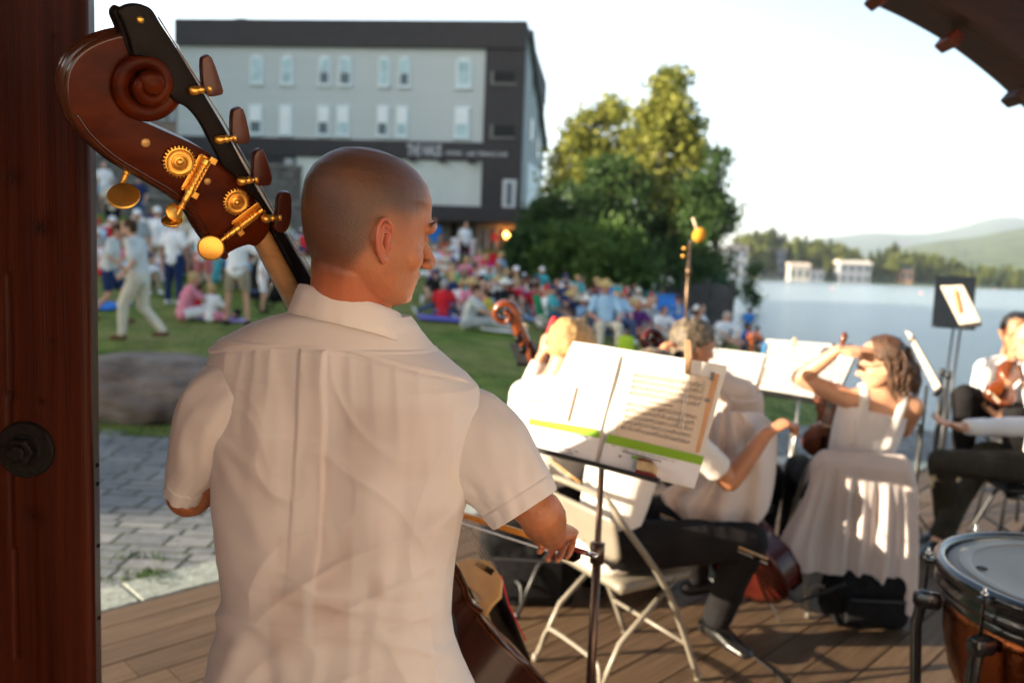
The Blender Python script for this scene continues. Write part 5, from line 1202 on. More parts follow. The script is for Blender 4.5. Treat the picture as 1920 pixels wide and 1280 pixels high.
folding_chair('black folding chair at the right edge carrying the player with open hands', (3.08, 4.62), (-.95, .1), BLK, hb=.79)
folding_chair('dark folding chair of the blond cellist', (.17, 3.80), (.8, .6), BLK, hb=.74)
folding_chair('dark folding chair of the bespectacled player in the loose shirt', (1.08, 3.95), (.75, .6), BLK, hb=.74)
# ---------------------------------------------------------------- music stands
def stand_base(r, hub, foot_r=.27, m=BLK, pole_top=None, rad=.0085, ang=.3, z0=.20):
    MB().tube([V(hub.x, hub.y, .10), pole_top], [rad*1.25, rad], 12).build('pole', m, r, smooth=True)
    q = MB().tube([V(hub.x, hub.y, .06), V(hub.x, hub.y, min(.95, pole_top.z*.72))], rad*1.5, 12); q.build('sleeve_tube', m, r, smooth=True)
    MB().lathe([(0, -.03), (rad*2.4, -.028), (rad*2.4, .028), (0, .03)], V(hub.x, hub.y, min(.95, pole_top.z*.72)), n=14).build('clutch', m, r, smooth=True)
    for i in range(3):
        a = ang+i*2.094; e = V(hub.x+foot_r*math.cos(a), hub.y+foot_r*math.sin(a), .008); MB().tube([V(hub.x, hub.y, z0), hub.lerp(e, .75)+V(0, 0, .02 if z0 < .25 else .06), e], [.008, .008, .006], 8).build('leg', m, r, smooth=True)
def quad_plane(cs, Y, n, f_):
    p0 = P(sum(c[0] for c in cs)/4, sum(c[1] for c in cs)/4, Y); n = Vector(n).normalized(); return (lambda px, py, o=0: onplane(px, py, p0, n)+n*o), p0, n
def slab(F, cs, o, th, n, name, m, parent, bev=0):
    return MB().prism([F(a, b, o) for a, b in cs], -n*th).build(name, m, parent, bevel=bev)
def bilin(cs, u, v):
    (ax, ay), (bx, by), (cx, cy), (dx, dy) = cs            # top left, top right, bottom right, bottom left
    return ((ax*(1-u)+bx*u)*(1-v)+(dx*(1-u)+cx*u)*v, (ay*(1-u)+by*u)*(1-v)+(dy*(1-u)+cy*u)*v)
def sheet(F, cs, o, m, parent, name='sheet', bow=.004, n=None, seed=0):
    rows = []
    for i in range(13):
        row = []
        for j in range(13):
            u, v = j/12, i/12; x, y = bilin(cs, u, v); row.append(F(x, y, o+bow*math.sin(math.pi*u)*.6+bow*.5*noise.noise(V(u*2+seed, v*2, 0))))
        rows.append(row)
    ob = MB().grid(rows).build(name, m, parent, smooth=True); return ob
INK = mat('ink', (.03, .028, .025), .8); GREENB = mat('green_print', (.22, .42, .015), .6, var=.06); INKG = mat('ink_grey', (.22, .21, .22), .8)
def notation(F, cs, o, parent, lines, seed, rows_skip=()):
    """staves with notes printed on a sheet"""
    g = random.Random(seed); mb = MB()
    def q(u0, v0, u1, v1): mb.quad(F(*bilin(cs, u0, v0), o), F(*bilin(cs, u1, v0), o), F(*bilin(cs, u1, v1), o), F(*bilin(cs, u0, v1), o))
    for k in range(lines):
        v0 = .06+.90*k/lines; h = .042
        if k in rows_skip: 
            q(.3, v0+.01, .62, v0+.022); continue
        for l in range(5): q(.03, v0+h*l/4, .96, v0+h*l/4+.0018)
        u = .05
        while u < .94:
            y = v0+h*g.uniform(-.1, .95); wd = .011; q(u, y, u+wd, y+.009)
            if g.random() < .8: q(u+wd-.0018, y-.03, u+wd, y)
            if g.random() < .35: q(u+wd-.0018, y-.031, u+wd+.028, y-.026)
            u += g.uniform(.018, .045)
        q(.03, v0-.004, .042, v0+h*1.1)
    mb.build('notation', INK, parent, fix=False)
def main_stand():
    cs = [(1075, 640), (1364, 686), (1302, 916), (982, 836)]; F, p0, n = quad_plane(cs, 2.02, (-.36, -.86, .36), None)
    r = thing('music_stand', 'nearest music stand holding an open white folder with green bands beside the bassist', 'music stand', V(p0.x, p0.y+.06, 0))
    slab(F, [(1084, 664), (1352, 706), (1302, 908), (996, 835)], -.006, .003, n, 'desk', BLK, r)
    slab(F, [(980, 833), (1240, 899), (1238, 907), (979, 840)], .028, .036, n, 'ledge', BLK, r)
    hub = P(1105, 1280, 2.13); top = P(1131, 868, 2.10); hub.x = top.x; hub.y = 2.13; stand_base(r, hub, .3, mat('stand_bronze', (.10, .062, .045), .32, metal=.7, var=.25, scale=20), top+V(0, .03, .06), .0085)
    fd = thing('open_folder', 'open white folder with green bands lying on the nearest music stand', 'folder', p0)
    for nm, q, sd in (('cover', [(1075, 640), (1172, 655), (1122, 874), (982, 836)], 1), ('cover', [(1172, 655), (1364, 686), (1302, 916), (1122, 874)], 4)): sheet(F, q, .002, PAPER, fd, nm, .006, n, sd)
    pk = mat('pocket_white', (.74, .74, .80), .6, var=.02)
    for q, t in (([(1000, 788), (1127, 820), (1116, 871), (984, 837)], 0), ([(1141, 816), (1322, 856), (1304, 913), (1124, 872)], 1)):
        p = sheet(F, q, .010, pk, fd, 'pocket', .001, n, 2)
        b0 = [(1000, 787), (1122, 812), (1127, 826), (996, 797)] if t == 0 else [(1143, 815), (1321, 857), (1317, 873), (1137, 831)]
        if t == 0: b0 = [(996, 786), (1120, 806), (1127, 815), (1127, 823), (994, 797)]
        slab(F, b0, .0135, .0012, n, 'green_band', GREENB, p)
    tx = MB(); g = random.Random(3)
    def words(x0, y0, x1, y1, h, m_=None, dens=.7):
        L = math.hypot(x1-x0, y1-y0); t = 0
        while t < L:
            w_ = g.uniform(1.5, 4.5)*h/3; 
            if g.random() < dens: a = t/L; b = min(1, (t+w_)/L); A = (x0+(x1-x0)*a, y0+(y1-y0)*a); B = (x0+(x1-x0)*b, y0+(y1-y0)*b); tx.quad(F(A[0], A[1], .0142), F(B[0], B[1], .0142), F(B[0]-.3*h, B[1]+h, .0142), F(A[0]-.3*h, A[1]+h, .0142))
            t += w_+.9
    words(1051, 838, 1088, 848, 2.2); words(1049, 844, 1078, 851, 2.2); words(1150, 836, 1268, 866, 1.6); words(1170, 845, 1242, 865, 3.4, dens=.95); words(1163, 854, 1168, 855, 4); words(1148, 831, 1150, 832, 2); words(1081, 812, 1103, 819, 4, dens=1)
    tx.build('printed_text', INKG, fd, fix=False)
    slab(F, [(1187, 855), (1213, 861), (1212, 866), (1186, 860)], .0142, .0005, n, 'green_label', GREENB, fd)
    slab(F, [(1190, 861), (1205, 864), (1202, 884), (1187, 880)], .0142, .0005, n, 'grey_label', mat('label_grey', (.5, .55, .56), .7), fd)
    s = thing('sheet_music', 'page of handwritten music in the right half of the open folder', 'sheet music', F(1250, 770))
    C = [(1181, 687), (1345, 712), (1309, 858), (1154, 822)]; pg = sheet(F, [(1183, 684), (1346, 710), (1308, 856), (1152, 820)], .0065, mat('manuscript', (.68, .56, .45), .8, var=.04, scale=9), s, 'page', .002, n, 6)
    sheet(F, [(1338, 700), (1350, 703), (1312, 850), (1305, 848)], .0078, mat('kraft_edge', (.62, .34, .18), .8), s, 'page_edge', .0, n, 6)
    notation(F, [(1188, 694), (1332, 716), (1296, 846), (1160, 814)], .0100, s, 10, 5, (4,))
    slab(F, [(1334, 699), (1341, 700), (1339, 716), (1332, 714)], .0102, .0004, n, 'stamp', INKG, s); slab(F, [(1325, 748), (1332, 749), (1331, 756), (1322, 754)], .0102, .0004, n, 'stamp', INKG, s)
    s2 = thing('sheet_music', 'sunlit page of music in the left half of the open folder', 'sheet music', F(1080, 740))
    sheet(F, [(1086, 655), (1164, 668), (1126, 812), (1006, 785)], .0075, PAPER, s2, 'page', .002, n, 9)
    slab(F, [(1082, 727), (1084.5, 728), (1068, 792), (1065.5, 791)], .0115, .0006, n, 'page_gap', mat('gap_brown', (.22, .12, .08), .8), s2)
    c = thing('clothespin', 'wooden clothespin clamping the pages on the nearest music stand', 'clothespin', F(1292, 670)); W_ = mat('peg_wood', (.34, .19, .10), .6, var=.2, scale=30)
    slab(F, [(1287, 641), (1298, 642), (1300, 668), (1296, 706), (1286, 704), (1286, 668)], .024, .009, n, 'jaw', W_, c, .0015); slab(F, [(1285, 655), (1293, 652), (1297, 668), (1295, 704), (1286, 703)], -.012, .009, n, 'jaw', W_, c, .0015)
    MB().tube([F(1285, 672, .02), F(1300, 674, .02)], .004, 8).build('spring', STEEL, c)
    rb = thing('rosin_box', 'small maroon and cream rosin box on the ledge of the nearest stand', 'box', F(1218, 890))
    slab(F, [(1203, 866), (1230, 872), (1236, 880), (1233, 893), (1200, 886)], .050, .036, n, 'cake', mat('rosin_cream', (.48, .36, .20), .5, var=.25, scale=60), rb, .002); slab(F, [(1200, 885), (1234, 893), (1232, 899), (1198, 891)], .054, .042, n, 'base', mat('maroon', (.14, .01, .015), .5), rb, .001)
    slab(F, [(1205, 864), (1229, 869), (1231, 873), (1203, 868)], .053, .040, n, 'lid', mat('maroon', (.14, .01, .015), .5), rb, .001)
    d = F(1290, 702, .012); mb = MB(); mb.tube([d, F(1283, 760, .013), F(1276, 805, .013)], .0012, 6); mb.tube([F(1294, 704, .012), F(1288, 760, .013), F(1281, 808, .013)], .0012, 6)
    t = mb.build('wire_clip', mat('clear_plastic', (.75, .72, .68), .2), smooth=True); tag(t, 'thin clear clip wires hanging from the clothespin over the music', 'clip')
main_stand()
def stand(label, cs, Y, n, hub, top, plab, m=BLK, edge=None, blue=None, black=False, lined=None, foot=BLK, fr=.27):
    F, p0, nn = quad_plane(cs, Y, n, None); r = thing('music_stand', label, 'music stand', V(hub[0], hub[1], 0), 0, 'music stands of the orchestra')
    slab(F, cs, -.004, .004, nn, 'desk', BLK, r)
    x = [cs[3], cs[2], (cs[2][0]-1, cs[2][1]+5), (cs[3][0]-1, cs[3][1]+5)]; slab(F, x, .03, .036, nn, 'ledge', BLK, r)
    stand_base(r, V(hub[0], hub[1], 0), fr, foot, top, .0085, .5)
    if plab:
        s = thing('sheet_music', plab, 'sheet music', p0); c2 = [bilin(cs, .02, -.04), bilin(cs, .98, -.04), bilin(cs, .97, .95), bilin(cs, .03, .95)]
        m0 = bilin(c2, .5, 0); m1 = bilin(c2, .5, 1); sheet(F, [c2[0], m0, m1, c2[3]], .006, PAPER if not lined else mat('manuscript', (.68, .56, .45), .8), s, 'page', .006, nn, 3); sheet(F, [m0, c2[1], c2[2], m1], .006, PAPER if not lined else mat('manuscript', (.68, .56, .45), .8), s, 'page', .006, nn, 8)
        if edge: slab(F, edge, .012, .002, nn, 'page_edge', mat('gap_brown', (.22, .12, .08), .8), s)
        if blue: slab(F, blue, .014, .002, nn, 'blue_tab', mat('tab_blue', (.05, .22, .50), .5), s)
        notation(F, c2, .0125, s, 9, 11)
    return F, p0, nn
t = P(1372, 760, 4.35); stand('middle music stand with white pages behind the bassist stand', [(1258, 648), (1437, 669), (1408, 772), (1240, 752)], 4.3, (-.3, -.88, .36), (t.x, 4.42), t, 'white pages on the middle stand with a thin brown right edge', edge=[(1434, 690), (1437, 690), (1410, 768), (1407, 767)])
t = P(1498, 752, 5.05); stand('tall music stand with wide white pages left of the woman shading her eyes', [(1432, 640), (1612, 654), (1566, 758), (1414, 732)], 5.0, (-.22, -.9, .38), (t.x, 5.12), t, 'wide white pages with a blue tab on the stand left of the woman', blue=[(1431, 643), (1437, 643), (1431, 672), (1425, 671)], foot=STEEL, fr=.33)
t = P(1738, 722, 4.75); stand('music stand seen edge on with cream pages right of the woman', [(1700, 624), (1712, 630), (1768, 728), (1756, 738)], 4.7, (-.93, -.35, .25), (t.x, 4.78), t, 'cream pages seen edge on right of the woman with brown hair', lined=True)
t = P(1788, 612, 5.9); stand('black music stand standing empty against the lake', [(1756, 517), (1832, 519), (1824, 614), (1748, 608)], 5.9, (.15, -.95, .15), (t.x, 6.0), t, None)
t = P(1803, 600, 5.4); F_, p_, n_ = stand('music stand with curled cream pages in front of the empty black stand', [(1764, 540), (1808, 538), (1841, 606), (1800, 612)], 5.4, (-.55, -.75, .3), (t.x, 5.5), t, 'curled cream pages on the stand in front of the empty black stand', lined=True)
c = thing('clothespin', 'orange wooden clothespin on the pages of the stand by the lake', 'clothespin', F_(1793, 565)); slab(F_, [(1788, 545), (1793, 545), (1802, 585), (1797, 588)], .03, .015, n_, 'jaw', mat('peg_orange', (.55, .24, .06), .5), c)
c = thing('clothespin', 'pale clothespin on top of the wide white pages', 'clothespin', P(1490, 640, 4.98)); MB().box(P(1489, 641, 4.96), (.02, .03, .05), Matrix.Rotation(.3, 3, 'Y')).build('jaw', mat('peg_pale', (.6, .42, .26), .5), c, bevel=.003)
t = P(990, 672, 3.9); stand('dark empty music stand behind the blond cellist', [(954, 642), (1040, 646), (1046, 684), (970, 680)], 3.9, (-.1, -.8, .6), (t.x, 4.0), t, None)
# ---------------------------------------------------------------- microphone
def mic():
    b = P(1290, 520, 4.5); r = thing('microphone_stand', 'thin boom microphone stand with a yellow windscreen rising over the players', 'microphone stand', V(b.x, 4.5, 0))
    z1 = P(1298, 455, 4.5).z; BR = mat('mic_pole', (.16, .10, .06), .35, metal=.6)
    MB().tube([V(b.x, 4.5, .02), V(b.x, 4.5, 1.2)], .010, 10).build('base_tube', BR, r, smooth=True); MB().tube([V(b.x, 4.5, 1.1), V(b.x, 4.5, z1)], .0085, 10).build('upper_tube', BR, r, smooth=True)
    for z in (1.22, z1-.16): MB().lathe([(0, -.03), (.014, -.028), (.014, .028), (0, .03)], V(b.x, 4.5, z), n=12).build('clutch', BR, r, smooth=True)
    for px, py in ((1283, 466), (1281, 480)): MB().ell(P(px, py, 4.48), (.011, .011, .011)).build('knob', BRASS, r, smooth=True)
    MB().tube([V(b.x, 4.5, z1), P(1306, 448, 4.5)], .009, 8).build('clip', BLK, r, smooth=True)
    c = P(1311, 441, 4.5); MB().ell(c, (.037, .037, .044), Matrix.Rotation(.5, 3, 'Y')).build('windscreen', mat('foam_yellow', (.75, .33, .02), .9, bump=.6, bscale=250, var=.15), r, smooth=True)
    MB().tube([c, P(1299, 408, 4.5)], [.010, .008], 8).build('microphone', mat('mic_cream', (.55, .42, .28), .5), r, smooth=True)
    for i in range(3): a = .4+2.09*i; MB().tube([V(b.x, 4.5, .12), V(b.x+.3*math.cos(a), 4.5+.3*math.sin(a), .012)], .008, 8).build('leg', BR, r, smooth=True)
mic()
# ---------------------------------------------------------------- bags
def bag(name, label, c, size, seed, strap):
    r = thing(name, label, 'bag', c); mb = MB(); mb.box(V(c[0], c[1], size[2]/2), size, bev=.05); me = remesh(mb, .012, 6); co = getco(me)
    k = vnoise(co, (9, 9, 7), seed)*.020+vnoise(co, (22, 22, 30), seed+1)*.007; n = getno(me); co += n*k[:, None]; co[:, 2] = np.maximum(co[:, 2], .004); setco(me, co)
    B = mat('bag_black', (.010, .010, .011), .8, var=.3, scale=30, bump=.3, bscale=220, spec=.1); link('bag_body', me, B, r)
    y = c[1]-size[1]/2-.012
    mb = MB(); mb.box(V(c[0]-.01, y-.01, size[2]*.42), (size[0]*.74, .03, size[2]*.5), bev=.012); mb.build('pocket', B, r, smooth=True)
    MB().tube([V(c[0]-size[0]*.36, y-.03, size[2]*.66), V(c[0]+size[0]*.34, y-.03, size[2]*.65)], .003, 6).build('zip', mat('zip_grey', (.06, .06, .065), .4), r)
    MB().tube(smoothpts([Vector(p) for p in strap], 6), [(.016, .003)]*(6*(len(strap)-1)+1), 8).build('strap', mat('strap_black', (.015, .014, .013), .6), r, smooth=True)
c = G(1010, 1150); bag('backpack', 'black bag on the deck left of the beige folding chair', (.12, 3.72, 0), (.46, .26, .38), 1, [(-.02, 3.58, .36), (-.05, 3.52, .42), (.08, 3.52, .44), (.16, 3.56, .39)])
bag('shoulder_bag', 'dark bag with a loop of strap under the cardigan covered chair', (1.69, 3.60, 0), (.36, .22, .25), 5, [(1.55, 3.5, .22), (1.42, 3.5, .16), (1.33, 3.52, .12), (1.30, 3.55, .22), (1.36, 3.6, .33)])
bag('backpack', 'black case lying behind the folding chair on the deck', (.62, 3.95, 0), (.5, .22, .2), 8, [(.5, 3.8, .2), (.6, 3.78, .26), (.7, 3.8, .2)])
# cable on the deck
tag(MB().tube(smoothpts([V(1.02, 3.3, .006), V(1.12, 3.0, .006), V(1.05, 2.75, .006), V(1.25, 2.5, .006), V(1.12, 2.2, .006)], 10), .004, 6).build('cable', BLK, smooth=True), 'thin black cable lying on the deck right of the shoe', 'cable')
# ---------------------------------------------------------------- kettle drum
def timpani():
    c = V(1.60, 2.10, .80); Rm = .385; r = thing('kettledrum', 'copper kettledrum with a black rim in the lower right corner', 'drum', V(c.x, c.y, 0))
    HD = mat('drum_head', (.27, .255, .215), .5, var=.05, scale=3); RIM = mat('rim_black', (.012, .013, .015), .16, var=.3, scale=60, bump=.12, bscale=160, coat=.5, spec=.6); CU = mat('copper', (.24, .07, .024), .25, metal=1, var=.2, scale=5, bump=.35, bscale=34)
    MB().lathe([(.002, .002), (.06, .002), (.12, .002), (.20, .002), (.285, .0015), (.288, .003), (.345, .002), (.352, -.004), (.352, -.02)], c, n=96).build('drum_head', HD, r, smooth=True)
    MB().lathe([(.287, .0035), (.291, .0048), (.318, .0050), (.322, .0035), (.30, .0028)], c, n=96, closed=True).build('collar_ring', mat('drum_ring', (.34, .33, .29), .5), r, smooth=True)
    o = MB().lathe([(.353, -.012), (.354, .008), (.358, .015), (.366, .017), (.376, .015), (.384, .008), (.386, -.004), (.383, -.014), (.372, -.020), (.371, -.040), (.376, -.046), (.378, -.056), (.372, -.064), (.360, -.066), (.356, -.075), (.362, -.085), (.360, -.094), (.350, -.10), (.350, -.014)], c, n=96, closed=True).build('counter_hoop', RIM, r, smooth=True); autosmooth(o, 50)
    MB().lathe([(.348, -.09), (.350, -.13), (.345, -.2), (.325, -.3), (.28, -.4), (.2, -.48), (.1, -.52), (0, -.53)], c, n=96).build('kettle', CU, r, smooth=True)
    tx = mat('head_print', (.10, .10, .11), .6); a = P(1841, 1064, 2.1); q = G(1841, 1064, c.z+.004); MB().lathe([(.013, 0), (.0155, .0004), (.0155, 0)], q, n=28).build('maker_mark', tx, r); mb = MB()
    for i in range(4): mb.box(q+V(-.006+.004*i, 0, .0004), (.0022, .014-.004*(i % 2), .0004))
    mb.build('maker_mark', tx, r)
    for k, a in enumerate([R(158), R(200), R(242), R(284), R(326), R(8), R(50), R(104)]):
        d = V(math.cos(a), math.sin(a), 0); e = c+d*.40; t = MB(); s = d.cross(V(0, 0, 1)); M = Matrix((d, s, V(0, 0, 1))).transposed()
        t.box(c+d*.388+V(0, 0, -.005), (.045, .030, .016), M, bev=.004); lug = t.build('claw', RIM, r, smooth=True); autosmooth(lug)
        MB().lathe([(0, .026), (.004, .0255), (.0045, .02), (.0045, .012), (.009, .011), (.009, .004), (.0045, .003), (.0045, -.10), (0, -.10)], e+V(0, 0, .006), n=14).build('tension_rod', mat('chrome', (.6, .6, .6), .15, metal=1, var=.1), lug, smooth=True)
        st = MB(); st.box(c+d*.392+V(0, 0, -.125), (.075, .042, .050), M, bev=.014); st.tube([c+d*.405+V(0, 0, -.13), c+d*.415+V(0, 0, -.2), c+d*.40+V(0, 0, -.42), c+d*.34+V(0, 0, -.60)], [(.018, .016)]*4, 12, side=tuple(s))
        b_ = st.build('strut', RIM, r, smooth=True); autosmooth(b_)
        MB().lathe([(0, 0), (.012, 0), (.012, .003), (0, .003)], e+V(0, 0, -.101), n=16).build('grommet', BLK, b_)
    for i in range(3): a = 1.2+2.09*i; MB().tube([c+V(.33*math.cos(a), .33*math.sin(a), -.60), V(c.x+.33*math.cos(a), c.y+.33*math.sin(a), .03)], .016, 10).build('leg', RIM, r, smooth=True)
    MB().lathe([(.30, -.62), (.345, -.62), (.345, -.58), (.30, -.58)], c, n=48, closed=True).build('base_ring', RIM, r)
timpani()
# white cardigan over the chair back
def cardigan():
    r = thing('cardigan', 'white cardigan draped in long folds over the chair behind the woman', 'cardigan', (1.66, 3.6, .5)); f = V(.12, .99, 0).normalized(); s = V(f.y, -f.x, 0); c = V(1.66, 3.86, 0)
    n, m_ = 120, 70; rows = []
    for i in range(m_):
        v = i/(m_-1); row = []
        for j in range(n):
            u = j/(n-1)*2-1; wt = .232+.012*math.sin(v*3); lf = 1+.62*sm(v, .1, 1)*(1 if u < 0 else .12)*abs(u)
            x = u*wt*lf; corner = max(0, abs(u)-.72)/.28; ztop = .800-.075*corner**2
            zb = (.24 if u < 0 else .24-.16*sm(u, .2, 1)); z = ztop+(zb-ztop)*v**1.0
            fold_ = (.016*math.sin(u*13+1.5*math.sin(u*3)+v*.9)+.008*math.sin(u*29+2))*sm(v, .06, .5)+.006*noise.noise(V(u*4, v*5, 1))
            back = -.262-.028*sm(v, 0, .12)-.05*v*(.5+.5*abs(u))-fold_
            row.append(c+s*x+f*back+V(0, 0, z))
        rows.append(row)
    top = []
    for k in range(6):
        t = k/6; top.append([p+f*(.075*(1-t))+V(0, 0, .010*math.sin(math.pi*t)-(.12*(1-t)**2)) for p in rows[0]])
    me = MB().grid(top+rows).mesh('knit'); o = link('knit', me, mat('cardigan_knit', (.72, .62, .58), .85, var=.03, bump=.2, bscale=400, trans=.3), r)
cardigan()
# ================================================================== the other musicians
def cloth(name, c, trans=.1, var=.06): return mat(name, c, .85, var=var, scale=7, bump=.15, bscale=60, trans=trans, spec=.12)
WHT = cloth('white_shirt', (.78, .74, .70)); WHT2 = cloth('loose_white_shirt', (.80, .70, .64), .3); BLKT = cloth('black_cloth', (.013, .012, .013), 0, .3)
SK1 = mat('skin_tan', (.46, .20, .10), .5, var=.1, scale=20, sub=.1); SK2 = mat('skin_light', (.58, .30, .18), .5, var=.1, scale=20, sub=.1)
HAIR = {'blond': mat('hair_blond', (.50, .30, .11), .45, var=.35, scale=40, bump=.6, bscale=120, stretch=(3, 3, 1)), 'brown': mat('hair_brown', (.045, .020, .009), .4, var=.5, scale=30, bump=.6, bscale=110, stretch=(3, 3, 1), col2=(.15, .065, .026)),
        'grey': mat('hair_grey', (.06, .04, .025), .5, var=.5, scale=34, bump=.6, bscale=110, col2=(.22, .17, .11)), 'dark': mat('hair_dark', (.018, .013, .010), .4, var=.4, scale=30, bump=.5, bscale=110)}
def hair_cap(H, m, parent, seed=1, grow=1.075, front=.055, low=-.055, noise_a=.006):
    """hair as a thick shell over the scalp, its edge following the hairline"""
    rows = head_rows(56, 40); out = []
    g = []
    for r_ in rows:
        row = []
        for (x, y, z) in r_:
            q = V(x, y, z); nn = V(x/.0062, (y+.005)/.010, z/.012).normalized(); k = (grow-1)*.10+noise_a*noise.noise(V(x*45+seed, y*45, z*28))+noise_a*.6*noise.noise(V(x*110, y*110+seed, z*60))
            lim = front-.35*max(0, z-.07)-(1.3*max(0, .045-z)); lowz = low if y < -.02 else (.0 + (y+.02)*.6)
            inside = y < lim+.004*noise.noise(V(x*90, z*90, seed)) and z > lowz
            row.append(H @ (q+nn*(max(.0015, k) if inside else -.010)))
        g.append(row)
    mb = MB().grid(g, cu=True); n = len(g[0]); mb.add(g[0], [tuple(range(n))]); me = mb.mesh('hair'); return link('hair', me, m, parent)
def glasses(H, parent, m):
    mb = MB()
    for s in (-1, 1):
        mb.tube([H @ V(s*.032+.022*math.cos(t), .104-.006*abs(math.cos(t)), .004+.016*math.sin(t)) for t in np.linspace(0, 6.0, 18)], .0018, 6, closed=True); mb.tube([H @ V(s*.054, .100, .008), H @ V(s*.078, .05, .008), H @ V(s*.080, -.01, .004)], .0018, 6)
    mb.tube([H @ V(-.010, .106, .006), H @ V(.010, .106, .006)], .0018, 6); return mb.build('glasses', m, parent, smooth=True)
def figure(label, J, head, skin, hair, top, bottom, sleeves='long', handL=None, handR=None, voxel=.007, name='person', tr=(.155, .105), group=None, loose=0, tank=False, shoes=True, seed=0, headscale=1.0, extra=None):
    """J: joints in world space. One continuous body; hair and clothes are its children"""
    J = {k: Vector(v) for k, v in J.items()}; r = thing(name, label, 'person', (J['pelvis'].x, J['pelvis'].y, 0), 0, group)
    H = hmat(J['head'], *head, s=headscale); sd = (J['shR']-J['shL']).normalized(); up = (J['neck']-J['pelvis']).normalized(); ch = J['pelvis'].lerp(J['neck'], .68)
    mb = MB(); put(mb, head_mb(True, True), H); mb.tube([J['neck']-up*.03, H @ V(0, -.02, -.04)], [(.062, .06), (.055, .056)], 16, round_=True, side=tuple(sd))
    def torso(mb, g, low=0.0, hi=0.0):
        mb.tube([J['pelvis']-up*low, J['pelvis']+up*.12, ch-up*.05, ch+up*.07, J['neck']-up*.03+up*hi], [(tr[0]+g, tr[1]+g), (tr[0]*.88+g+loose, tr[1]*.94+g+loose), (tr[0]*1.02+g+loose, tr[1]+g+loose), (tr[0]*1.0+g, tr[1]*.9+g), (.07+g, .055+g)], 22, round_=True, side=tuple(sd))
        if not (tank and g > 0): mb.tube([J['shL'], (J['shL']+J['shR'])/2+up*.035, J['shR']], [.050+g, .060+g, .050+g], 14, round_=True)
    torso(mb, 0); 
    for s in 'LR':
        arm(mb, J['sh'+s], J['el'+s], J['wr'+s]); hd = handL if s == 'L' else handR
        if hd: hand(mb, J['wr'+s], *hd, right=(s == 'R'))
        else: mb.ell(J['wr'+s], (.035, .035, .04))
        mb.tube([J['hip'+s], J['kn'+s]], [.080, .055], 12, round_=True); mb.tube([J['kn'+s], J['kn'+s].lerp(J['an'+s], .35), J['an'+s]], [.055, .052, .036], 12, round_=True)
    me = remesh(mb, voxel, 4); b = link('body', me, skin, r)
    def wrinkle(me, a, sc, sd_):
        co = getco(me); n = getno(me); k = vnoise(co, (sc, sc, sc*.35), sd_)*a+vnoise(co, (sc*2.3, sc*2.3, sc*1.2), sd_+3)*a*.5; setco(me, co+n*k[:, None]); return me
    mb = MB(); torso(mb, .012 if not tank else .009, .02, -.045 if not tank else -.10)
    for s in 'LR':
        sh, el, wr = J['sh'+s], J['el'+s], J['wr'+s]
        if tank: continue
        e = sh.lerp(el, .8); mb.tube([sh, sh.lerp(el, .5), e], [.066+loose*.3, .062+loose*.5, .058+loose*.5], 14)
        if sleeves == 'long': mb.tube([sh.lerp(el, .7), el, el.lerp(wr, .5), el.lerp(wr, .93)], [.056, .056, .050, .040], 14)
    if tank:
        bd = sd.cross(up); bd = bd if bd.dot(J['pelvis']-(J['knL']+J['knR'])/2) > 0 else -bd
        for s in 'LR':
            t_ = J['sh'+s].lerp(J['neck'], .40)+up*.050; lat = (J['sh'+s]-J['neck'])*.50
            for q in (1, -1): mb.tube(smoothpts([t_, t_+bd*q*.055-up*.04, ch+up*.03+lat+bd*q*.088, ch-up*.06+lat*.9+bd*q*.085], 3), [(.024, .012)]*10, 8, side=tuple(sd), round_=True)
    me = wrinkle(remesh(mb, voxel, 3), .007+loose*.10, 9, seed); link('shirt', me, top, r)
    mb = MB(); mb.tube([J['pelvis']+up*.05, J['pelvis'], (J['hipL']+J['hipR'])/2], [(tr[0]+.012, tr[1]+.012), (tr[0]+.015, tr[1]+.02), (tr[0], tr[1])], 18, round_=True, side=tuple(sd))
    for s in 'LR': mb.tube([J['hip'+s], J['hip'+s].lerp(J['kn'+s], .5), J['kn'+s]], [.100, .088, .074], 14, round_=True); mb.tube([J['kn'+s], J['kn'+s].lerp(J['an'+s], .4), J['an'+s].lerp(J['kn'+s], .08)], [.074, .068, .058], 14, round_=True)
    link('trousers', wrinkle(remesh(mb, voxel*1.15, 3), .008, 10, seed+2), bottom, r)
    if shoes:
        for s in 'LR':
            a = J['an'+s]; d = J.get('toe'+s, a+V(.1, .1, 0))-a; d.z = 0; d.normalize(); z = a.z-.075; q = MB()
            q.tube([a-d*.05+V(0, 0, -.035), a+d*.03+V(0, 0, -.035), a+d*.12+V(0, 0, -.05), a+d*.19+V(0, 0, -.058)], [(.040, .042), (.045, .045), (.048, .028), (.036, .018)], 14, side=tuple(d.cross(V(0, 0, 1))), round_=True)
            link('shoe', remesh(q, .007, 2), mat('black_shoe', (.012, .011, .010), .3, var=.2), r)
    if hair: hair(H, r)
    return r, H, b
def dirs(f): f = Vector(f).normalized(); return f, V(f.y, -f.x, 0)
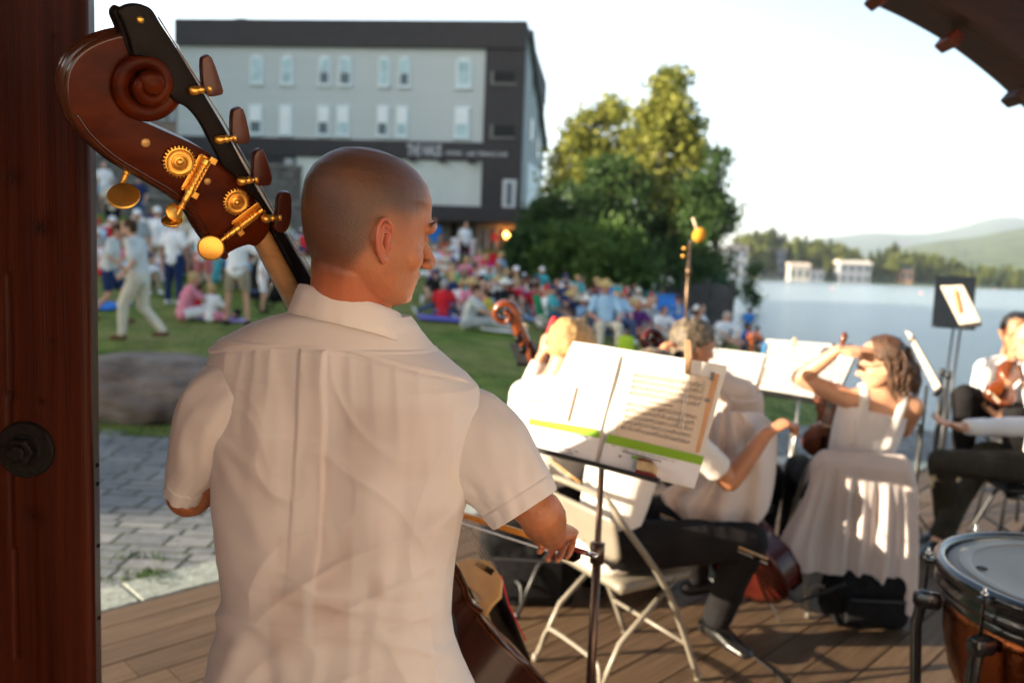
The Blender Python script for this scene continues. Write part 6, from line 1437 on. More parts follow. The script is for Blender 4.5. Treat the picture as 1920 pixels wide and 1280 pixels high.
# seated cellist on the beige chair
f, rt = dirs(CHF)
pv = CHC-f*.10+V(0, 0, .545); nk = V(.50, 3.10, 1.085); hd = P(1228, 712, 3.17)
J2 = dict(head=hd, neck=nk, pelvis=pv, shL=nk-rt*.19-V(0, 0, .03), shR=nk+rt*.19+V(0, 0, -.05), elL=nk-rt*.30+f*.2-V(0, 0, .15), wrL=P(1232, 700, 3.32), elR=P(1368, 902, 3.02), wrR=P(1438, 812, 3.06),
          hipL=pv-rt*.10, hipR=pv+rt*.09, knL=V(.86, 3.48, .56), knR=V(.955, 3.04, .56), anL=V(.95, 3.78, .10), anR=P(1340, 1182, 3.30), toeL=V(1.2, 3.9, 0), toeR=V(1.0, 3.16, 0))
J2['anR'].z = .105
figure('cellist in a white shirt sitting on the beige folding chair with one bare forearm raised', J2, (65, 12), SK1, lambda H, r: hair_cap(H, HAIR['grey'], r, 2), WHT, BLKT, 'short', handL=(V(0, .1, 1), V(1, 0, 0), (.7, .7, .7, .7), .6), handR=(V(.75, .15, .45), V(.5, .2, -.9), (.75, .8, .85, .9), .6), seed=1)
tag(MB().lathe([(.042, 0), (.0435, .004), (.043, .02), (.041, .022)], J2['anR']+V(0, 0, .015), (J2['knR']-J2['anR']), 24).build('sock', mat('sock_magenta', (.55, .01, .12), .8), smooth=True), 'bright magenta sock band above the black shoe of the cellist', 'sock')
# bespectacled player in the loose shirt
f, rt = dirs((.8, .6, 0)); pv = V(1.08, 3.93, .545); nk = P(1322, 708, 3.82)
J3 = dict(head=P(1300, 650, 3.82), neck=nk, pelvis=pv, shL=nk-rt*.19-V(0, 0, .03), shR=nk+rt*.20+V(.03, 0, -.05), elL=V(1.1, 4.25, .85), wrL=V(1.25, 4.2, .95), elR=P(1400, 850, 3.75), wrR=P(1432, 905, 3.95),
          hipL=pv-rt*.1, hipR=pv+rt*.1, knL=V(1.35, 4.35, .56), knR=V(1.36, 4.05, .56), anL=V(1.4, 4.55, .1), anR=V(1.42, 4.3, .1), toeL=V(1.6, 4.7, 0), toeR=V(1.6, 4.5, 0))
def h3(H, r): hair_cap(H, HAIR['grey'], r, 6, 1.16, .06, -.05, .010); glasses(H, r, mat('glasses_metal', (.5, .45, .4), .2, metal=1))
figure('grey brown haired player with glasses in a loose white shirt behind the middle music stand', J3, (72, 8), SK1, h3, WHT2, BLKT, 'long', seed=4, loose=.05, headscale=1.02)
# loose cloth of his shirt hanging in folds under the arm
def blouse():
    L = [(1345, 772), (1330, 800), (1322, 840), (1290, 890), (1243, 922), (1250, 945)]; Rr = [(1420, 772), (1452, 800), (1456, 850), (1450, 910), (1436, 962), (1400, 998)]; Ls = smoothpts([V(a, b, 0) for a, b in L], 10); Rs = smoothpts([V(a, b, 0) for a, b in Rr], 10); rows = []
    for i, (a, b) in enumerate(zip(Ls, Rs)):
        v = i/(len(Ls)-1); row = []
        for j in range(70):
            u = j/69; q = a.lerp(b, u); q.y += 26*math.sin(math.pi*u)*v; Y = 3.27-.10*math.sin(math.pi*u)+.026*math.sin(u*26-v*5+2.5*math.sin(u*4+v))*(.4+.8*v)+.01*noise.noise(V(u*6, v*4, 2)); row.append(P(q.x, q.y, Y))
        rows.append(row)
    o = MB().grid(rows).build('draped_cloth', WHT2, smooth=True); tag(o, 'white cloth hanging in gathered folds behind the raised bare forearm', 'cloth'); md = o.modifiers.new('t', 'SOLIDIFY'); md.thickness = .003
blouse()
# blond cellist with his back to the light
nk = P(1046, 700, 3.42); pv = V(.17, 3.72, .56); f, rt = dirs((.75, .66, 0))
J1 = dict(head=P(1070, 655, 3.45), neck=nk, pelvis=pv, shL=P(984, 735, 3.46), shR=P(1112, 742, 3.40), elL=P(966, 800, 3.62), wrL=P(1016, 668, 3.62), elR=V(.42, 3.45, .85), wrR=V(.62, 3.6, .8), hipL=pv-rt*.1, hipR=pv+rt*.1, knL=V(.35, 4.15, .55), knR=V(.62, 3.85, .55), anL=V(.4, 4.3, .1), anR=V(.68, 4.0, .1), toeL=V(.5, 4.5, 0), toeR=V(.8, 4.2, 0))
figure('blond cellist in a sunlit white shirt left of the nearest music stand', J1, (48, 22), SK2, lambda H, r: hair_cap(H, HAIR['blond'], r, 9, 1.14, .05, -.06, .008), WHT, BLKT, 'long', handL=(V(.1, 0, 1), V(1, .2, 0), (.8, .8, .8, .8), .6), seed=7, tr=(.19, .13))
# woman shading her eyes
nk = P(1650, 728, 3.80); pv = V(1.68, 3.86, .545)
J4 = dict(head=P(1652, 682, 3.76), neck=nk, pelvis=pv, shL=P(1592, 748, 3.80), shR=P(1712, 762, 3.76), elL=P(1500, 708, 3.86), wrL=P(1572, 656, 3.74), elR=V(1.98, 3.95, .85), wrR=V(1.85, 4.15, .75), hipL=pv-V(.1, 0, 0), hipR=pv+V(.1, 0, 0), knL=V(1.6, 4.3, .55), knR=V(1.8, 4.3, .55), anL=V(1.6, 4.4, .1), anR=V(1.8, 4.4, .1), toeL=V(1.6, 4.7, 0), toeR=V(1.8, 4.7, 0))
def h4(H, r):
    cap = hair_cap(H, HAIR['brown'], r, 3, 1.16, .035, -.06, .007); g = random.Random(8); mb = MB()
    for i in range(330):
        a = g.uniform(-2.9, 1.2)-.3; sx, sy = math.cos(a)*.080, math.sin(a)*.092-.008
        if sy > .045: continue
        z = g.uniform(.0, .085)*(1-.3*abs(math.cos(a))); k = 1+.10*g.random(); p = V(sx*k*(1-max(0, z-.03)*5), sy*k*(1-max(0, z-.03)*4), z); pts = [H @ p]; q = p.copy(); ph = g.random()*6; am = g.uniform(.004, .010); L = g.uniform(.13, .20)
        for t in range(1, 9):
            w_ = t/8; b = V(sx*(1.15+.25*math.sin(w_*2.6))*k, sy*(1.12+.2*math.sin(w_*2.6))*k-.010*w_, z-L*w_); b += V(am*math.sin(ph+w_*9), am*math.cos(ph+w_*8), 0); pts.append(H @ b)
        r0 = g.uniform(.0028, .005); mb.tube(pts, [r0*.6]+[r0*(1.1-.5*abs(t/8-.4)) for t in range(1, 8)]+[r0*.35], 5)
    mb.build('hair_strands', HAIR['brown'], cap, smooth=True, fix=False)
    sg = glasses(H, r, BLK); mb = MB()
    for s in (-1, 1): mb.ell(H @ V(s*.032, .101, .004), (.004, .022, .017), H.to_3x3() @ Matrix.Rotation(R(90), 3, 'Z'))
    mb.build('dark_lenses', mat('lens_dark', (.01, .01, .01), .1), sg, smooth=True)
figure('woman with wavy brown hair in a white tank top shading her eyes', J4, (-72, 14), SK2, h4, cloth('tank_top', (.80, .74, .72), .2), BLKT, handL=(V(.85, -.1, .12), V(.2, .2, -1), (.15, .15, .2, .25), .3), tank=True, seed=11, tr=(.150, .10))
# violinist by the lake
nk = P(1893, 668, 5.0); pv = P(1912, 782, 5.15)
J5 = dict(head=P(1905, 624, 4.96), neck=nk, pelvis=pv, shL=P(1950, 690, 5.0), shR=P(1848, 690, 5.0), elL=P(1965, 740, 4.9), wrL=P(1915, 690, 4.8), elR=P(1838, 728, 4.95), wrR=P(1858, 735, 4.75), hipL=pv+V(.1, 0, 0), hipR=pv-V(.12, 0, 0), knL=P(1905, 775, 4.6), knR=P(1808, 742, 4.8), anL=P(1900, 900, 4.7), anR=P(1806, 880, 4.9), toeL=P(1900, 905, 4.5), toeR=P(1790, 885, 4.7))
figure('dark haired violinist in a white shirt sitting at the right edge against the lake', J5, (-150, 12), SK1, lambda H, r: hair_cap(H, HAIR['dark'], r, 5, 1.10, .062), WHT, BLKT, 'long', handR=(V(.5, -.5, -.3), V(0, 0, -1), (.7, .7, .7, .7), .6), handL=(V(-.6, -.2, .3), V(-.2, 0, 1), (.7, .7, .7, .7), .5), seed=13)
st = thing('bar_stool', 'tall black stool under the violinist by the lake', 'stool', V(pv.x, pv.y, 0)); MB().lathe([(0, -.02), (.18, -.02), (.19, 0), (.17, .02), (0, .02)], V(pv.x, pv.y, pv.z-.15), n=28).build('seat', BLK, st, smooth=True)
for i in range(4): a = .78+1.57*i; MB().tube([V(pv.x+.12*math.cos(a), pv.y+.12*math.sin(a), pv.z-.16), V(pv.x+.2*math.cos(a), pv.y+.2*math.sin(a), 0)], .012, 8).build('leg', BLK, st, smooth=True)
# player with open hands at the right edge
f, rt = dirs((-.97, .05, 0)); pv = V(3.12, 4.62, .545); nk = V(3.05, 4.6, 1.10)
J6 = dict(head=V(3.0, 4.6, 1.27), neck=nk, pelvis=pv, shL=nk-rt*.2-V(0, 0, .03), shR=nk+rt*.2-V(0, 0, .03), elL=P(1950, 800, 4.35), wrL=P(1800, 800, 4.2), elR=P(1960, 795, 4.8), wrR=P(1868, 778, 4.8), hipL=pv-rt*.11, hipR=pv+rt*.11, knL=P(1765, 880, 4.45), knR=P(1840, 905, 4.75), anL=P(1770, 1015, 4.75), anR=P(1755, 1030, 4.5), toeL=P(1740, 1010, 4.7), toeR=P(1730, 1035, 4.4))
J6['knL'].z = .58; J6['knR'].z = .57; J6['anL'].z = .1; J6['anR'].z = .1
figure('player with open outstretched hands in a white shirt cut off by the right edge', J6, (-88, 5), SK2, lambda H, r: hair_cap(H, HAIR['brown'], r, 4, 1.1), cloth('white_shirt_b', (.76, .74, .74)), cloth('olive_black', (.035, .030, .022), 0, .3), 'long', handL=(V(-.9, -.1, .2), V(.2, -.3, 1), (.12, .15, .25, .35), .1), handR=(V(-.8, 0, .45), V(.3, -.2, 1), (.1, .2, .25, .35), .1), seed=17)
# ================================================================== cellos and violins
VAR = mat('violin_varnish', (.15, .030, .007), .25, var=.35, scale=7, coat=.6, col2=(.26, .06, .012))
def fiddle(name, label, cat, head, tail, N, wr=.29, group=None, dark=None):
    """head: tip of the scroll, tail: bottom of the body"""
    A, B = Vector(head), Vector(tail); D = (B-A); L = D.length; D.normalize(); N = Vector(N); N = (N-D*N.dot(D)).normalized(); W = D.cross(N); m = dark or VAR; r = thing(name, label, cat, B, 0, group)
    def Q(x, y, n): return A+D*(x*L)+W*(y*L)+N*(n*L)
    half = [(.415, 0), (.42, .05), (.445, .105), (.50, .133), (.56, .130), (.61, .105), (.635, .110), (.65, .086), (.70, .082), (.745, .090), (.76, .122), (.785, .120), (.83, .155), (.89, .165), (.95, .145), (.985, .09), (1.0, 0)]
    ring = half+[(x, -y) for x, y in half[::-1][1:-1]]; C = .72
    b = MB().grid([[Q(x, y, h) for x, y in ring] for h in (-.07, -.035, 0)], cu=True).build('body', m, r, smooth=True); autosmooth(b, 60)
    for h0, sg, nm in ((0, 1, 'top_plate'), (-.07, -1, 'back_plate')):
        rows = [[Q(C+(x-C)*k, y*k, h0+sg*f_) for x, y in ring] for k, f_ in ((1.03, 0), (1.035, .006), (.9, .012), (.6, .024), (.25, .030), (.02, .031))]; MB().grid(rows, cu=True).build(nm, m, r, smooth=True)
    MB().tube([Q(.40, 0, -.01), Q(.30, 0, -.004), Q(.20, 0, 0), Q(.15, 0, -.002)], [(.024*L, .035*L), (.019*L, .016*L), (.016*L, .014*L), (.018*L, .018*L)], 12, side=tuple(W)).build('neck', m, r, smooth=True)
    MB().prism([Q(.16, .016, .012), Q(.16, -.016, .012), Q(.60, -.026, .055), Q(.60, .026, .055)], N*(.008*L)).build('fingerboard', EBONY, r)
    sp = []
    for i in range(44):
        t = i/43; a = -1.2+t*8.2; rr = .034*(1-t)**.8+.010; sp.append(Q(.045-rr*math.sin(a)*1.0, 0, -.028+rr*math.cos(a)))
    body = [Q(.16, 0, -.004), Q(.12, 0, -.006), Q(.085, 0, -.020), Q(.06, 0, -.030+.0)]
    MB().tube([Q(.165, 0, -.002), Q(.13, 0, -.004), Q(.095, 0, -.004), Q(.065, 0, .004)], [(.020*L, .020*L), (.021*L, .022*L), (.018*L, .020*L), (.015*L, .018*L)], 12, side=tuple(W), round_=True).build('pegbox', m, r, smooth=True)
    MB().tube(sp, [((.017+.006*i/43)*L, (.013-.004*i/43)*L) for i in range(44)], 12, side=tuple(W), round_=True).build('scroll', m, r, smooth=True)
    for i in range(4): s = 1 if i % 2 else -1; x = .095+.02*i; MB().lathe([(0, 0), (.005*L, 0), (.006*L, .03*L), (.004*L, .035*L), (.013*L, .045*L), (.013*L, .060*L), (0, .064*L)], Q(x, s*.012, 0), W*s, 12).build('peg', EBONY if i != 2 else mat('peg_bright', (.6, .4, .2), .3), r, smooth=True)
    MB().prism([Q(.735, -.035, .03), Q(.735, .035, .03), Q(.735, .025, .085), Q(.735, 0, .092), Q(.735, -.025, .085)], D*(.008*L)).build('bridge', mat('bridge_maple', (.62, .36, .14), .45), r)
    MB().prism([Q(.81, .014, .05), Q(.81, -.014, .05), Q(.97, -.022, .03), Q(.97, .022, .03)], N*(.008*L)).build('tailpiece', EBONY, r)
    mb = MB()
    for i in range(4): y = -.012+.008*i; mb.tube([Q(.16, y*.8, .022), Q(.737, y*2, .090), Q(.82, y, .062)], .0011, 5)
    mb.build('strings', STR, r)
    return r, Q
r_, Q_ = fiddle('cello', 'dark red cello between the knees of the cellist on the beige chair', 'cello', P(1222, 612, 3.62), V(1.26, 3.60, .14), V(.75, .52, .35), dark=mat('cello_red', (.055, .007, .004), .25, var=.5, scale=6, coat=.25, spec=.3)); MB().tube([Q_(1.0, 0, -.035), Q_(1.10, 0, -.035)], .005, 8).build('endpin', STEEL, r_)
r_, Q_ = fiddle('cello', 'cello whose brown scroll rises left of the blond head', 'cello', P(952, 560, 3.72), V(.55, 4.15, .14), V(.55, -.25, .55)); MB().tube([Q_(1.0, 0, -.035), Q_(1.08, 0, -.035)], .005, 8).build('endpin', STEEL, r_)
fiddle('violin', 'violin resting upright left of the woman in the tank top', 'violin', P(1584, 622, 4.15), P(1540, 858, 4.15), V(-.5, -.8, 0))
fiddle('violin', 'violin lying on the arm of the violinist by the lake', 'violin', P(1922, 632, 4.75), P(1872, 752, 4.55), V(-.2, -.95, .2))
fiddle('violin', 'dark scroll of a violin showing between the white pages', 'violin', P(1410, 622, 5.6), P(1414, 830, 5.6), V(.3, -.9, 0))
def bow2(label, a, b, m): 
    a, b = Vector(a), Vector(b); r = thing('bow', label, 'bow', a); MB().tube([a, b], [.0045, .003], 8).build('stick', m, r, smooth=True); MB().tube([a+V(0, 0, -.018), b+V(0, 0, -.01)], [(.003, .001)]*2, 6).build('hair', mat('bow_hair', (.85, .80, .72), .5), r)
    d = (b-a).normalized(); MB().box(a+d*.04+V(0, 0, -.012), (.03, .012, .02)).build('frog', EBONY, r)
BS = mat('bow_gold', (.55, .30, .09), .3, coat=.5)
bow2('cello bow lying across the lap of the cellist on the beige chair', P(1440, 1048, 2.92), P(1238, 963, 3.05), BS)
bow2('cello bow leaning down behind the nearest stand', P(1088, 905, 3.0), P(1030, 860, 3.2), BS)
bow2('short end of a bow in the hand of the violinist by the lake', P(1858, 735, 4.6), P(1874, 752, 4.4), mat('bow_pale', (.6, .42, .25), .4))
tag(MB().tube([P(1040, 600, 3.6), P(1030, 622, 3.6)], [.018, .014], 10, round_=True).build('red_ribbon', mat('ribbon_red', (.55, .01, .02), .7), smooth=True), 'red cloth pad on the cello neck beside the blond head', 'cloth')
# ================================================================== the audience on the lawn
CC = {'white': (.78, .78, .80), 'grey': (.33, .36, .37), 'light grey': (.52, .54, .53), 'red': (.55, .02, .03), 'pink': (.70, .25, .34), 'magenta': (.62, .03, .28), 'purple': (.12, .03, .16), 'navy': (.02, .035, .10), 'blue': (.03, .16, .50), 'light blue': (.35, .52, .68),
      'teal': (.08, .40, .42), 'green': (.03, .30, .12), 'lime': (.40, .55, .04), 'yellow': (.62, .48, .06), 'orange': (.85, .17, .02), 'khaki': (.30, .25, .17), 'cream': (.58, .52, .42), 'black': (.014, .014, .016), 'brown': (.13, .07, .04), 'denim': (.06, .09, .18), 'salmon': (.55, .18, .18)}
def cm(c): return mat('fabric_'+c.replace(' ', '_'), CC[c], .88, var=.12, scale=6, bump=.2, bscale=40, spec=.1)
SKC = [mat('crowd_skin_a', (.50, .26, .17), .6, var=.1), mat('crowd_skin_b', (.38, .17, .10), .6, var=.1), mat('crowd_skin_c', (.58, .33, .23), .6, var=.1)]
POSE = {
 'cross': dict(pelvis=(0, 0, .13), neck=(0, .03, .60), head=(0, .07, .75), el=(.27, .12, .33), wr=(.16, .30, .22), kn=(.30, .26, .15), an=(-.05, .34, .09)),
 'lean': dict(pelvis=(0, 0, .13), neck=(0, -.20, .56), head=(0, -.20, .72), el=(.27, -.34, .30), wr=(.30, -.42, .06), kn=(.11, .40, .36), an=(.12, .78, .08)),
 'hug': dict(pelvis=(0, 0, .13), neck=(0, .08, .60), head=(0, .13, .75), el=(.25, .24, .36), wr=(.08, .40, .34), kn=(.11, .34, .44), an=(.12, .44, .09)),
 'legs': dict(pelvis=(0, 0, .13), neck=(0, .10, .58), head=(0, .17, .71), el=(.24, .28, .36), wr=(.12, .46, .26), kn=(.12, .42, .18), an=(.16, .84, .08)),
 'chair': dict(pelvis=(0, 0, .40), neck=(0, -.07, .90), head=(0, -.04, 1.06), el=(.28, .06, .60), wr=(.16, .30, .50), kn=(.15, .42, .42), an=(.15, .46, .09)),
 'stand': dict(pelvis=(0, 0, .92), neck=(0, .0, 1.44), head=(0, .03, 1.61), el=(.27, -.03, 1.12), wr=(.26, .08, .88), kn=(.11, .02, .50), an=(.13, 0, .09)),
 'akimbo': dict(pelvis=(0, 0, .92), neck=(0, .02, 1.44), head=(0, .06, 1.60), el=(.33, .02, 1.16), wr=(.14, .22, 1.10), kn=(.14, .02, .50), an=(.18, 0, .09)),
 'walk': dict(pelvis=(0, 0, .90), neck=(0, .06, 1.42), head=(0, .14, 1.57), el=(.25, -.05, 1.10), wr=(.22, .14, .92), knL=(-.1, .18, .52), anL=(-.1, .20, .09), knR=(.1, .0, .48), anR=(.1, -.30, .14), el2=0),
 'recline': dict(pelvis=(0, 0, .15), neck=(-.42, -.06, .36), head=(-.58, -.06, .46), elL=(-.62, .1, .10), wrL=(-.55, .25, .05), elR=(-.2, .16, .30), wrR=(.05, .2, .22), kn=(.42, .10, .26), an=(.82, .02, .09)),
}
PROTO = {}
def make_pose(k, short):
    j = POSE[k]; g = lambda n, s: V(*(j[n+('L' if s < 0 else 'R')] if n+('L' if s < 0 else 'R') in j else (j[n][0]*s, j[n][1], j[n][2]))); pv, nk, hd = V(*j['pelvis']), V(*j['neck']), V(*j['head']); sd = V(1, 0, 0) if k != 'recline' else V(0, -1, .3).normalized()
    up = (nk-pv).normalized(); H = Matrix.Translation(hd); r = MB(); put(r, head_mb(False, True), H @ Matrix.Rotation(R(-8), 4, 'X')); r.tube([nk-up*.03, hd+V(0, -.015, -.05)], .052, 10, round_=True)
    sh = {s: nk+sd*(s*.175)-up*.045 for s in (-1, 1)}; hp = {s: pv+sd*(s*.095)-V(0, 0, .02) for s in (-1, 1)}
    body = r; shirt = MB(); low = MB(); sho = []
    ch = pv.lerp(nk, .66); tor = lambda m, q: m.tube([pv-up*.02, pv+up*.14, ch, nk-up*.05], [(.155+q, .115+q), (.140+q, .105+q), (.168+q, .11+q), (.10+q, .07+q)], 16, round_=True, side=tuple(sd))
    tor(body, -.01); tor(shirt, .018)
    for s in (-1, 1):
        e, w_ = g('el', s), g('wr', s); kn, an = g('kn', s), g('an', s)
        if k == 'walk' and s > 0: e, w_ = V(.26, .08, 1.12), V(.24, .26, .98)
        body.tube([sh[s], e, w_], [.048, .040, .028], 8, round_=True); body.ell(w_+(w_-e).normalized()*.05, (.032, .032, .045)); body.tube([hp[s], kn, an], [.075, .052, .034], 10, round_=True)
        shirt.tube([sh[s], sh[s].lerp(e, .75)], [.066, .064], 10, round_=True)
        f = .82 if short else 1.0; low.tube([hp[s], hp[s].lerp(kn, .5), hp[s].lerp(kn, f)], [.105, .095, .082], 10, round_=not short)
        if not short: low.tube([kn, kn.lerp(an, .5), kn.lerp(an, .92)], [.076, .066, .060], 10, round_=True)
        fd = V(0, 1, 0) if k not in ('recline',) else V(.4, 0, .6); fd = fd.normalized()
        if k in ('lean', 'legs'): fd = V(0, .4, .8).normalized()
        shoe = MB(); sho.append(shoe); shoe.tube([an-fd*.03-V(0, 0, .03), an+fd*.15-V(0, 0, .045)], [.045, .034], 8, round_=True)
    low.tube([pv+up*.06, pv, (hp[-1]+hp[1])/2], [(.165, .125), (.172, .135), (.15, .12)], 14, round_=True, side=tuple(sd))
    out = {}
    for n_, m_, vx in (('body', body, .016), ('shirt', shirt, .018), ('trousers' if not short else 'shorts', low, .018), ('shoe', sho[0], .016), ('shoe2', sho[1], .016)):
        me = remesh(m_, vx, 2); co = getco(me); n = getno(me)
        if n_ != 'body': kk_ = vnoise(co, (11, 11, 7), len(k)+len(n_))*.010; setco(me, co+n*kk_[:, None])
        me.polygons.foreach_set('use_smooth', [True]*len(me.polygons)); me.materials.append(None); out[n_] = me
    return out, hd
HAIRM = {}
def hair_mesh(style):
    m = MB(); E = lambda c, r, M=None: m.ell(c, r, M, 14, 10)
    if style == 'short': E((0, -.018, .030), (.088, .100, .098)); E((0, -.05, -.02), (.078, .060, .07))
    if style == 'long': E((0, -.018, .032), (.092, .105, .100)); m.tube([(0, -.05, .02), (0, -.08, -.08), (0, -.07, -.19)], [(.09, .06), (.10, .055), (.075, .035)], 12, round_=True, side=(1, 0, 0)); 
    if style == 'bun': E((0, -.018, .030), (.088, .100, .098)); E((0, -.12, .03), (.04, .04, .04))
    if style == 'cap': E((0, -.008, .045), (.090, .102, .088)); m.tube([(0, .06, .045), (0, .16, .030)], [(.075, .012), (.055, .008)], 12, round_=True, side=(1, 0, 0))
    if style == 'sunhat': E((0, -.005, .055), (.092, .102, .085)); m.lathe([(0, .02), (.10, .022), (.19, .0), (.185, -.008), (.09, .012), (0, .010)], (0, 0, .035), n=24)
    me = remesh(m, .011 if style != 'sunhat' else .009, 2); co = getco(me); n = getno(me); co += n*(vnoise(co, (30, 30, 12), 3)*.006*(style not in ('cap', 'sunhat')))[:, None]; setco(me, co)
    if style in ('short', 'long', 'bun'):
        bm = bmesh.new(); bm.from_mesh(me); bmesh.ops.delete(bm, geom=[v for v in bm.verts if v.co.y > .055-.0*v.co.z and v.co.z < .055], context='VERTS'); bm.to_mesh(me); bm.free()
    me.polygons.foreach_set('use_smooth', [True]*len(me.polygons)); me.materials.append(None); return me
HC_ = {'brown': (.06, .03, .015), 'blond': (.48, .34, .15), 'grey': (.35, .34, .33), 'dark': (.015, .011, .009), 'white': (.72, .72, .72), 'navy': (.02, .04, .12), 'red': (.5, .03, .03), 'straw': (.50, .36, .15), 'pale': (.70, .68, .62), 'ginger': (.28, .10, .03), 'pink': (.65, .2, .3), 'teal': (.05, .3, .3)}
def hm_(c): return mat('head_'+c, HC_[c], .8, var=.2, scale=20, spec=.15)
def person(px, py, pose, yaw, shirt, low, short, hair, hcol, label, scale=1.0, group='people sitting on the lawn', pos=None, lift=0):
    key = (pose, short)
    if key not in PROTO: PROTO[key] = make_pose(pose, short)
    ms, hd = PROTO[key]; b = pos if pos is not None else GT(px, py); r = thing('person', label, 'person', (b.x, b.y, b.z+lift), R(-yaw), group); r.scale = (scale,)*3
    def add(n, me, m): o = bpy.data.objects.new(n, me); S.collection.objects.link(o); o.parent = r; o.material_slots[0].link = 'OBJECT'; o.material_slots[0].material = m; return o
    bd = add('body', ms['body'], SKC[int(px+py) % 3]); add('shirt', ms['shirt'], cm(shirt)); k = 'shorts' if short else 'trousers'; add(k, ms[k], cm(low)); [add('shoe', ms[q], cm('brown' if pose == 'walk' else 'white' if int(px) % 3 else 'black')) for q in ('shoe', 'shoe2')]
    if hair:
        if hair not in HAIRM: HAIRM[hair] = hair_mesh(hair)
        o = add('hat' if hair in ('cap', 'sunhat') else 'hair', HAIRM[hair], hm_(hcol)); o.location = hd; o.rotation_euler.x = R(-8)
    return r
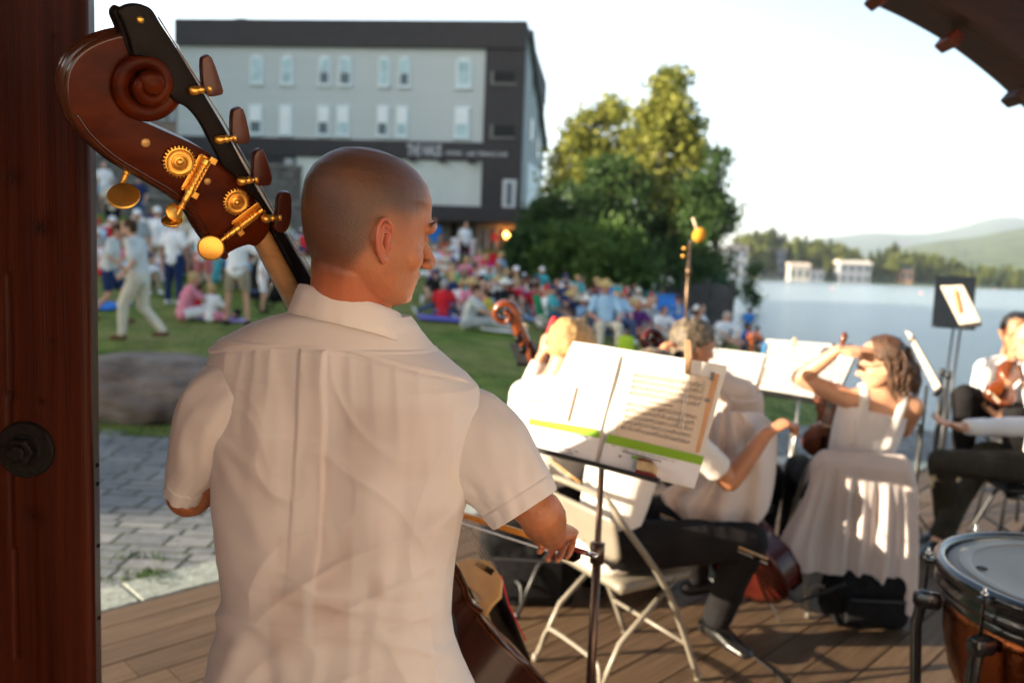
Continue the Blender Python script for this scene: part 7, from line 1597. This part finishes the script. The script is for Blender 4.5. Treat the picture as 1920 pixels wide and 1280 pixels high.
PEOPLE = [  # px, py, pose, yaw, shirt, trousers, short, hair, colour, scale, label
 (262, 640, 'walk', -88, 'light grey', 'cream', False, 'short', 'brown', 1.02, 'man in a grey shirt and cream trousers walking left across the near lawn'),
 (207, 606, 'walk', 80, 'light grey', 'navy', True, 'short', 'brown', .95, 'boy in a grey shirt and navy shorts leaning forward beside the wooden post'),
 (325, 572, 'stand', 10, 'white', 'navy', False, 'bun', 'blond', .98, 'woman in a white sleeveless top and dark trousers standing behind the pink group'),
 (381, 566, 'stand', 5, 'white', 'salmon', True, 'short', 'grey', 1.02, 'standing man in salmon pink shorts under the tuning keys'),
 (444, 612, 'akimbo', 0, 'white', 'khaki', True, 'short', 'brown', 1.03, 'man in a white shirt and tan shorts seen from behind'),
 (492, 588, 'stand', 70, 'white', 'white', True, 'short', 'brown', .72, 'child in a white dress beside the stroller'),
 (510, 566, 'chair', 30, 'orange', 'black', False, 'short', 'dark', .9, 'person in a bright orange shirt right of the man in tan shorts'),
 (345, 600, 'legs', 60, 'pink', 'white', True, 'short', 'blond', 1.0, 'woman in a pink top and white shorts sitting on the near lawn'),
 (394, 603, 'cross', 20, 'white', 'pink', True, 'short', 'blond', .75, 'small blond girl in white sitting next to the woman in pink'),
 (368, 596, 'hug', 20, 'red', 'white', True, 'short', 'brown', .7, 'child in red tucked behind the woman in pink'),
 (258, 540, 'stand', 160, 'grey', 'khaki', False, 'cap', 'white', 1.0, 'man in a white cap and grey shirt standing above the walking man'),
 (296, 528, 'stand', 170, 'white', 'khaki', True, 'cap', 'white', 1.0, 'man in a white shirt and white cap standing left of the tuning keys'),
 (213, 470, 'cross', 170, 'red', 'denim', True, 'cap', 'white', 1.1, 'person in a red shirt and pale cap sitting by the red blanket'),
 (196, 394, 'stand', 170, 'white', 'light blue', True, 'short', 'grey', 1.0, 'man in a white shirt and light blue shorts standing on the upper terrace'),
 (545, 384, 'stand', 20, 'white', 'navy', True, 'cap', 'white', 1.0, 'man in a white shirt and white cap on the terrace left of the bassist head'),
 (297, 362, 'cross', 170, 'red', 'denim', False, 'cap', 'white', 1.1, 'person in red and white sitting on the terrace behind the tuning gear'),
 (265, 350, 'cross', 170, 'grey', 'black', False, 'short', 'grey', 1.1, 'grey shirted person sitting on the terrace left of the one in red and white'),
 (345, 526, 'stand', 10, 'cream', 'denim', True, 'long', 'blond', .95, 'long haired woman in cream standing behind the salmon shorts'),
 (235, 515, 'hug', 150, 'pink', 'white', True, 'long', 'brown', 1.0, 'woman in pink sitting behind the walking man'),
 (478, 560, 'hug', 40, 'black', 'denim', True, 'long', 'dark', 1.0, 'dark haired woman in black sitting behind the child in the white dress'),
 (545, 500, 'cross', 60, 'pink', 'white', True, 'long', 'brown', 1.0, 'woman in pink seen between the bass strings and the bassist neck'),
 (571, 478, 'cross', 30, 'red', 'black', True, 'short', 'dark', 1.0, 'person in red just left of the bassist nape'),
 (532, 462, 'hug', 20, 'lime', 'denim', True, 'short', 'grey', 1.0, 'person in lime green high on the slope beside the last string latch'),
 # right of the bassist
 (906, 532, 'hug', 150, 'magenta', 'cream', False, 'long', 'blond', 1.15, 'blond woman in a bright magenta top sitting high on the lawn'),
 (881, 552, 'legs', 110, 'purple', 'denim', True, 'short', 'brown', 1.1, 'person in a purple shirt sitting below the woman in magenta'),
 (836, 566, 'cross', 160, 'navy', 'black', True, None, 'brown', 1.0, 'bald man in a navy shirt sitting behind the one in the red shirt'),
 (830, 596, 'cross', 10, 'red', 'denim', True, 'short', 'grey', 1.0, 'person in a red shirt sitting on the left end of the violet blanket'),
 (862, 594, 'cross', 20, 'white', 'white', True, 'bun', 'blond', 1.0, 'blond woman in a white top sitting on the violet blanket'),
 (876, 617, 'legs', 95, 'light grey', 'grey', False, 'short', 'brown', 1.12, 'big man in a pale grey shirt sitting with his legs stretched to the right'),
 (896, 575, 'hug', 40, 'blue', 'denim', True, 'long', 'dark', .95, 'dark haired woman in a blue top sitting right of the blond woman in white'),
 (917, 580, 'hug', 160, 'brown', 'khaki', True, 'short', 'brown', .95, 'person in brown facing left beside the turquoise blanket'),
 (920, 606, 'legs', -80, 'yellow', 'black', True, 'short', 'brown', .9, 'person with something yellow on the lap beside the big man in pale grey'),
 (964, 560, 'hug', 170, 'black', 'navy', False, 'cap', 'white', 1.12, 'man in a black shirt and pale blue cap sitting alone behind the cello scroll'),
 (981, 556, 'cross', 170, 'white', 'white', True, 'cap', 'white', .8, 'child in a white hat right of the man in the black shirt'),
 (1000, 570, 'lean', 70, 'light grey', 'khaki', False, 'short', 'brown', 1.0, 'person in pale grey leaning back above the cello scroll'),
 (1030, 562, 'recline', 0, 'cream', 'denim', False, 'short', 'brown', 1.1, 'man in jeans lying on his side above the boy in the green chair'),
 (1056, 560, 'hug', 170, 'light blue', 'denim', True, 'short', 'brown', 1.0, 'person in pale blue sitting at the feet of the lying man'),
 (1036, 620, 'chair', 110, 'teal', 'denim', True, 'cap', 'navy', .85, 'boy in a teal shirt and navy cap in the green lawn chair'),
 (1131, 654, 'chair', 175, 'light blue', 'cream', False, 'sunhat', 'straw', 1.12, 'man in a straw hat and light blue shirt sitting in front of the crowd'),
 (1156, 640, 'chair', 160, 'light blue', 'denim', False, 'cap', 'teal', 1.0, 'person in pale blue and a teal cap half behind the man with the straw hat'),
 (1186, 636, 'legs', 160, 'purple', 'khaki', True, 'short', 'blond', 1.1, 'blond woman in a dark flowered top right of the straw hat man'),
 (1213, 632, 'cross', 170, 'grey', 'denim', True, None, 'grey', 1.1, 'bald man in a grey blue shirt right of the blond woman in the flowered top'),
 (1270, 638, 'chair', 170, 'grey', 'denim', True, 'sunhat', 'brown', .95, 'woman in a dark sunhat behind the microphone stand'),
 (1350, 650, 'legs', 150, 'white', 'khaki', True, 'short', 'grey', 1.1, 'man in a white shirt sitting right of the player with glasses'),
 (1371, 634, 'stand', 90, 'pink', 'black', True, 'short', 'brown', .55, 'toddler in pink standing at the water edge'),
 (1400, 644, 'stand', 30, 'blue', 'navy', False, 'short', 'dark', .72, 'slim child in blue standing against the lake'),
 (1392, 655, 'hug', 120, 'blue', 'navy', True, 'short', 'dark', .8, 'child in blue sitting by the shore'),
 (1412, 652, 'hug', 90, 'orange', 'navy', True, 'short', 'dark', .7, 'child in orange sitting at the right end of the audience'),
 (1104, 612, 'cross', 150, 'red', 'navy', True, 'short', 'dark', .95, 'person in dark red sitting between the teal shirt and the straw hat'),
 (1088, 596, 'hug', 170, 'black', 'denim', True, 'cap', 'teal', .95, 'person in black with a green cap above the one in dark red'),
 (1168, 592, 'cross', 150, 'red', 'denim', True, 'cap', 'white', 1.0, 'person in red and a white cap in front of the left part of the fence'),
 (1192, 588, 'cross', 150, 'cream', 'khaki', True, 'cap', 'pale', 1.0, 'person in cream with a pale cap in front of the fence'),
 (870, 500, 'stand', 150, 'white', 'black', False, 'short', 'brown', 1.0, 'person in white standing by the banner below the canopy'),
 (812, 497, 'stand', 160, 'blue', 'khaki', True, 'short', 'brown', 1.0, 'person in blue just beyond the bassist nose'),
]
for px, py, pose, yaw, sh_, lw, sht, hr, hc, sc, lab in PEOPLE:
    person(px, py, pose, yaw, sh_, lw, sht, hr, hc, lab, sc, 'people standing on the lawn' if pose in ('stand', 'walk', 'akimbo') else 'people sitting on the lawn')
# the rest of the audience, each described by look and by its nearest landmark
ANCH = [('the walking man', 262, 600), ('the tan shorts', 444, 570), ('the orange shirt', 510, 550), ('the red blanket', 205, 505), ('the terrace wall', 300, 400), ('the tuning keys', 340, 420), ('the bass neck', 520, 500), ('the bassist nape', 575, 450), ('the bassist nose', 815, 490),
        ('the magenta top', 906, 510), ('the purple shirt', 881, 540), ('the banner', 870, 468), ('the black shirt', 964, 540), ('the lying man', 1035, 550), ('the turquoise blanket', 985, 575), ('the green chair', 1020, 600), ('the straw hat', 1128, 565), ('the flowered top', 1186, 600),
        ('the wooden fence', 1180, 545), ('the microphone stand', 1290, 590), ('the blue chair', 1250, 590), ('the dark sunhat', 1270, 600), ('the water edge', 1385, 610), ('the violet blanket', 850, 600), ('the hotel door', 925, 480)]
USED = {l[-1] for l in PEOPLE}
def place(px, py):
    best = sorted(ANCH, key=lambda a: (a[1]-px)**2+((a[2]-py)*1.6)**2)[0]; dx, dy = px-best[1], py-best[2]
    if abs(dx) > abs(dy)*1.5: return ('right of ' if dx > 0 else 'left of ')+best[0], best
    return ('below ' if dy > 0 else 'above ')+best[0], best
PN = {'cross': 'cross legged', 'lean': 'leaning back', 'hug': 'knees up', 'legs': 'legs out', 'recline': 'lying down', 'chair': 'on a low chair', 'stand': 'standing', 'akimbo': 'standing'}
def fill(n, region, seed, stand=.06, smin=16):
    g = random.Random(seed); pts = [(l[0], l[1]) for l in PEOPLE]; k = 0; tries = 0
    while k < n and tries < 4000:
        tries += 1; px, py = region(g)
        if min((a-px)**2+((b-py)*2.0)**2 for a, b in pts) < smin**2: continue
        pts.append((px, py)); pose = 'stand' if g.random() < stand else g.choice(['cross', 'hug', 'legs', 'lean', 'cross', 'hug', 'recline'])
        yaw = g.uniform(120, 215) if g.random() < .7 else g.uniform(-60, 120); lst = ['white', 'white', 'grey', 'light grey', 'red', 'pink', 'purple', 'navy', 'blue', 'light blue', 'teal', 'cream', 'black', 'brown', 'green', 'salmon', 'white', 'light blue']
        for _ in range(60):
            sh_ = g.choice(lst); lw = g.choice(['denim', 'khaki', 'black', 'white', 'navy', 'cream', 'grey']); hr, hc = g.choice([('short', 'brown'), ('short', 'grey'), ('short', 'dark'), ('long', 'brown'), ('long', 'blond'), ('cap', 'white'), ('cap', 'navy'), ('cap', 'red'), ('bun', 'brown'), ('sunhat', 'pale'), ('sunhat', 'straw'), ('short', 'blond')])
            hd = {'cap': hc+' cap', 'sunhat': hc+' sunhat', 'bun': 'hair bun'}.get(hr, ('long ' if hr == 'long' else '')+hc+' hair'); lab = 'person in %s and %s, %s, %s, %s' % (sh_, lw, hd, PN[pose], place(px, py)[0])
            if lab not in USED: break
        USED.add(lab); person(px, py, pose, yaw, sh_, lw, g.random() < .55, hr, hc, lab, g.uniform(.92, 1.12) if g.random() < .85 else g.uniform(.6, .75), 'people standing on the lawn' if pose == 'stand' else 'people sitting on the lawn'); k += 1
def reg_r(g):
    px = g.uniform(800, 1240); lo = np.interp(px, [800, 870, 930, 1000, 1080, 1240], [480, 490, 515, 545, 560, 580]); hi = np.interp(px, [800, 860, 950, 1050, 1130, 1240], [600, 600, 600, 625, 640, 640]); 
    t = g.random()**1.35; return px, lo+(hi-lo)*t
def reg_l(g):
    px = g.uniform(182, 575); lo = 428; hi = np.interp(px, [182, 300, 575], [545, 560, 540]); return px, lo+(hi-lo)*g.random()**1.2
def reg_s(g): px = g.uniform(1230, 1425); return px, g.uniform(596, 650)
fill(78, reg_r, 3, .05, 15); fill(46, reg_l, 8, .12, 17); fill(13, reg_s, 5, 0, 15)
# blankets, chairs, banner, stroller
def blanket(label, px, py, w_, d_, yaw, c):
    b = GT(px, py); rows = []; n = 14; ca, sa = math.cos(R(yaw)), math.sin(R(yaw))
    for i in range(n+1):
        row = []
        for j in range(n+1): x, y = (j/n-.5)*w_, (i/n-.5)*d_; X, Y = b.x+x*ca-y*sa, b.y+x*sa+y*ca; row.append(V(X, Y, hz(X, Y)+.045+.012*noise.noise(V(X*4, Y*4, 0))))
        rows.append(row)
    o = MB().grid(rows).build('blanket', cm(c), smooth=True); tag(o, label, 'blanket', 'blankets spread on the lawn'); md = o.modifiers.new('t', 'SOLIDIFY'); md.thickness = .02
CC['violet'] = (.13, .13, .42); CC['turquoise'] = (.12, .45, .60); CC['lilac'] = (.42, .32, .60)
blanket('violet blue blanket under the red shirt and the blond woman', 848, 603, 1.5, .8, 10, 'violet'); blanket('turquoise blanket left of the green lawn chair', 965, 590, 2.4, 1.6, -15, 'turquoise'); blanket('lilac towel right of the turquoise blanket', 1000, 600, 1.6, .9, -20, 'lilac')
blanket('red blanket on the left lawn by the post', 205, 507, 2.2, 1.6, 0, 'red'); blanket('pale blue blanket above the cello scroll', 948, 556, 1.8, 1.3, 20, 'light blue'); blanket('white towel on the grass right of the big man in pale grey', 945, 625, .9, .3, -15, 'white'); blanket('blue cloth on the grass at the left edge by the wooden post', 182, 577, .9, .9, 0, 'blue')
blanket('purple towel behind the blond girl in white', 415, 602, .8, .35, 10, 'lilac')
def camp_chair(label, px, py, yaw, c, s=1.0, folded=False):
    b = GT(px, py); r = thing('lawn_chair', label, 'chair', b, R(-yaw), 'lawn chairs among the audience'); r.scale = (s,)*3; o = b; rot = Matrix.Rotation(R(-yaw), 4, 'Z'); T = lambda x, y, z: b+rot @ V(x, y, z)
    # geometry is written in the chair's own frame
    def bl(mb, n, m): me = mb.mesh(n); me.transform(Matrix.Diagonal((1, 1, 1, 1))); q = bpy.data.objects.new(n, me); S.collection.objects.link(q); q.parent = r; me.materials.append(m); return q
    q = MB()
    for i in range(6): pass
    sg = [[V(-.27+.54*j/6, -.22+.44*i/6, .36-.035*(1-((j-3)/3)**2)) for j in range(7)] for i in range(7)]; x = bl(MB().grid(sg), 'seat', cm(c)); x.modifiers.new('t', 'SOLIDIFY').thickness = .012
    sg = [[V(-.27+.54*j/6, -.22-.16*i/6-.03*(1-((j-3)/3)**2), .38+.50*i/6) for j in range(7)] for i in range(7)]; x = bl(MB().grid(sg), 'backrest', cm(c)); x.modifiers.new('t', 'SOLIDIFY').thickness = .012
    for s_ in (-1, 1): bl(MB().tube([V(s_*.29, -.40, .90), V(s_*.29, -.24, .38), V(s_*.29, .26, .02)], .012, 6), 'leg', BLK); bl(MB().tube([V(s_*.29, .24, .38), V(s_*.29, -.28, .02)], .012, 6), 'leg', BLK); bl(MB().box((s_*.29, .02, .56), (.05, .46, .02)), 'armrest', BLK)
for a in (('bright green lawn chair with the boy in teal', 1030, 622, 110, 'green', .9), ('low lawn chair under the man with the straw hat', 1130, 657, 175, 'denim', 1.0), ('low lawn chair under the person in the teal cap', 1156, 642, 160, 'navy', .95), ('lawn chair under the woman in the dark sunhat', 1270, 640, 170, 'blue', .95),
          ('empty blue lawn chair left of the woman in the dark sunhat', 1248, 628, 200, 'blue', 1.2), ('lawn chair holding the orange shirt', 510, 568, 30, 'black', .95), ('blue lawn chair among the seated people above the straw hat', 1145, 585, 170, 'blue', 1.0), ('red lawn chair behind the magenta top', 925, 520, 160, 'red', 1.0)): camp_chair(*a)
def banner():
    b = GT(868, 492); r = thing('banner_table', 'table with a pink and white banner below the hotel canopy', 'table', b); MB().box(b+V(0, 0, .95), (.95, .5, .05)).build('tabletop', cm('white'), r)
    MB().box(b+V(-.02, -.27, .62), (.95, .02, .66)).build('banner', cm('white'), r); MB().box(b+V(.1, -.29, .50), (.5, .01, .3)).build('pink_print', cm('pink'), r)
    for x in (-.42, .42): MB().box(b+V(x, 0, .45), (.04, .4, .95)).build('leg', BLK, r)
banner()
def stroller():
    b = GT(525, 582); r = thing('stroller', 'black stroller behind the bass neck', 'stroller', b); MB().tube([b+V(-.1, 0, .35), b+V(.15, 0, .55), b+V(.3, 0, .85)], [(.2, .2), (.24, .2), (.18, .12)], 12, side=(0, 1, 0), round_=True).build('seat', cm('black'), r, smooth=True)
    for x, y in ((-.3, -.2), (-.3, .2), (.3, -.2), (.3, .2)):
        q = b+V(x, y, .13); MB().lathe([(.10, -.02), (.13, -.02), (.13, .02), (.10, .02)], q, (0, 1, 0), 20, closed=True).build('wheel', cm('black'), r); MB().tube([q, b+V(x*.2, y, .6)], .012, 6).build('strut', STEEL, r)
    MB().tube([b+V(.2, -.2, .6), b+V(.55, -.2, 1.0), b+V(.55, .2, 1.0), b+V(.2, .2, .6)], .014, 8).build('handle', STEEL, r)
stroller()
tag(MB().box(GT(1172, 672)+V(0, 0, .2), (.28, .2, .4), bev=.06).build('cooler_bag', cm('lime'), smooth=True), 'lime green bag standing on the grass right of the straw hat man', 'bag')
# ---------------------------------------------------------------- evening haze over the lake
hb = bpy.data.meshes.new('haze'); x0, x1, y0, y1, z0, z1 = -4700, 4700, -4700, 4700, -7.2, 330
hb.from_pydata([(x, y, z) for x in (x0, x1) for y in (y0, y1) for z in (z0, z1)], [], [(0, 1, 3, 2), (4, 6, 7, 5), (0, 4, 5, 1), (2, 3, 7, 6), (0, 2, 6, 4), (1, 5, 7, 3)])
hz_o = bpy.data.objects.new('haze', hb); S.collection.objects.link(hz_o); hz_o['kind'] = 'stuff'; hz_o['label'] = 'thin blue evening haze filling the air over the lake and hills'; hz_o['category'] = 'haze'
hm = bpy.data.materials.new('haze'); hm.use_nodes = True; hm.node_tree.nodes.clear(); pv_ = hm.node_tree.nodes.new('ShaderNodeVolumePrincipled'); ho = hm.node_tree.nodes.new('ShaderNodeOutputMaterial')
pv_.inputs['Color'].default_value = (.72, .84, 1, 1); pv_.inputs['Density'].default_value = .00017; pv_.inputs['Anisotropy'].default_value = .1; hm.node_tree.links.new(pv_.outputs[0], ho.inputs['Volume']); hb.materials.append(hm)
bpy.context.view_layer.update()
